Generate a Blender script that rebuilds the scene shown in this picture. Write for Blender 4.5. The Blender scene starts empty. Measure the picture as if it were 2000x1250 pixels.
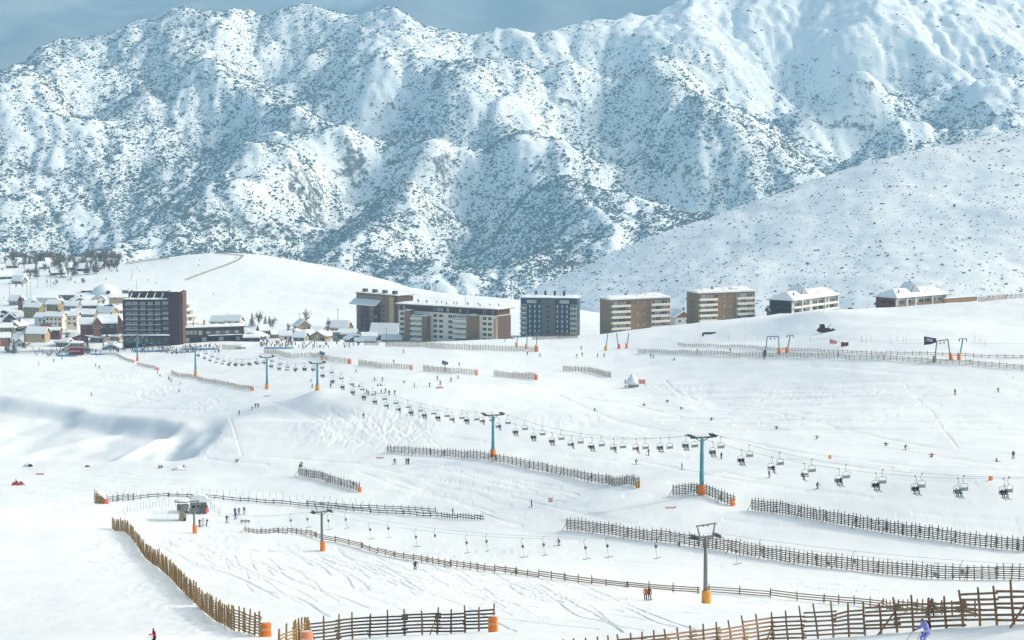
import bpy, bmesh, math, random
import numpy as np
from mathutils import Vector, Matrix, Euler

# ------------------------------------------------------------------ camera, world, sun, exposure
scene = bpy.context.scene
COL = scene.collection
R = math.radians
FPX, PCX, PCY, HORIZON = 4510.0, 1000.0, 625.0, 200.0
PITCH = math.atan((PCY - HORIZON) / FPX)

cam_data = bpy.data.cameras.new("camera")
cam_data.sensor_width = 36.0
cam_data.lens = 36.0 * FPX / 2000.0
cam_data.clip_start = 1.0
cam_data.clip_end = 60000.0
cam = bpy.data.objects.new("camera", cam_data)
cam.rotation_euler = (math.pi / 2 - PITCH, 0, 0)
COL.objects.link(cam)
scene.camera = cam

SUN_ELEV, SUN_AZ = R(33.0), R(80.0)          # azimuth measured from +Y (into the picture) towards +X (right)
SUN_DIR = Vector((math.sin(SUN_AZ) * math.cos(SUN_ELEV), math.cos(SUN_AZ) * math.cos(SUN_ELEV), math.sin(SUN_ELEV)))
world = bpy.data.worlds.new("World")
scene.world = world
world.use_nodes = True
wn = world.node_tree
sky = wn.nodes.new("ShaderNodeTexSky")
sky.sky_type = 'NISHITA'
sky.sun_disc = False
sky.sun_elevation = SUN_ELEV
sky.sun_rotation = SUN_AZ
sky.altitude = 0.0
sky.air_density = 1.3
sky.dust_density = 6.0
sky.ozone_density = 0.0
wn.links.new(sky.outputs[0], wn.nodes["Background"].inputs[0])
wn.nodes["Background"].inputs[1].default_value = 0.15

sun_data = bpy.data.lights.new("sun", 'SUN')
sun_data.energy = 2.0
sun_data.angle = R(0.5)
sun_data.color = (0.80, 0.805, 0.76)
sun = bpy.data.objects.new("sun", sun_data)
sun.rotation_euler = SUN_DIR.to_track_quat('Z', 'Y').to_euler()
COL.objects.link(sun)

scene.view_settings.view_transform = 'Standard'
scene.view_settings.look = 'None'
scene.view_settings.exposure = 0.28
scene.view_settings.gamma = 1.0
scene.render.engine = 'CYCLES'
scene.cycles.max_bounces = 6
scene.cycles.diffuse_bounces = 4
scene.cycles.volume_bounces = 1
scene.cycles.use_denoising = True

rng = np.random.default_rng(7)
rnd = random.Random(11)

# ------------------------------------------------------------------ pixel <-> world
def pix_dir(px, py):
    """direction with unit depth along the ground-forward axis Y for a photo pixel"""
    xc = (px - PCX) / FPX
    yc = (PCY - py) / FPX
    s, c = math.sin(PITCH), math.cos(PITCH)
    dx, dy, dz = xc, c + yc * s, -s + yc * c
    return dx / dy, dz / dy
def at(px, py, Y):
    ax, az = pix_dir(px, py)
    return np.array((ax * Y, Y, az * Y))

# ------------------------------------------------------------------ noise and surfaces
_perm = rng.permutation(512)
_grad = rng.normal(size=(512, 2)); _grad /= np.linalg.norm(_grad, axis=1)[:, None]
def perlin(x, y, seed=0):
    x = np.asarray(x, float) + seed * 17.31; y = np.asarray(y, float) + seed * 9.77
    xi = np.floor(x).astype(np.int64); yi = np.floor(y).astype(np.int64)
    xf = x - xi; yf = y - yi
    u = xf * xf * xf * (xf * (xf * 6 - 15) + 10); v = yf * yf * yf * (yf * (yf * 6 - 15) + 10)
    def g(ix, iy, fx, fy):
        h = _perm[(_perm[ix & 511] + iy) & 511]
        gr = _grad[h]
        return gr[..., 0] * fx + gr[..., 1] * fy
    a = g(xi, yi, xf, yf); b = g(xi + 1, yi, xf - 1, yf)
    c = g(xi, yi + 1, xf, yf - 1); d = g(xi + 1, yi + 1, xf - 1, yf - 1)
    return ((a * (1 - u) + b * u) * (1 - v) + (c * (1 - u) + d * u) * v) * 1.5
def fbm(x, y, oct=4, seed=0, gain=0.5):
    s = 0; a = 1.0
    for k in range(oct):
        s = s + a * perlin(x * 2 ** k, y * 2 ** k, seed + k); a *= gain
    return s
def ridged(x, y, oct=4, seed=0, gain=0.5):
    s = 0; a = 1.0
    for k in range(oct):
        s = s + a * (1 - 2 * np.abs(perlin(x * 2 ** k, y * 2 ** k, seed + k))); a *= gain
    return s

class Surface:
    """smooth height surface through control points (thin plate spline, metres)"""
    def __init__(self, pts, reg=1e-5, kernel='tps', scale=1000.0):
        P = np.array(pts, float)
        self.c = P[:, :2] / scale; self.s = scale; self.k = kernel
        n = len(P)
        K = self._phi(np.linalg.norm(self.c[:, None] - self.c[None], axis=2))
        A = np.zeros((n + 3, n + 3)); A[:n, :n] = K + np.eye(n) * reg
        A[:n, n] = 1; A[:n, n + 1:] = self.c; A[n, :n] = 1; A[n + 1:, :n] = self.c.T
        b = np.zeros(n + 3); b[:n] = P[:, 2]
        self.w = np.linalg.solve(A, b)
    def _phi(self, r):
        if self.k == 'tps':
            return r * r * np.log(r + 1e-9)
        return -r
    def __call__(self, X, Y):
        X = np.asarray(X, float); Y = np.asarray(Y, float); sh = np.broadcast(X, Y).shape
        x = np.broadcast_to(X, sh).ravel() / self.s; y = np.broadcast_to(Y, sh).ravel() / self.s
        out = np.empty(x.size); n = len(self.c)
        for i in range(0, x.size, 40000):
            xx = x[i:i + 40000]; yy = y[i:i + 40000]
            r = np.sqrt((xx[:, None] - self.c[:, 0]) ** 2 + (yy[:, None] - self.c[:, 1]) ** 2)
            out[i:i + 40000] = self._phi(r) @ self.w[:n] + self.w[n] + self.w[n + 1] * xx + self.w[n + 2] * yy
        return out.reshape(sh)

def ctrl(rows):
    return [tuple(at(px, py, d)) for px, py, d in rows]

# ---- resort ground: photo pixels of spots whose distance is known from the size of people and posts there
GROUND_PTS = ctrl([
    (-300, 1300, 215), (0, 1255, 205), (302, 1262, 195), (525, 1243, 212), (600, 1256, 205), (960, 1234, 195), (680, 1300, 168),
    (1000, 1306, 165), (1290, 1285, 160), (1612, 1250, 150), (1810, 1229, 128), (2000, 1215, 112), (1810, 1279, 105), (2300, 1190, 105),
    (1265, 1172, 282), (1376, 1178, 282), (810, 1112, 345), (1000, 1113, 350), (640, 1060, 415), (480, 1042, 448), (1730, 1190, 255), (1990, 1185, 222),
    (1108, 1037, 415), (1400, 1083, 380), (1700, 1115, 352), (2000, 1133, 330), (1470, 1000, 415), (2000, 1077, 365), (2300, 1100, 350),
    (1315, 970, 437), (1432, 988, 425), (1250, 952, 450), (755, 887, 600), (585, 935, 560), (705, 960, 520), (200, 985, 505), (945, 1015, 445),
    (1038, 990, 475), (35, 945, 585), (380, 920, 610), (100, 912, 640), (-150, 930, 620), (220, 1035, 440), (385, 1182, 268), (0, 1100, 345), (-200, 1080, 380),
    (380, 1040, 481), (628, 1078, 409), (340, 1008, 494),
    (120, 780, 855), (-150, 775, 860), (250, 790, 835), (100, 745, 940), (60, 705, 1060), (470, 845, 680), (470, 812, 735), (300, 745, 915),
    (1376, 963, 430), (962, 890, 556), (617, 772, 737), (518, 758, 813), (378, 733, 952), (264, 706, 1105), (197, 688, 1220),
    (800, 750, 775), (1000, 740, 800), (1235, 755, 755), (1050, 740, 800), (880, 730, 835), (750, 718, 880), (620, 700, 950), (1190, 735, 805),
    (1245, 690, 910), (1050, 685, 940), (760, 678, 1010), (1500, 690, 790), (1700, 705, 715), (2000, 722, 660), (2250, 735, 640),
    (1865, 770, 620), (1600, 800, 615), (1400, 780, 690), (1770, 878, 500), (1620, 895, 478), (1935, 938, 412), (2000, 870, 490), (2250, 880, 480),
    (1500, 935, 448), (1200, 850, 600), (1100, 800, 680),
    (300, 675, 1150), (450, 668, 1160), (620, 680, 1090), (700, 668, 1210), (880, 667, 1180), (1073, 660, 1230), (1176, 655, 1080), (1310, 646, 1075),
    (1350, 637, 1060), (1475, 624, 1050), (1330, 642, 1120), (1520, 618, 1050), (1640, 606, 1040), (1740, 606, 1040), (1860, 596, 1020), (1610, 650, 830), (1780, 640, 800),
    (2000, 640, 800), (2000, 582, 960), (1700, 604, 960), (1570, 610, 940), (2250, 560, 940), (1900, 590, 960),
    (20, 690, 1200), (-200, 690, 1200), (20, 610, 1380), (150, 620, 1340), (100, 560, 1560), (-200, 560, 1600), (100, 525, 1740), (-200, 510, 1850), (150, 515, 1820),
    (560, 625, 1330), (700, 620, 1380), (470, 494, 1750), (370, 500, 1740), (250, 518, 1700), (600, 512, 1730), (800, 562, 1600), (985, 584, 1480), (460, 560, 1540), (350, 555, 1540),
    (1130, 612, 1420), (1060, 600, 1440),
    (250, 560, 2050), (470, 560, 2100), (800, 610, 2000), (-300, 560, 2100), (1100, 660, 1750), (1500, 640, 1300), (1800, 628, 1250), (2200, 600, 1200), (1500, 720, 1600), (1800, 720, 1550), (2300, 700, 1500),
])
ground_base = Surface(GROUND_PTS, reg=2e-5)

def gauss(X, Y, cx, cy, rx, ry, rot=0.0, p=2):
    dx, dy = X - cx, Y - cy
    c, s = math.cos(rot), math.sin(rot)
    u = (dx * c + dy * s) / rx; v = (-dx * s + dy * c) / ry
    return np.exp(-(u * u + v * v) ** (p / 2))
def smooth(a, b, x):
    t = np.clip((x - a) / (b - a), 0, 1)
    return t * t * (3 - 2 * t)
def feat(px, py, d):
    q = at(px, py, d); return q[0], q[1]

HOLLOW = np.array([[q[0], q[1]] for q in [at(px, 800, d) for px, d in [(-120, 880), (-40, 872), (26, 862), (100, 846), (172, 826), (176, 812), (232, 792), (286, 772), (330, 752), (362, 742), (386, 722), (396, 696), (392, 668), (374, 642), (300, 642), (200, 648), (60, 660), (-140, 670)]]])
def poly_dist(X, Y, P):
    """signed distance to a polygon, positive inside"""
    d = np.full(X.shape, 1e9); ins = np.zeros(X.shape, bool); n = len(P)
    for i in range(n):
        ax, ay = P[i]; bx, by = P[(i + 1) % n]; ex, ey = bx - ax, by - ay
        t = np.clip(((X - ax) * ex + (Y - ay) * ey) / (ex * ex + ey * ey), 0, 1)
        d = np.minimum(d, np.hypot(X - ax - t * ex, Y - ay - t * ey))
        c = (ay > Y) != (by > Y)
        ins ^= c & (X < (bx - ax) * (Y - ay) / (by - ay + 1e-12) + ax)
    return np.where(ins, d, -d)
def hollow(X, Y):
    """wind-scooped hollow with a steep lip, drifts on its floor"""
    X, Y = np.broadcast_arrays(X, Y); out = np.zeros(X.shape); m = (Y > 590) & (Y < 930) & (X < -60) & (X > -260)
    if not m.any(): return out
    x, y = X[m], Y[m]
    d = poly_dist(x + 2.6 * perlin(x / 24, y / 36, 7) + 0.5 * perlin(x / 6, y / 9, 9), y + 3.0 * perlin(x / 28, y / 36, 8), HOLLOW)
    drop = 4.2 * smooth(-0.6, 11.5, d) + 0.5 * smooth(10, 40, d)
    drift = 1.7 * gauss(x, y, -143, 742, 5, 26, -0.55) + 2.4 * gauss(x, y, -112, 705, 3.6, 24, -0.2) + 2.4 * gauss(x, y, -158, 700, 16, 14, -0.4) + 1.0 * fbm(x / 22, y / 40, 2, 13)
    out[m] = drop - drift * smooth(0, 12, d) + 2.4 * gauss(x, y, -97, 690, 8, 46, 0.05, 4)
    return out
def ground_h(X, Y):
    X = np.asarray(X, float); Y = np.asarray(Y, float)
    z = ground_base(X, Y)
    far = smooth(120, 700, Y)
    z = z + (0.25 + 0.75 * far) * (0.9 * perlin(X / 70, Y / 110, 3) + 0.34 * fbm(X / 22, Y / 30, 3, 5)) + 0.10 * perlin(X / 9, Y / 20, 6)
    # hollows and wind drifts on the left
    def g(px, d, rx, ry, rot=0, p=2):
        return gauss(X, Y, (px - PCX) / FPX * d, d, rx, ry, rot, p)
    z = z - hollow(X, Y)
    # drift hump in front of the chalets on the right and its lee
    z = z + 3.2 * g(1605, 905, 15, 26, 0.5) - 2.0 * g(1505, 870, 14, 34, 0.4) - 1.0 * g(1740, 950, 16, 30)
    # mound under the lift tower
    z = z - 1.7 * g(592, 705, 9, 22, 0.6, 3) + 1.5 * g(612, 733, 7, 14)
    # rolling crest under the chairs
    z = z + 1.6 * g(880, 735, 30, 22, 0.0) + 1.2 * g(1060, 780, 14, 16)
    # banks below the slat fences
    return z

def ray_ground(px, py, y0=85.0, y1=2100.0, h=None):
    """where the photo pixel's line of sight meets the snow"""
    h = h or ground_h
    ax, az = pix_dir(px, py)
    Y = np.geomspace(y0, y1, 700)
    dz = az * Y - h(ax * Y, Y)
    idx = np.nonzero(dz < 0)[0]
    if len(idx) == 0:
        i = int(np.argmin(dz)); return np.array((ax * Y[i], Y[i], float(h(ax * Y[i], Y[i]))))
    i = max(1, idx[0]); a, b = Y[i - 1], Y[i]
    for _ in range(14):
        m = 0.5 * (a + b)
        if az * m - float(h(np.array([ax * m]), np.array([m]))[0]) < 0: b = m
        else: a = m
    return np.array((ax * b, b, float(h(np.array([ax * b]), np.array([b]))[0])))
def on_ground(x, y):
    return float(ground_h(np.array([x]), np.array([y]))[0])

# ---- mesh helpers
def mesh_from_arrays(name, V, F, smooth_shade=True):
    """V (n,3); F (m,3) or (m,4)"""
    me = bpy.data.meshes.new(name)
    n, m, k = len(V), len(F), F.shape[1]
    me.vertices.add(n); me.vertices.foreach_set("co", np.ascontiguousarray(V, np.float32).ravel())
    me.loops.add(m * k); me.loops.foreach_set("vertex_index", np.ascontiguousarray(F, np.int32).ravel())
    me.polygons.add(m); me.polygons.foreach_set("loop_start", np.arange(0, m * k, k, dtype=np.int32))
    me.polygons.foreach_set("use_smooth", np.full(m, smooth_shade))
    me.update(calc_edges=True)
    return me
def grid_faces(nr, nc):
    i = np.arange((nr - 1) * (nc - 1)); r = i // (nc - 1); c = i % (nc - 1)
    a = r * nc + c
    return np.stack([a, a + 1, a + nc + 1, a + nc], 1)
def link(name, me, mat=None, parent=None):
    o = bpy.data.objects.new(name, me)
    COL.objects.link(o)
    if mat is not None:
        if isinstance(mat, (list, tuple)):
            for m_ in mat: me.materials.append(m_)
        elif len(me.materials) == 0: me.materials.append(mat)
    if parent is not None: o.parent = parent
    return o
def structure(o):
    o['kind'] = 'structure'; return o
def tag(o, label, cat, group=None, kind=None):
    if label: o['label'] = label
    if cat: o['category'] = cat
    if group: o['group'] = group
    if kind: o['kind'] = kind
    return o

# ------------------------------------------------------------------ materials
def new_mat(name):
    m = bpy.data.materials.new(name); m.use_nodes = True
    nt = m.node_tree; b = nt.nodes["Principled BSDF"]
    return m, nt, b
def node(nt, kind, **kw):
    n = nt.nodes.new(kind)
    for k, v in kw.items():
        if k in n.inputs.keys() if hasattr(n.inputs, 'keys') else False: n.inputs[k].default_value = v
        else: setattr(n, k, v)
    return n
def simple_mat(name, col, rough=0.6, metal=0.0, var=0.12, scale=3.0, spec=0.3):
    m, nt, b = new_mat(name)
    tc = nt.nodes.new("ShaderNodeTexCoord")
    no = nt.nodes.new("ShaderNodeTexNoise"); no.inputs["Scale"].default_value = scale; no.inputs["Detail"].default_value = 4
    nt.links.new(tc.outputs["Object"], no.inputs["Vector"])
    mix = nt.nodes.new("ShaderNodeMix"); mix.data_type = 'RGBA'
    mix.inputs["A"].default_value = (*[c * (1 - var) for c in col], 1)
    mix.inputs["B"].default_value = (*[min(1, c * (1 + var)) for c in col], 1)
    nt.links.new(no.outputs["Fac"], mix.inputs["Factor"])
    nt.links.new(mix.outputs["Result"], b.inputs["Base Color"])
    b.inputs["Roughness"].default_value = rough; b.inputs["Metallic"].default_value = metal
    b.inputs["Specular IOR Level"].default_value = spec
    return m
SNOW_COL = (0.825, 0.885, 0.89)
def snow_mat(name, bump_scale, bump_dist, rock=None):
    m, nt, b = new_mat(name)
    geo = nt.nodes.new("ShaderNodeNewGeometry")
    b.inputs["Roughness"].default_value = 0.7
    b.inputs["Specular IOR Level"].default_value = 0.15
    n1 = nt.nodes.new("ShaderNodeTexNoise"); n1.inputs["Scale"].default_value = bump_scale; n1.inputs["Detail"].default_value = 5
    nt.links.new(geo.outputs["Position"], n1.inputs["Vector"])
    bp = nt.nodes.new("ShaderNodeBump"); bp.inputs["Distance"].default_value = bump_dist; bp.inputs["Strength"].default_value = 0.6
    nt.links.new(n1.outputs["Fac"], bp.inputs["Height"])
    nt.links.new(bp.outputs["Normal"], b.inputs["Normal"])
    n2 = nt.nodes.new("ShaderNodeTexNoise"); n2.inputs["Scale"].default_value = bump_scale * 0.06; n2.inputs["Detail"].default_value = 3
    nt.links.new(geo.outputs["Position"], n2.inputs["Vector"])
    mix = nt.nodes.new("ShaderNodeMix"); mix.data_type = 'RGBA'
    mix.inputs["A"].default_value = (*[c * 0.965 for c in SNOW_COL], 1); mix.inputs["B"].default_value = (*[min(1, c * 1.035) for c in SNOW_COL], 1)
    nt.links.new(n2.outputs["Fac"], mix.inputs["Factor"])
    last = mix.outputs["Result"]
    if rock:
        at_ = nt.nodes.new("ShaderNodeAttribute"); at_.attribute_name = "rock"
        n3 = nt.nodes.new("ShaderNodeTexNoise"); n3.inputs["Scale"].default_value = rock; n3.inputs["Detail"].default_value = 8; n3.inputs["Roughness"].default_value = 0.7
        nt.links.new(geo.outputs["Position"], n3.inputs["Vector"])
        ad = nt.nodes.new("ShaderNodeMath"); ad.operation = 'ADD'
        nt.links.new(at_.outputs["Fac"], ad.inputs[0]); nt.links.new(n3.outputs["Fac"], ad.inputs[1])
        rp = nt.nodes.new("ShaderNodeMapRange"); rp.inputs["From Min"].default_value = 0.98; rp.inputs["From Max"].default_value = 1.1
        nt.links.new(ad.outputs[0], rp.inputs["Value"])
        mx = nt.nodes.new("ShaderNodeMix"); mx.data_type = 'RGBA'
        mx.inputs["B"].default_value = (0.085, 0.078, 0.07, 1)
        nt.links.new(rp.outputs["Result"], mx.inputs["Factor"]); nt.links.new(last, mx.inputs["A"])
        last = mx.outputs["Result"]
    nt.links.new(last, b.inputs["Base Color"])
    return m
M = {}
M['snow'] = snow_mat("groomed_snow", 1.3, 0.10)
M['roof_snow'] = snow_mat("roof_snow", 1.0, 0.25)
M['mountain_snow'] = snow_mat("mountain_snow", 0.05, 5.0, rock=0.07)
M['hill_snow'] = snow_mat("hill_snow", 0.12, 1.2, rock=0.05)

# ------------------------------------------------------------------ terrain
Yr = np.geomspace(75, 2250, 900)
us = np.concatenate([np.linspace(-0.62, -0.245, 60, endpoint=False), np.linspace(-0.245, 0.245, 1150), np.linspace(0.245, 0.62, 61)[1:]])
NR, NC = len(Yr), len(us)
GX = us[None, :] * (Yr[:, None] + 15.0); GY = np.repeat(Yr[:, None], NC, 1)
GZ = ground_h(GX, GY)
def gz_fast(x, y):
    r = np.interp(y, Yr, np.arange(NR)); c = np.interp(x / (y + 15.0), us, np.arange(NC))
    i = np.clip(r.astype(int), 0, NR - 2); j = np.clip(c.astype(int), 0, NC - 2); v = r - i; u = c - j
    return (GZ[i, j] * (1 - u) + GZ[i, j + 1] * u) * (1 - v) + (GZ[i + 1, j] * (1 - u) + GZ[i + 1, j + 1] * u) * v
_RY = np.geomspace(90, 2000, 1600)
def rays(px, py):
    """many pixels at once -> world x, y on the snow"""
    px = np.asarray(px, float); py = np.asarray(py, float)
    xc = (px - PCX) / FPX; yc = (PCY - py) / FPX; s, c = math.sin(PITCH), math.cos(PITCH)
    dy = c + yc * s; ax = xc / dy; az = (-s + yc * c) / dy
    hit = az[:, None] * _RY - gz_fast(ax[:, None] * _RY, np.broadcast_to(_RY, (len(px), len(_RY)))) < 0
    k = np.where(hit.any(1), hit.argmax(1), len(_RY) - 1)
    return np.stack([ax * _RY[k], _RY[k]], 1)
def carve(path, depth, width=1, berm=0.0):
    """press a track (world x,y polyline) into the snow mesh"""
    P = np.asarray(path, float)
    seg = np.linalg.norm(np.diff(P, axis=0), axis=1); t = np.concatenate([[0], np.cumsum(seg)])
    s = np.arange(0, t[-1], 0.12)
    x = np.interp(s, t, P[:, 0]); y = np.interp(s, t, P[:, 1])
    r = np.interp(y, Yr, np.arange(NR)); u = x / (y + 15.0); c = np.interp(u, us, np.arange(NC))
    ok = (r > 2) & (r < NR - 3) & (c > width + 2) & (c < NC - width - 3); r, c = r[ok], c[ok]
    r0 = r.astype(int); c0 = c.astype(int); fr = r - r0; fc = c - c0
    for dr in (0, 1):
        for k in range(-width, width + 2):
            wt = (fr if dr else 1 - fr) * np.clip(1 + 0.5 * width - np.abs(k - fc), 0, 1)
            np.minimum.at(TRK, (r0 + dr, c0 + k), -depth * wt)
    ri, ci = np.round(r).astype(int), np.round(c).astype(int)
    if berm:
        for k in (-width - 1, width + 1):
            np.maximum.at(BRM, (ri, ci + k), berm)
TRK = np.zeros((NR, NC)); BRM = np.zeros((NR, NC))
def zone(px, py, rx, ry, rot=0.0, p=3):
    """soft patch of the slope around a spot, as a weight on the snow mesh"""
    q = rays([px, px + rx, px], [py, py, py - ry]); w = abs(q[1][0] - q[0][0]); dpt = abs(q[2][1] - q[0][1])
    return gauss(GX, GY, q[0][0], q[0][1], w, max(dpt, 4.0), rot, p)
MICRO = 0.045 * fbm(GX / 5.0, GY / 9.0, 2, 201) + 0.02 * perlin(GX / 1.7, GY / 4.0, 205)
CHOP = 0.30 * ridged(GX / 2.6, GY / 7.0, 2, 211) * 0.5 + 0.16 * perlin(GX / 1.1, GY / 3.0, 215)
W = np.zeros_like(GX)
for px, py, rx, ry, k in [(250, 735, 50, 14, 0.8), (320, 765, 60, 14, 0.9), (400, 790, 50, 14, 0.8), (430, 850, 18, 40, 0.4), (760, 830, 90, 36, 0.9), (640, 830, 90, 22, 0.6), (300, 1060, 70, 20, 0.7), (420, 1045, 70, 14, 0.6), (230, 985, 150, 14, 0.4),
                          (900, 1085, 220, 18, 0.45), (640, 1130, 300, 35, 0.25), (1000, 1190, 260, 25, 0.3), (1300, 900, 300, 20, 0.25), (1120, 820, 100, 12, 0.7), (1240, 850, 120, 10, 0.6), (1260, 1200, 60, 14, 0.6), (880, 960, 120, 20, 0.35), (1060, 990, 90, 20, 0.35), (60, 990, 200, 20, 0.35), (1350, 770, 60, 14, 0.5), (260, 700, 220, 10, 0.4), (420, 700, 80, 16, 0.5), (560, 700, 120, 12, 0.4)]:
    W = np.maximum(W, k * zone(px, py, rx, ry))
# choppy relief beside the long golden fence, shaped to suggest its meshed shadow
fp = rays([205, 260, 300, 345, 372, 400, 450, 500], [1040, 1085, 1125, 1165, 1190, 1215, 1240, 1258])
for a_, b_ in zip(fp[:-1], fp[1:]):
    m_ = 0.5 * (a_ + b_); W = np.maximum(W, 0.7 * gauss(GX, GY, m_[0] - 1.5, m_[1], 2.6, 0.7 * abs(a_[1] - b_[1]) + 3, 0, 4))
GZ = GZ + MICRO + W * CHOP * (0.35 + GY / 1500.0)
tr = random.Random(77)
def wiggle(x0, y0, x1, y1, amp, waves, n=26, ph=None):
    """a run of turns between two photo spots; amp in pixels"""
    ph = tr.uniform(0, 6.28) if ph is None else ph; t = np.linspace(0, 1, n)
    L = math.hypot(x1 - x0, y1 - y0) + 1e-6; nx, ny = -(y1 - y0) / L, (x1 - x0) / L
    w = amp * np.sin(t * waves * 6.28 + ph) * (0.6 + 0.4 * np.sin(3 * t + ph))
    return np.stack([x0 + (x1 - x0) * t + nx * w, y0 + (y1 - y0) * t + ny * w], 1)
def smooth_path(P, k=4):
    n = len(P); t = np.linspace(0, n - 1, n * k); return np.stack([np.interp(t, np.arange(n), P[:, i]) for i in range(2)], 1)
JOBS = []
def run(P, depth, width=0, berm=0.0, twin=False):
    JOBS.append((np.asarray(P, float), depth, width, berm))
    if twin: JOBS.append((np.asarray(P, float) + np.array([2.2, 0.5]), depth * 0.8, width, berm))
# turns in the basin below the drag lift
for k in range(80):
    x0 = tr.uniform(310, 1050); y0 = 1052 + max(0, (x0 - 480)) * 0.085 + tr.uniform(6, 30); L = tr.uniform(90, 330); sl = tr.uniform(0.22, 0.55)
    run(wiggle(x0, y0, x0 + L, min(1236, y0 + L * sl), tr.uniform(3, 9), tr.uniform(1, 3.2)), tr.uniform(0.06, 0.22), 0, 0.03, tr.random() < 0.5)
for k in range(26):
    x0 = tr.uniform(700, 1500); y0 = 1130 + tr.uniform(0, 60); L = tr.uniform(120, 420); run(wiggle(x0, y0, x0 + L, y0 + L * tr.uniform(0.02, 0.12), 2, 1.3), tr.uniform(0.10, 0.2), 0)
run([(560, 1158), (700, 1160), (900, 1168)], 0.08)
# middle slope
for k in range(16):
    x0 = tr.uniform(690, 960); y0 = tr.uniform(900, 945); L = tr.uniform(120, 330); run(wiggle(x0, y0, x0 + L, y0 + L * tr.uniform(0.15, 0.33), 4, 1.5), tr.uniform(0.14, 0.26), 0, 0.04, tr.random() < 0.3)
run([(705, 953), (800, 968), (900, 975), (1000, 985)], 0.1)
for k in range(46):                                             # criss-cross under the chairs
    x0 = tr.uniform(640, 850); y0 = tr.uniform(795, 850); s_ = tr.choice((-1, 1)); L = tr.uniform(30, 90); run(wiggle(x0, y0, x0 - s_ * L * tr.uniform(0.4, 1), y0 + L * tr.uniform(0.3, 0.7), 2, 1), tr.uniform(0.12, 0.25), 0, 0.05)
for k in range(9): run(wiggle(530 + 6 * k, 786 + 1.5 * k, 700 + tr.uniform(-30, 30), 860 + tr.uniform(-14, 14), 3, 0.8), 0.16, 0, 0.03)
# groomer and traverse lines on the right-hand slope
for k in range(34):
    x0 = tr.uniform(1270, 1500); y0 = tr.uniform(745, 850); x1 = tr.uniform(1700, 2030); run(wiggle(x0, y0, x1, y0 + (x1 - x0) * tr.uniform(-0.12, 0.02) * (1 if y0 > 780 else 0.5), 2.5, 0.8), tr.uniform(0.18, 0.4), 1)
run([(1768, 752), (1775, 766), (1795, 784), (1815, 800), (1828, 815), (1838, 836), (1855, 856), (1872, 876)], 0.16, 0, 0.04, True)
run([(1300, 745), (1325, 770), (1370, 785), (1420, 790), (1500, 800), (1640, 838), (1800, 870), (2010, 892)], 0.22, 1, 0.0)
run([(1090, 772), (1140, 795), (1200, 822), (1300, 842), (1400, 852), (1520, 875), (1700, 905), (2010, 925)], 0.22, 1, 0.0)
# left side
run([(0, 738), (40, 726), (90, 719), (150, 722), (200, 735)], 0.22, 1)
run([(185, 796), (250, 797), (340, 800), (420, 800)], 0.22, 1)
run([(345, 828), (390, 836), (430, 850), (470, 862)], 0.15, 0, 0.02); run([(400, 846), (440, 856), (470, 862)], 0.12, 0)
run([(448, 815), (455, 835), (462, 860), (472, 890)], 0.12, 0, 0.03, True)
for k in range(70):                                             # stray lines everywhere
    x0 = tr.uniform(20, 1900); y0 = tr.uniform(700, 1110); L = tr.uniform(60, 300)
    if 0 < x0 < 400 and 770 < y0 < 910: continue
    run(wiggle(x0, y0, x0 + L, y0 + L * tr.uniform(0.03, 0.22), 2, 1.0), tr.uniform(0.1, 0.24) * (1 if y0 > 900 else 1.5), 0)
for k in range(24):
    x0 = tr.uniform(20, 250); y0 = tr.uniform(940, 1020); L = tr.uniform(50, 200); run(wiggle(x0, y0, x0 + L, y0 + L * tr.uniform(-0.05, 0.15), 2, 1.0), tr.uniform(0.1, 0.2), 0)
_cat = np.concatenate([smooth_path(j[0]) for j in JOBS]); _w = rays(_cat[:, 0], _cat[:, 1]); _i = 0
for P_, depth, width, berm in JOBS:
    n_ = len(smooth_path(P_)); w_ = _w[_i:_i + n_].copy(); _i += n_
    for _ in range(3): w_[1:-1] = (w_[:-2] + 2 * w_[1:-1] + w_[2:]) / 4
    ok_ = np.concatenate([[True], np.abs(np.diff(w_[:, 1])) < 60])
    if ok_.all(): carve(w_, depth, width, berm)
V = np.stack([GX, GY, GZ + TRK + np.where(TRK < -0.001, 0, BRM)], 2).reshape(-1, 3)
ground = structure(link("ground", mesh_from_arrays("ground", V, grid_faces(NR, NC)), M['snow']))

def sheet(name, fn, x0, x1, y0, y1, step, mat, rockfn=None, ystep=None):
    xs = np.arange(x0, x1 + step, step); ys = np.arange(y0, y1 + step, ystep or step)
    X, Y = np.meshgrid(xs, ys); Z = fn(X, Y)
    me = mesh_from_arrays(name, np.stack([X, Y, Z], 2).reshape(-1, 3), grid_faces(len(ys), len(xs)))
    if rockfn is not None:
        a = me.attributes.new("rock", 'FLOAT', 'POINT'); a.data.foreach_set("value", rockfn(X, Y, Z).astype(np.float32).ravel())
    return structure(link(name, me, mat))

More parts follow.
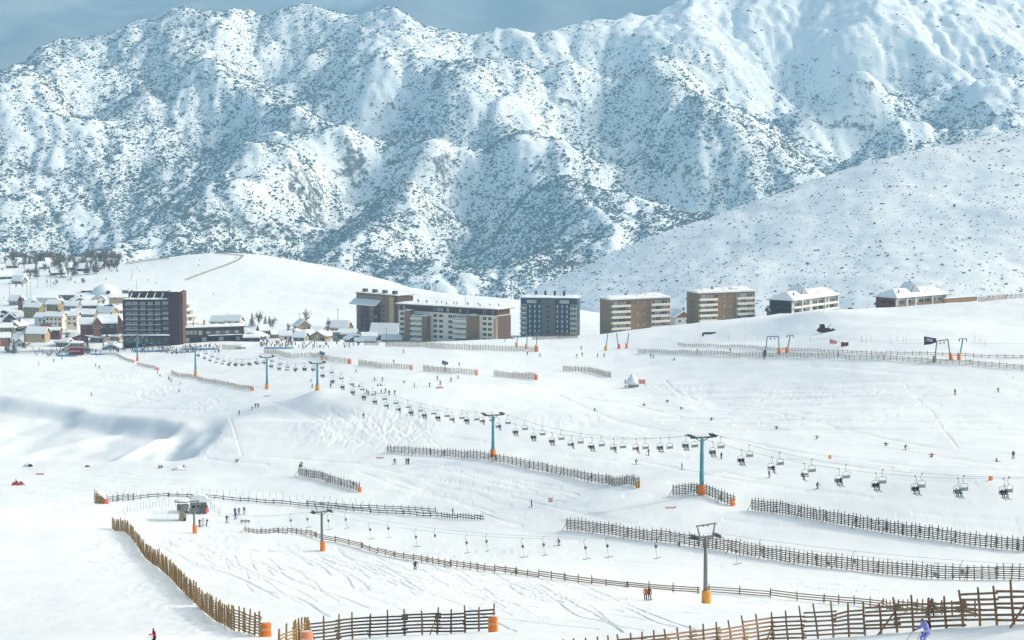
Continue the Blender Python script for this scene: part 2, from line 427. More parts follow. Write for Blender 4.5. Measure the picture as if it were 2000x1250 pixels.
# ---- main mountain: spurs (negative offset, nearer) and gullies (positive offset)
def md(py): return 3600 + (560 - py) * 2.5
MOUNT = []
def mrow(rows, k=1.0):
    for px, py, off in rows: MOUNT.append(tuple(at(px, py, md(py) + off * 0.9)))
mrow([(-250, 225, 0), (0, 132, 0), (60, 112, 0), (130, 78, 0), (250, 45, 0), (300, 20, 0), (370, 8, 0), (440, 18, 0), (505, 14, 40), (575, 5, 0), (640, 15, 0), (735, 5, -60), (800, 28, 0),
      (860, 52, 60), (905, 58, 100), (985, 42, 0), (1050, 50, 60), (1110, 46, 0), (1170, 40, 40), (1230, 22, 60), (1290, 10, 0), (1400, -25, 200), (1550, -50, 500), (1700, -60, 500), (1850, -50, 400), (2000, -60, 300), (2250, -100, 300)])
for px, py in [(-250, 225), (0, 132), (130, 78), (300, 20), (505, 14), (735, 5), (905, 58), (1110, 46), (1290, 10)]:
    q = at(px, py, md(py) + 500); MOUNT.append((q[0], q[1], q[2] - 230))
for px, py in [(1550, -50), (1850, -50), (2250, -100)]:
    q = at(px, py, md(py) + 900); MOUNT.append((q[0], q[1], q[2] - 200))
mrow([(430, 45, -60), (400, 110, -120), (470, 180, -60), (535, 150, 150), (545, 90, 90), (590, 100, 20), (640, 80, -20), (130, 100, -60), (175, 125, 70), (100, 165, -110), (140, 230, -70), (172, 232, 110), (280, 145, -90), (310, 185, 50), (230, 120, 30),
      (660, 150, -70), (575, 200, -130), (500, 260, -160), (400, 330, -180), (300, 410, -190), (200, 480, -190), (120, 540, -190),
      (560, 182, 90), (450, 240, 90), (330, 300, 110), (200, 350, 120), (100, 400, 110), (20, 470, 110), (30, 250, -80), (-100, 330, -80), (60, 320, 20), (-150, 480, 0),
      (735, 175, -70), (690, 270, -140), (600, 330, -210), (500, 385, -240), (400, 435, -240), (300, 490, -230), (220, 550, -230),
      (640, 230, 70), (560, 295, 70), (450, 365, 70), (340, 440, 60), (260, 500, 50),
      (790, 60, -70), (825, 100, -140), (860, 160, -180), (845, 260, -210), (800, 340, -210), (740, 420, -220), (680, 500, -220),
      (765, 240, 70), (700, 350, 60), (620, 430, 60), (540, 510, 50),
      (970, 110, -60), (955, 190, -160), (1000, 260, -190), (1060, 340, -230), (1085, 430, -240), (1060, 520, -230), (890, 290, 40), (905, 400, 150), (905, 490, 190), (900, 570, 190),
      (920, 95, 80), (925, 150, 70), (1060, 150, 70), (1120, 225, 80), (1180, 140, 110), (1190, 230, 110), (1240, 330, 130), (1270, 410, 150),
      (1110, 120, -90), (1170, 300, -100), (1290, 30, -60), (1270, 120, -150), (1290, 220, -180), (1350, 300, -140), (1390, 90, -40), (1430, 200, -180), (1490, 270, -180),
      (1370, 180, 20), (1560, 100, 90), (1590, 160, 130), (1640, 220, 170), (1700, 285, 180), (1640, 60, -100), (1680, 130, -180), (1750, 220, -180), (1800, 270, -120),
      (1850, 70, -80), (1905, 150, -160), (1950, 220, -140), (1780, 140, 40), (1830, 220, 50), (2100, 200, -100), (2050, 120, 40), (2250, 200, 0),
      (1480, 372, -30), (1600, 330, 60), (1720, 298, 90), (1380, 400, 60)])
for px, py, d in [(-400, 600, 3500), (0, 620, 3400), (400, 620, 3380), (800, 640, 3350), (1200, 620, 3450), (1600, 470, 3500), (2000, 400, 3700), (2400, 400, 3700)]:
    MOUNT.append(tuple(at(px, py, d)))
for x in (-2200, -1200, -400, 400, 1200, 2200):
    MOUNT.append((x, 2700, -420.0)); MOUNT.append((x, 2000, -440.0))
mount_base = Surface(MOUNT, reg=1.2e-4, kernel='tps')
def mount_h(X, Y):
    wx = X + 45 * perlin(X / 170, Y / 240, 21) + 14 * perlin(X / 50, Y / 70, 23); wy = Y + 60 * perlin(X / 200, Y / 260, 22)
    z = mount_base(X, Y)
    rough = 0.55 + 0.45 * smooth(-300, 50, -z + 0 * X)
    # gullies run down towards the valley, slightly fanned
    sx = wx + 0.35 * (wy - 4200) * np.tanh(X / 900)
    z = z + 11 * (ridged(sx / 210, wy / 620, 2, 31, 0.5) - 1.9) + 12.0 * fbm(wx / 120, wy / 170, 4, 35, 0.6) + 3.0 * fbm(X / 24, Y / 30, 2, 51, 0.6)
    return z
def mount_rock(X, Y, Z):
    gy, gx = np.gradient(Z, 6.0)
    steep = np.hypot(gx, gy)
    low = 1 - smooth(-150, 220, Z)
    left = 1 - smooth(-300, 900, X)
    lap = gaussblur(Z) - Z
    strata = smooth(0.72, 0.95, np.sin((Z + 0.22 * X + 26 * perlin(X / 160, Y / 160, 71) + 8 * perlin(X / 40, Y / 40, 72)) / 13.0)) * smooth(0.05, 0.45, perlin(X / 190, Y / 230, 73) + 0.25 * left) * smooth(0.25, 0.5, steep)
    return np.clip(0.34 * strata + 0.10 + 0.16 * (steep - 0.7) + 0.12 * low + 0.06 * left * low - 0.02 * lap - 0.06 * smooth(100, 900, X) * smooth(-120, 60, Z), 0, 0.56)
def gaussblur(Z, n=6):
    B = Z.copy()
    for _ in range(n):
        P = np.pad(B, 1, mode='edge')
        B = (P[:-2, 1:-1] + P[2:, 1:-1] + P[1:-1, :-2] + P[1:-1, 2:] + 2 * P[1:-1, 1:-1]) / 6
    return B
MX0, MY0, MST = -2300.0, 2000.0, 6.0
_mxs = np.arange(MX0, 2400 + MST, MST); _mys = np.arange(MY0, 6300 + MST, MST)
def flow(Z):
    """steepest of eight neighbours for every cell, cells ordered from high to low"""
    P = np.pad(Z, 1, mode='edge'); h, w = Z.shape; best = np.full(Z.shape, 1e-6); rec = np.arange(h * w).reshape(h, w); base = rec.copy()
    for dy in (-1, 0, 1):
        for dx in (-1, 0, 1):
            if dx == 0 and dy == 0: continue
            s_ = (Z - P[1 + dy:1 + dy + h, 1 + dx:1 + dx + w]) / math.hypot(dx, dy); m_ = s_ > best
            yy = np.clip(np.arange(h) + dy, 0, h - 1)[:, None]; xx = np.clip(np.arange(w) + dx, 0, w - 1)[None, :]
            best = np.where(m_, s_, best); rec = np.where(m_, yy * w + xx, rec)
    return rec.ravel(), np.argsort(-Z.ravel())
def erode(Z, n, k, m=0.5, cap=900.0):
    """running water cuts gullies, ridges between them stay sharp"""
    for it in range(n):
        rec, order = flow(Z); A = [1.0] * Z.size; rl = rec.tolist(); ol = order.tolist()
        for i in ol:
            r_ = rl[i]
            if r_ != i: A[r_] += A[i]
        f = (k * np.minimum(np.array(A), cap) ** m).tolist(); z = Z.ravel().tolist()
        for i in reversed(ol):
            r_ = rl[i]
            if r_ != i and z[r_] < z[i]: z[i] = (z[i] + f[i] * z[r_]) / (1 + f[i])
        Z = np.array(z).reshape(Z.shape)
    return Z, np.array(A).reshape(Z.shape)
def upsample(Z, shape):
    yy = np.linspace(0, Z.shape[0] - 1, shape[0]); xx = np.linspace(0, Z.shape[1] - 1, shape[1])
    T = np.array([np.interp(xx, np.arange(Z.shape[1]), r_) for r_ in Z]); return np.array([np.interp(yy, np.arange(Z.shape[0]), c_) for c_ in T.T]).T
_X, _Y = np.meshgrid(_mxs, _mys); MZ = mount_h(_X, _Y)
_c = MZ[::2, ::2]; _e, _ = erode(_c, 9, 0.0060); MZ = MZ + upsample(_e - _c, MZ.shape)
MZ = MZ + 1.2 * fbm(_X / 16, _Y / 20, 2, 57); MZ, MA = erode(MZ, 2, 0.012)
def mount_fast(x, y):
    fx = np.clip((x - MX0) / MST, 0, len(_mxs) - 1.001); fy = np.clip((y - MY0) / MST, 0, len(_mys) - 1.001)
    i = fx.astype(int); j = fy.astype(int); u = fx - i; v = fy - j
    return (MZ[j, i] * (1 - u) + MZ[j, i + 1] * u) * (1 - v) + (MZ[j + 1, i] * (1 - u) + MZ[j + 1, i + 1] * u) * v
mountain = sheet("mountain", lambda X, Y: MZ, MX0, 2400, MY0, 6300, MST, M['mountain_snow'], mount_rock)

# ---- shaded scrub hill behind the apartment buildings
HILL = ctrl([(1020, 585, 2330), (1180, 503, 2330), (1330, 442, 2330), (1480, 392, 2330), (1600, 346, 2330), (1720, 308, 2330), (1850, 288, 2320), (2000, 258, 2300), (2200, 215, 2280), (2450, 170, 2280),
             (1985, 400, 2040), (1960, 520, 1860), (2040, 330, 2180), (2150, 420, 2000), (2200, 560, 1800),
             (1250, 600, 1980), (1500, 600, 1860), (1750, 600, 1780), (1900, 590, 1760), (1000, 640, 2150),
             (1500, 500, 2040), (1750, 450, 2040), (1300, 530, 2130),
             (1850, 420, 2640), (1500, 520, 2680), (2200, 360, 2600), (1200, 640, 2650), (900, 800, 2500), (900, 800, 2000), (1400, 720, 1600), (1800, 720, 1550), (2300, 640, 1600), (2500, 500, 2000)])
hill_base = Surface(HILL, reg=1e-6)
def hill_h(X, Y):
    return hill_base(X, Y) + 3.0 * fbm(X / 90, Y / 120, 3, 61) + 0.7 * fbm(X / 14, Y / 22, 2, 65)
def hill_rock(X, Y, Z):
    return np.full_like(Z, 0.18) + 0.1 * perlin(X / 120, Y / 120, 70)
hill = sheet("hill", hill_h, -60, 1000, 1560, 2900, 4.0, M['hill_snow'], hill_rock)

# ---- far hazy ranges
def far_mat():
    m, nt, b = new_mat("far_slope"); geo = nt.nodes.new("ShaderNodeNewGeometry")
    mp = nt.nodes.new("ShaderNodeMapping"); mp.inputs["Scale"].default_value = (1, 0.4, 1.5); nt.links.new(geo.outputs["Position"], mp.inputs["Vector"])
    no = nt.nodes.new("ShaderNodeTexNoise"); no.inputs["Scale"].default_value = 0.0022; no.inputs["Detail"].default_value = 7
    nt.links.new(mp.outputs[0], no.inputs["Vector"])
    r = nt.nodes.new("ShaderNodeMapRange"); r.inputs["From Min"].default_value = 0.5; r.inputs["From Max"].default_value = 0.75; nt.links.new(no.outputs["Fac"], r.inputs["Value"])
    x = nt.nodes.new("ShaderNodeMix"); x.data_type = 'RGBA'; x.inputs["A"].default_value = (0.16, 0.17, 0.18, 1); x.inputs["B"].default_value = (0.42, 0.44, 0.46, 1)
    nt.links.new(r.outputs[0], x.inputs["Factor"]); nt.links.new(x.outputs["Result"], b.inputs["Base Color"]); b.inputs["Roughness"].default_value = 0.9
    return m
M['far_slope'] = far_mat()
FAR = ctrl([(-600, 120, 8200), (0, 52, 8600), (100, 30, 8800), (260, -10, 9200), (700, -60, 9500), (1000, -40, 9500), (1300, -60, 9500), (2300, -100, 9500),
            (0, 180, 7400), (500, 120, 7600), (1000, 90, 7800), (1500, 80, 7800), (-600, 220, 7400), (2300, 60, 7800)]) + [(x, 6900, -300.0) for x in (-2600, 0, 2600)]
far_base = Surface(FAR, reg=1e-6, scale=3000.0)
def far_h(X, Y): return far_base(X, Y) + 110 * (ridged(X / 1700, Y / 2600, 4, 81) - 0.8)
def far_rock(X, Y, Z): return np.full_like(Z, 0.62)
sheet("far_mountains", far_h, -3200, 3600, 6900, 9900, 45.0, M['far_slope'])
sheet("horizon_mountains", lambda X, Y: -200 + 850 * smooth(13500, 17500, Y) + 190 * (ridged(X / 2500, Y / 2500, 4, 91) - 0.8), -6500, 7000, 13000, 18000, 120.0, M['far_slope'])

# ---- haze
def haze_box(x0, x1, y0, y1, z0, z1, density, color):
    bm = bmesh.new(); bmesh.ops.create_cube(bm, size=1.0)
    for v in bm.verts:
        v.co = ((x0 + x1) / 2 + v.co.x * (x1 - x0), (y0 + y1) / 2 + v.co.y * (y1 - y0), (z0 + z1) / 2 + v.co.z * (z1 - z0))
    me = bpy.data.meshes.new("haze"); bm.to_mesh(me); bm.free()
    m = bpy.data.materials.new("haze"); m.use_nodes = True; nt = m.node_tree; nt.nodes.clear()
    o = nt.nodes.new("ShaderNodeOutputMaterial"); v = nt.nodes.new("ShaderNodeVolumePrincipled")
    v.inputs["Color"].default_value = (*color, 1); v.inputs["Density"].default_value = density
    v.inputs["Anisotropy"].default_value = 0.0
    nt.links.new(v.outputs[0], o.inputs["Volume"])
    return tag(link("haze", me, m), None, None, kind='stuff')
haze = haze_box(-7200, 7600, -200, 18500, -700, 850, 1.05e-4, (0.36, 0.69, 0.96))

# ------------------------------------------------------------------ scrub
def leafy_mat(name, col, snow=0.35):
    m, nt, b = new_mat(name)
    geo = nt.nodes.new("ShaderNodeNewGeometry")
    no = nt.nodes.new("ShaderNodeTexNoise"); no.inputs["Scale"].default_value = 0.9; no.inputs["Detail"].default_value = 3
    nt.links.new(geo.outputs["Position"], no.inputs["Vector"])
    mix = nt.nodes.new("ShaderNodeMix"); mix.data_type = 'RGBA'
    mix.inputs["A"].default_value = (*[c * 0.6 for c in col], 1); mix.inputs["B"].default_value = (*[c * 1.5 for c in col], 1)
    nt.links.new(no.outputs["Fac"], mix.inputs["Factor"])
    sx = nt.nodes.new("ShaderNodeSeparateXYZ"); nt.links.new(geo.outputs["Normal"], sx.inputs[0])
    mr = nt.nodes.new("ShaderNodeMapRange"); mr.inputs["From Min"].default_value = 0.78; mr.inputs["From Max"].default_value = 1.0; mr.inputs["To Max"].default_value = snow * 2
    nt.links.new(sx.outputs["Z"], mr.inputs["Value"])
    ml = nt.nodes.new("ShaderNodeMath"); ml.operation = 'MULTIPLY'
    nt.links.new(mr.outputs[0], ml.inputs[0]); nt.links.new(no.outputs["Fac"], ml.inputs[1])
    mx = nt.nodes.new("ShaderNodeMix"); mx.data_type = 'RGBA'; mx.inputs["B"].default_value = (0.8, 0.83, 0.85, 1)
    nt.links.new(ml.outputs[0], mx.inputs["Factor"]); nt.links.new(mix.outputs["Result"], mx.inputs["A"])
    nt.links.new(mx.outputs["Result"], b.inputs["Base Color"])
    b.inputs["Roughness"].default_value = 0.9; b.inputs["Specular IOR Level"].default_value = 0.1
    return m
M['scrub'] = leafy_mat("scrub_leaves", (0.050, 0.056, 0.044), 0.3)
M['shrub'] = leafy_mat("shrub_leaves", (0.050, 0.056, 0.046), 0.15)

def ico():
    bm = bmesh.new(); bmesh.ops.create_icosphere(bm, subdivisions=1, radius=1.0)
    V = np.array([v.co[:] for v in bm.verts]); F = np.array([[v.index for v in f.verts] for f in bm.faces]); bm.free()
    return V, F
ICO_V, ICO_F = ico()
def scatter_mesh(name, P, S, lobes, mat, hflat=0.75):
    """one mesh of many small ragged shrubs: every shrub is a few lopsided clumps"""
    n = len(P); nv = len(ICO_V); var = []
    for k in range(12):
        vv = ICO_V * (1 + 0.42 * rng.normal(size=(nv, 1)))
        vv[:, 2] = vv[:, 2] * hflat + 0.25
        var.append(vv)
    var = np.array(var)
    Vs = []
    for l in range(lobes):
        off = rng.normal(size=(n, 3)) * (0.55 if l else 0.0); off[:, 2] = np.abs(off[:, 2]) * 0.4
        s = S * (0.75 if l == 0 else rng.uniform(0.35, 0.75, n))
        k = rng.integers(0, 12, n); a = rng.uniform(0, 6.283, n)
        v = var[k]
        c, sn = np.cos(a)[:, None], np.sin(a)[:, None]
        x = v[:, :, 0] * c - v[:, :, 1] * sn; y = v[:, :, 0] * sn + v[:, :, 1] * c
        Vs.append(np.stack([x, y, v[:, :, 2]], 2) * s[:, None, None] + (P + off * S[:, None])[:, None, :])
    V = np.concatenate(Vs).reshape(-1, 3)
    F = (ICO_F[None] + (np.arange(n * lobes) * nv)[:, None, None]).reshape(-1, 3)
    return link(name, mesh_from_arrays(name, V, F, False), mat)

NCAND = 1950000
cy = rng.uniform(3250, 5400, NCAND); cx = rng.uniform(-1, 1, NCAND) * (cy * 0.33 + 150)
cz = mount_fast(cx, cy); e = 8.0
gx = (mount_fast(cx + e, cy) - mount_fast(cx - e, cy)) / (2 * e); gyy = (mount_fast(cx, cy + e) - mount_fast(cx, cy - e)) / (2 * e)
py_ = HORIZON - cz / cy * FPX                      # only used to drop what lies far under the valley rim
low = 1 - smooth(-260, 200, cz)
shade = smooth(-0.1, 0.7, gx)                      # slopes that face left hold more scrub
cl = fbm(cx / 150, cy / 210, 3, 101); fine = fbm(cx / 28, cy / 45, 2, 105)
right = smooth(150, 900, cx)
left_ = 1 - smooth(-700, 300, cx)
dens = 0.10 + 0.40 * low + 0.24 * shade * (0.35 + low) + 0.16 * left_ + 0.42 * cl * (0.35 + low) + 0.46 * fine * (0.2 + low) + 0.14 * (fbm(cx / 70, cy / 130, 2, 107)) * (0.3 + low) - 0.20 * right * (1 - low)
_ci = np.clip(((cx - MX0) / MST).astype(int), 0, MZ.shape[1] - 1); _ri = np.clip(((cy - MY0) / MST).astype(int), 0, MZ.shape[0] - 1)
GUL = np.tanh((gaussblur(MZ, 10) - MZ) / 4.0)
dens += (0.30 * GUL[_ri, _ci]) * (0.25 + low)
dens *= np.where(gx < -0.25, 0.8, 1.0)
dens += 0.55 * gauss(cx, cy, 400, 4420, 110, 260, 0.2) * (0.6 + fine) + 0.4 * gauss(cx, cy, -20, 3700, 160, 140)
dens -= 0.6 * gauss(cx, cy, 450, 3950, 90, 120) + 0.35 * gauss(cx, cy, 550, 5000, 320, 300)
keep = rng.uniform(size=NCAND) < np.clip(dens, 0.012, 0.85) * 0.72
keep &= (py_ < 640)
SP = np.stack([cx, cy, cz], 1)[keep]
SS = np.clip(rng.lognormal(0.02, 0.58, len(SP)), 0.8, 5.0)

scrub = tag(scatter_mesh("mountain_scrub", SP, SS, 2, M['scrub']), "dark scrub and small trees dotting the snowy mountain slopes", "scrub", None, 'stuff')

# shrubs on the shaded hill: the largest are single things, the small ones one mass
hx = rng.uniform(40, 860, 29000); hy = rng.uniform(1760, 2420, 29000); hz = hill_h(hx, hy)
hd = 0.30 + 0.05 * perlin(hx / 70, hy / 90, 111) + 0.09 * smooth(0.1, 0.6, perlin(hx / 34, hy / 50, 113)) + 0.05 * (1 - smooth(100, 330, hx))
vis = (HORIZON - hz / hy * FPX < 620) & (hx / hy < 0.36)
hk = (rng.uniform(size=29000) < hd) & vis
HP = np.stack([hx, hy, hz], 1)[hk]; HS = np.clip(rng.lognormal(-0.62, 0.48, len(HP)), 0.24, 1.6)
order = np.argsort(-HS / HP[:, 1]); big, small = order[:300], order[300:]

tag(scatter_mesh("hill_scrub", HP[small], HS[small], 2, M['shrub'], 0.6), "small dark scrub sprinkled over the shaded snowy hill", "scrub", None, 'stuff')
def shrub_mesh(k):
    bm = bmesh.new(); r_ = random.Random(500 + k)
    for l in range(4):
        ret = bmesh.ops.create_icosphere(bm, subdivisions=1, radius=0.7 if l == 0 else r_.uniform(0.35, 0.6))
        ox, oy = (0, 0) if l == 0 else (r_.uniform(-0.8, 0.8), r_.uniform(-0.8, 0.8))
        for v in ret['verts']:
            f = 1 + r_.gauss(0, 0.25)
            v.co = Vector((v.co.x * f + ox, v.co.y * f + oy, v.co.z * f * 0.7 + 0.25))
    me = bpy.data.meshes.new("shrub"); bm.to_mesh(me); bm.free(); me.materials.append(M['shrub']); return me
SHRUBS = [shrub_mesh(k) for k in range(6)]
for q, i in enumerate(big):
    o = link("hill_shrub", SHRUBS[q % 6]); o.location = HP[i]; s_ = float(HS[i]); o.scale = (s_, s_, s_); o.rotation_euler = (0, 0, rnd.uniform(0, 6.28))
    tag(o, "dark shrub in the snow of the shaded hill behind the apartment blocks", "shrub", "shrubs on the shaded hill")

# ------------------------------------------------------------------ small builders
class MB:
    """collects boxes, bars, tubes and polygons with a material slot each; build() links ONE mesh object"""
    def __init__(self): self.v = []; self.f = []; self.m = []
    def add(self, verts, faces, mi=0):
        o = len(self.v); self.v += [tuple(p) for p in verts]
        for f in faces: self.f.append([o + i for i in f]); self.m.append(mi)
        return self
    def box(self, c, s, mi=0, rz=0.0, taper=1.0):
        cx, cy, cz = c; a, b, h = s[0] / 2, s[1] / 2, s[2] / 2; co, si = math.cos(rz), math.sin(rz); vs = []
        for z, k in ((-h, 1.0), (h, taper)):
            for x, y in ((-a, -b), (a, -b), (a, b), (-a, b)):
                x *= k; y *= k
                vs.append((cx + x * co - y * si, cy + x * si + y * co, cz + z))
        return self.add(vs, [(0, 3, 2, 1), (4, 5, 6, 7), (0, 1, 5, 4), (1, 2, 6, 5), (2, 3, 7, 6), (3, 0, 4, 7)], mi)
    def bar(self, p, q, w, h, mi=0):
        p, q = Vector(p), Vector(q); d = (q - p)
        if d.length < 1e-6: return self
        d.normalize(); up = Vector((0, 0, 1)) if abs(d.z) < 0.95 else Vector((0, 1, 0))
        s = d.cross(up).normalized(); u = s.cross(d).normalized()
        vs = []
        for c in (p, q):
            for a, b in ((-1, -1), (1, -1), (1, 1), (-1, 1)): vs.append(c + s * (a * w / 2) + u * (b * h / 2))
        return self.add(vs, [(0, 1, 2, 3), (4, 7, 6, 5), (0, 4, 5, 1), (1, 5, 6, 2), (2, 6, 7, 3), (3, 7, 4, 0)], mi)
    def tube(self, pts, r, n=8, mi=0, cap=True):
        pts = [Vector(p) for p in pts]; rr = r if isinstance(r, (list, tuple)) else [r] * len(pts); rings = []
        for i, p in enumerate(pts):
            d = (pts[min(i + 1, len(pts) - 1)] - pts[max(i - 1, 0)]).normalized()
            up = Vector((0, 0, 1)) if abs(d.z) < 0.95 else Vector((0, 1, 0))
            s = d.cross(up).normalized(); u = s.cross(d)
            rings.append([p + (s * math.cos(6.28318 * k / n) + u * math.sin(6.28318 * k / n)) * rr[i] for k in range(n)])
        vs = [v for ring in rings for v in ring]; fs = []
        for i in range(len(pts) - 1):
            for k in range(n):
                a, b = i * n + k, i * n + (k + 1) % n
                fs.append((a, b, b + n, a + n))
        if cap: fs.append(tuple(range(n - 1, -1, -1))); fs.append(tuple((len(pts) - 1) * n + k for k in range(n)))
        return self.add(vs, fs, mi)
    def prism(self, poly, y0, y1, mi=0):
        """polygon in x,z extruded from y0 to y1"""
        n = len(poly); vs = [(x, y0, z) for x, z in poly] + [(x, y1, z) for x, z in poly]
        fs = [tuple(range(n)), tuple(range(2 * n - 1, n - 1, -1))] + [(i, n + i, n + (i + 1) % n, (i + 1) % n) for i in range(n)]
        return self.add(vs, fs, mi)
    def blob(self, c, r, mi=0, sub=1, jit=0.0, seed=0):
        bm = bmesh.new(); bmesh.ops.create_icosphere(bm, subdivisions=sub, radius=1.0); q = random.Random(seed)
        vs = [(c[0] + v.co.x * r[0] * (1 + q.gauss(0, jit)), c[1] + v.co.y * r[1] * (1 + q.gauss(0, jit)), c[2] + v.co.z * r[2] * (1 + q.gauss(0, jit))) for v in bm.verts]
        fs = [[v.index for v in f.verts] for f in bm.faces]; bm.free()
        return self.add(vs, fs, mi)
    def mesh(self, name, mats, smooth_shade=False):
        me = bpy.data.meshes.new(name); me.from_pydata(self.v, [], self.f)
        for m_ in (mats if isinstance(mats, (list, tuple)) else [mats]): me.materials.append(m_)
        me.polygons.foreach_set("material_index", self.m)
        me.polygons.foreach_set("use_smooth", [smooth_shade] * len(self.f))
        bm = bmesh.new(); bm.from_mesh(me); bmesh.ops.recalc_face_normals(bm, faces=bm.faces); bm.to_mesh(me); bm.free()
        me.update(); return me
    def build(self, name, mats, parent=None, smooth_shade=False):
        return link(name, self.mesh(name, mats, smooth_shade), None, parent)
def empty(name, loc, rz=0.0, label=None, cat=None, group=None):
    o = bpy.data.objects.new(name, None); COL.objects.link(o); o.location = loc; o.rotation_euler = (0, 0, rz); o.empty_display_size = 0.5
    return tag(o, label, cat, group)
def copy_tree(o, parent=None):
    c = o.copy(); COL.objects.link(c)
    if parent is not None: c.parent = parent
    for ch in list(o.children): copy_tree(ch, c)
    return c
ORD = ["first", "second", "third", "fourth", "fifth", "sixth", "seventh", "eighth", "ninth", "tenth", "eleventh", "twelfth", "thirteenth", "fourteenth", "fifteenth",
       "sixteenth", "seventeenth", "eighteenth", "nineteenth", "twentieth", "twenty-first", "twenty-second", "twenty-third", "twenty-fourth", "twenty-fifth", "twenty-sixth", "twenty-seventh", "twenty-eighth", "twenty-ninth", "thirtieth"]

def wood_mat(name, col):
    m, nt, b = new_mat(name); geo = nt.nodes.new("ShaderNodeNewGeometry")
    mp = nt.nodes.new("ShaderNodeMapping"); mp.inputs["Scale"].default_value = (2, 2, 9); nt.links.new(geo.outputs["Position"], mp.inputs["Vector"])
    no = nt.nodes.new("ShaderNodeTexNoise"); no.inputs["Scale"].default_value = 1.4; no.inputs["Detail"].default_value = 5; nt.links.new(mp.outputs[0], no.inputs["Vector"])
    x = nt.nodes.new("ShaderNodeMix"); x.data_type = 'RGBA'; x.inputs["A"].default_value = (*[c * 0.55 for c in col], 1); x.inputs["B"].default_value = (*[c * 1.5 for c in col], 1)
    nt.links.new(no.outputs["Fac"], x.inputs["Factor"]); nt.links.new(x.outputs["Result"], b.inputs["Base Color"]); b.inputs["Roughness"].default_value = 0.85
    return m
M['wood'] = wood_mat("weathered_wood", (0.23, 0.135, 0.07))
M['wood_near'] = wood_mat("near_slats", (0.27, 0.175, 0.10))
M['wood_gold'] = wood_mat("golden_wood", (0.27, 0.17, 0.06))
M['wood_dark'] = wood_mat("dark_wood", (0.085, 0.066, 0.052))
M['wood_pale'] = wood_mat("pale_wood", (0.27, 0.225, 0.155))
M['wood_blue'] = wood_mat("bluish_wood", (0.055, 0.06, 0.075))
M['orange'] = simple_mat("orange_pad", (0.80, 0.22, 0.03), 0.55, var=0.15)
M['amber'] = simple_mat("amber_pad", (0.72, 0.33, 0.06), 0.55, var=0.15)
M['red_pad'] = simple_mat("faded_red_pad", (0.75, 0.14, 0.12), 0.55, var=0.15)
M['salmon'] = simple_mat("salmon_pad", (0.78, 0.30, 0.17), 0.55, var=0.15)
M['teal'] = simple_mat("teal_paint", (0.09, 0.30, 0.36), 0.45, var=0.12, scale=0.8)
M['galv'] = simple_mat("galvanised_steel", (0.20, 0.20, 0.19), 0.5, 0.3, var=0.2, scale=1.5)
M['steel'] = simple_mat("grey_steel", (0.13, 0.14, 0.145), 0.5, 0.3, var=0.2)
M['black'] = simple_mat("black_rubber", (0.025, 0.026, 0.028), 0.6)
M['rope'] = simple_mat("steel_rope", (0.30, 0.31, 0.32), 0.5, 0.3)
M['strap'] = simple_mat("white_strap", (0.7, 0.72, 0.72), 0.6)

# ------------------------------------------------------------------ slat fences
def pix_path(pts):
    return [ray_ground(px, py) for px, py in pts]
def resample(P, n):
    P = np.array(P); t = np.concatenate([[0], np.cumsum(np.linalg.norm(np.diff(P[:, :2], axis=0), axis=1))])
    s = np.linspace(0, t[-1], n)
    x = np.interp(s, t, P[:, 0]); y = np.interp(s, t, P[:, 1])
    return [Vector((x[i], y[i], on_ground(x[i], y[i]))) for i in range(n)]
_post_cache = {}
def post_mesh(h, w, mat, variant):
    k = (round(h, 2), w, mat, variant)
    if k not in _post_cache:
        r_ = random.Random(variant * 7 + 1); b = MB()
        b.tube([(0, 0, -0.5), (r_.uniform(-.02, .02), 0, h * 0.5), (r_.uniform(-.03, .03), 0, h)], [w * 0.62, w * 0.58, w * 0.5], 6)
        _post_cache[k] = b.mesh("post", M[mat], False)
    return _post_cache[k]
FENCES = {}
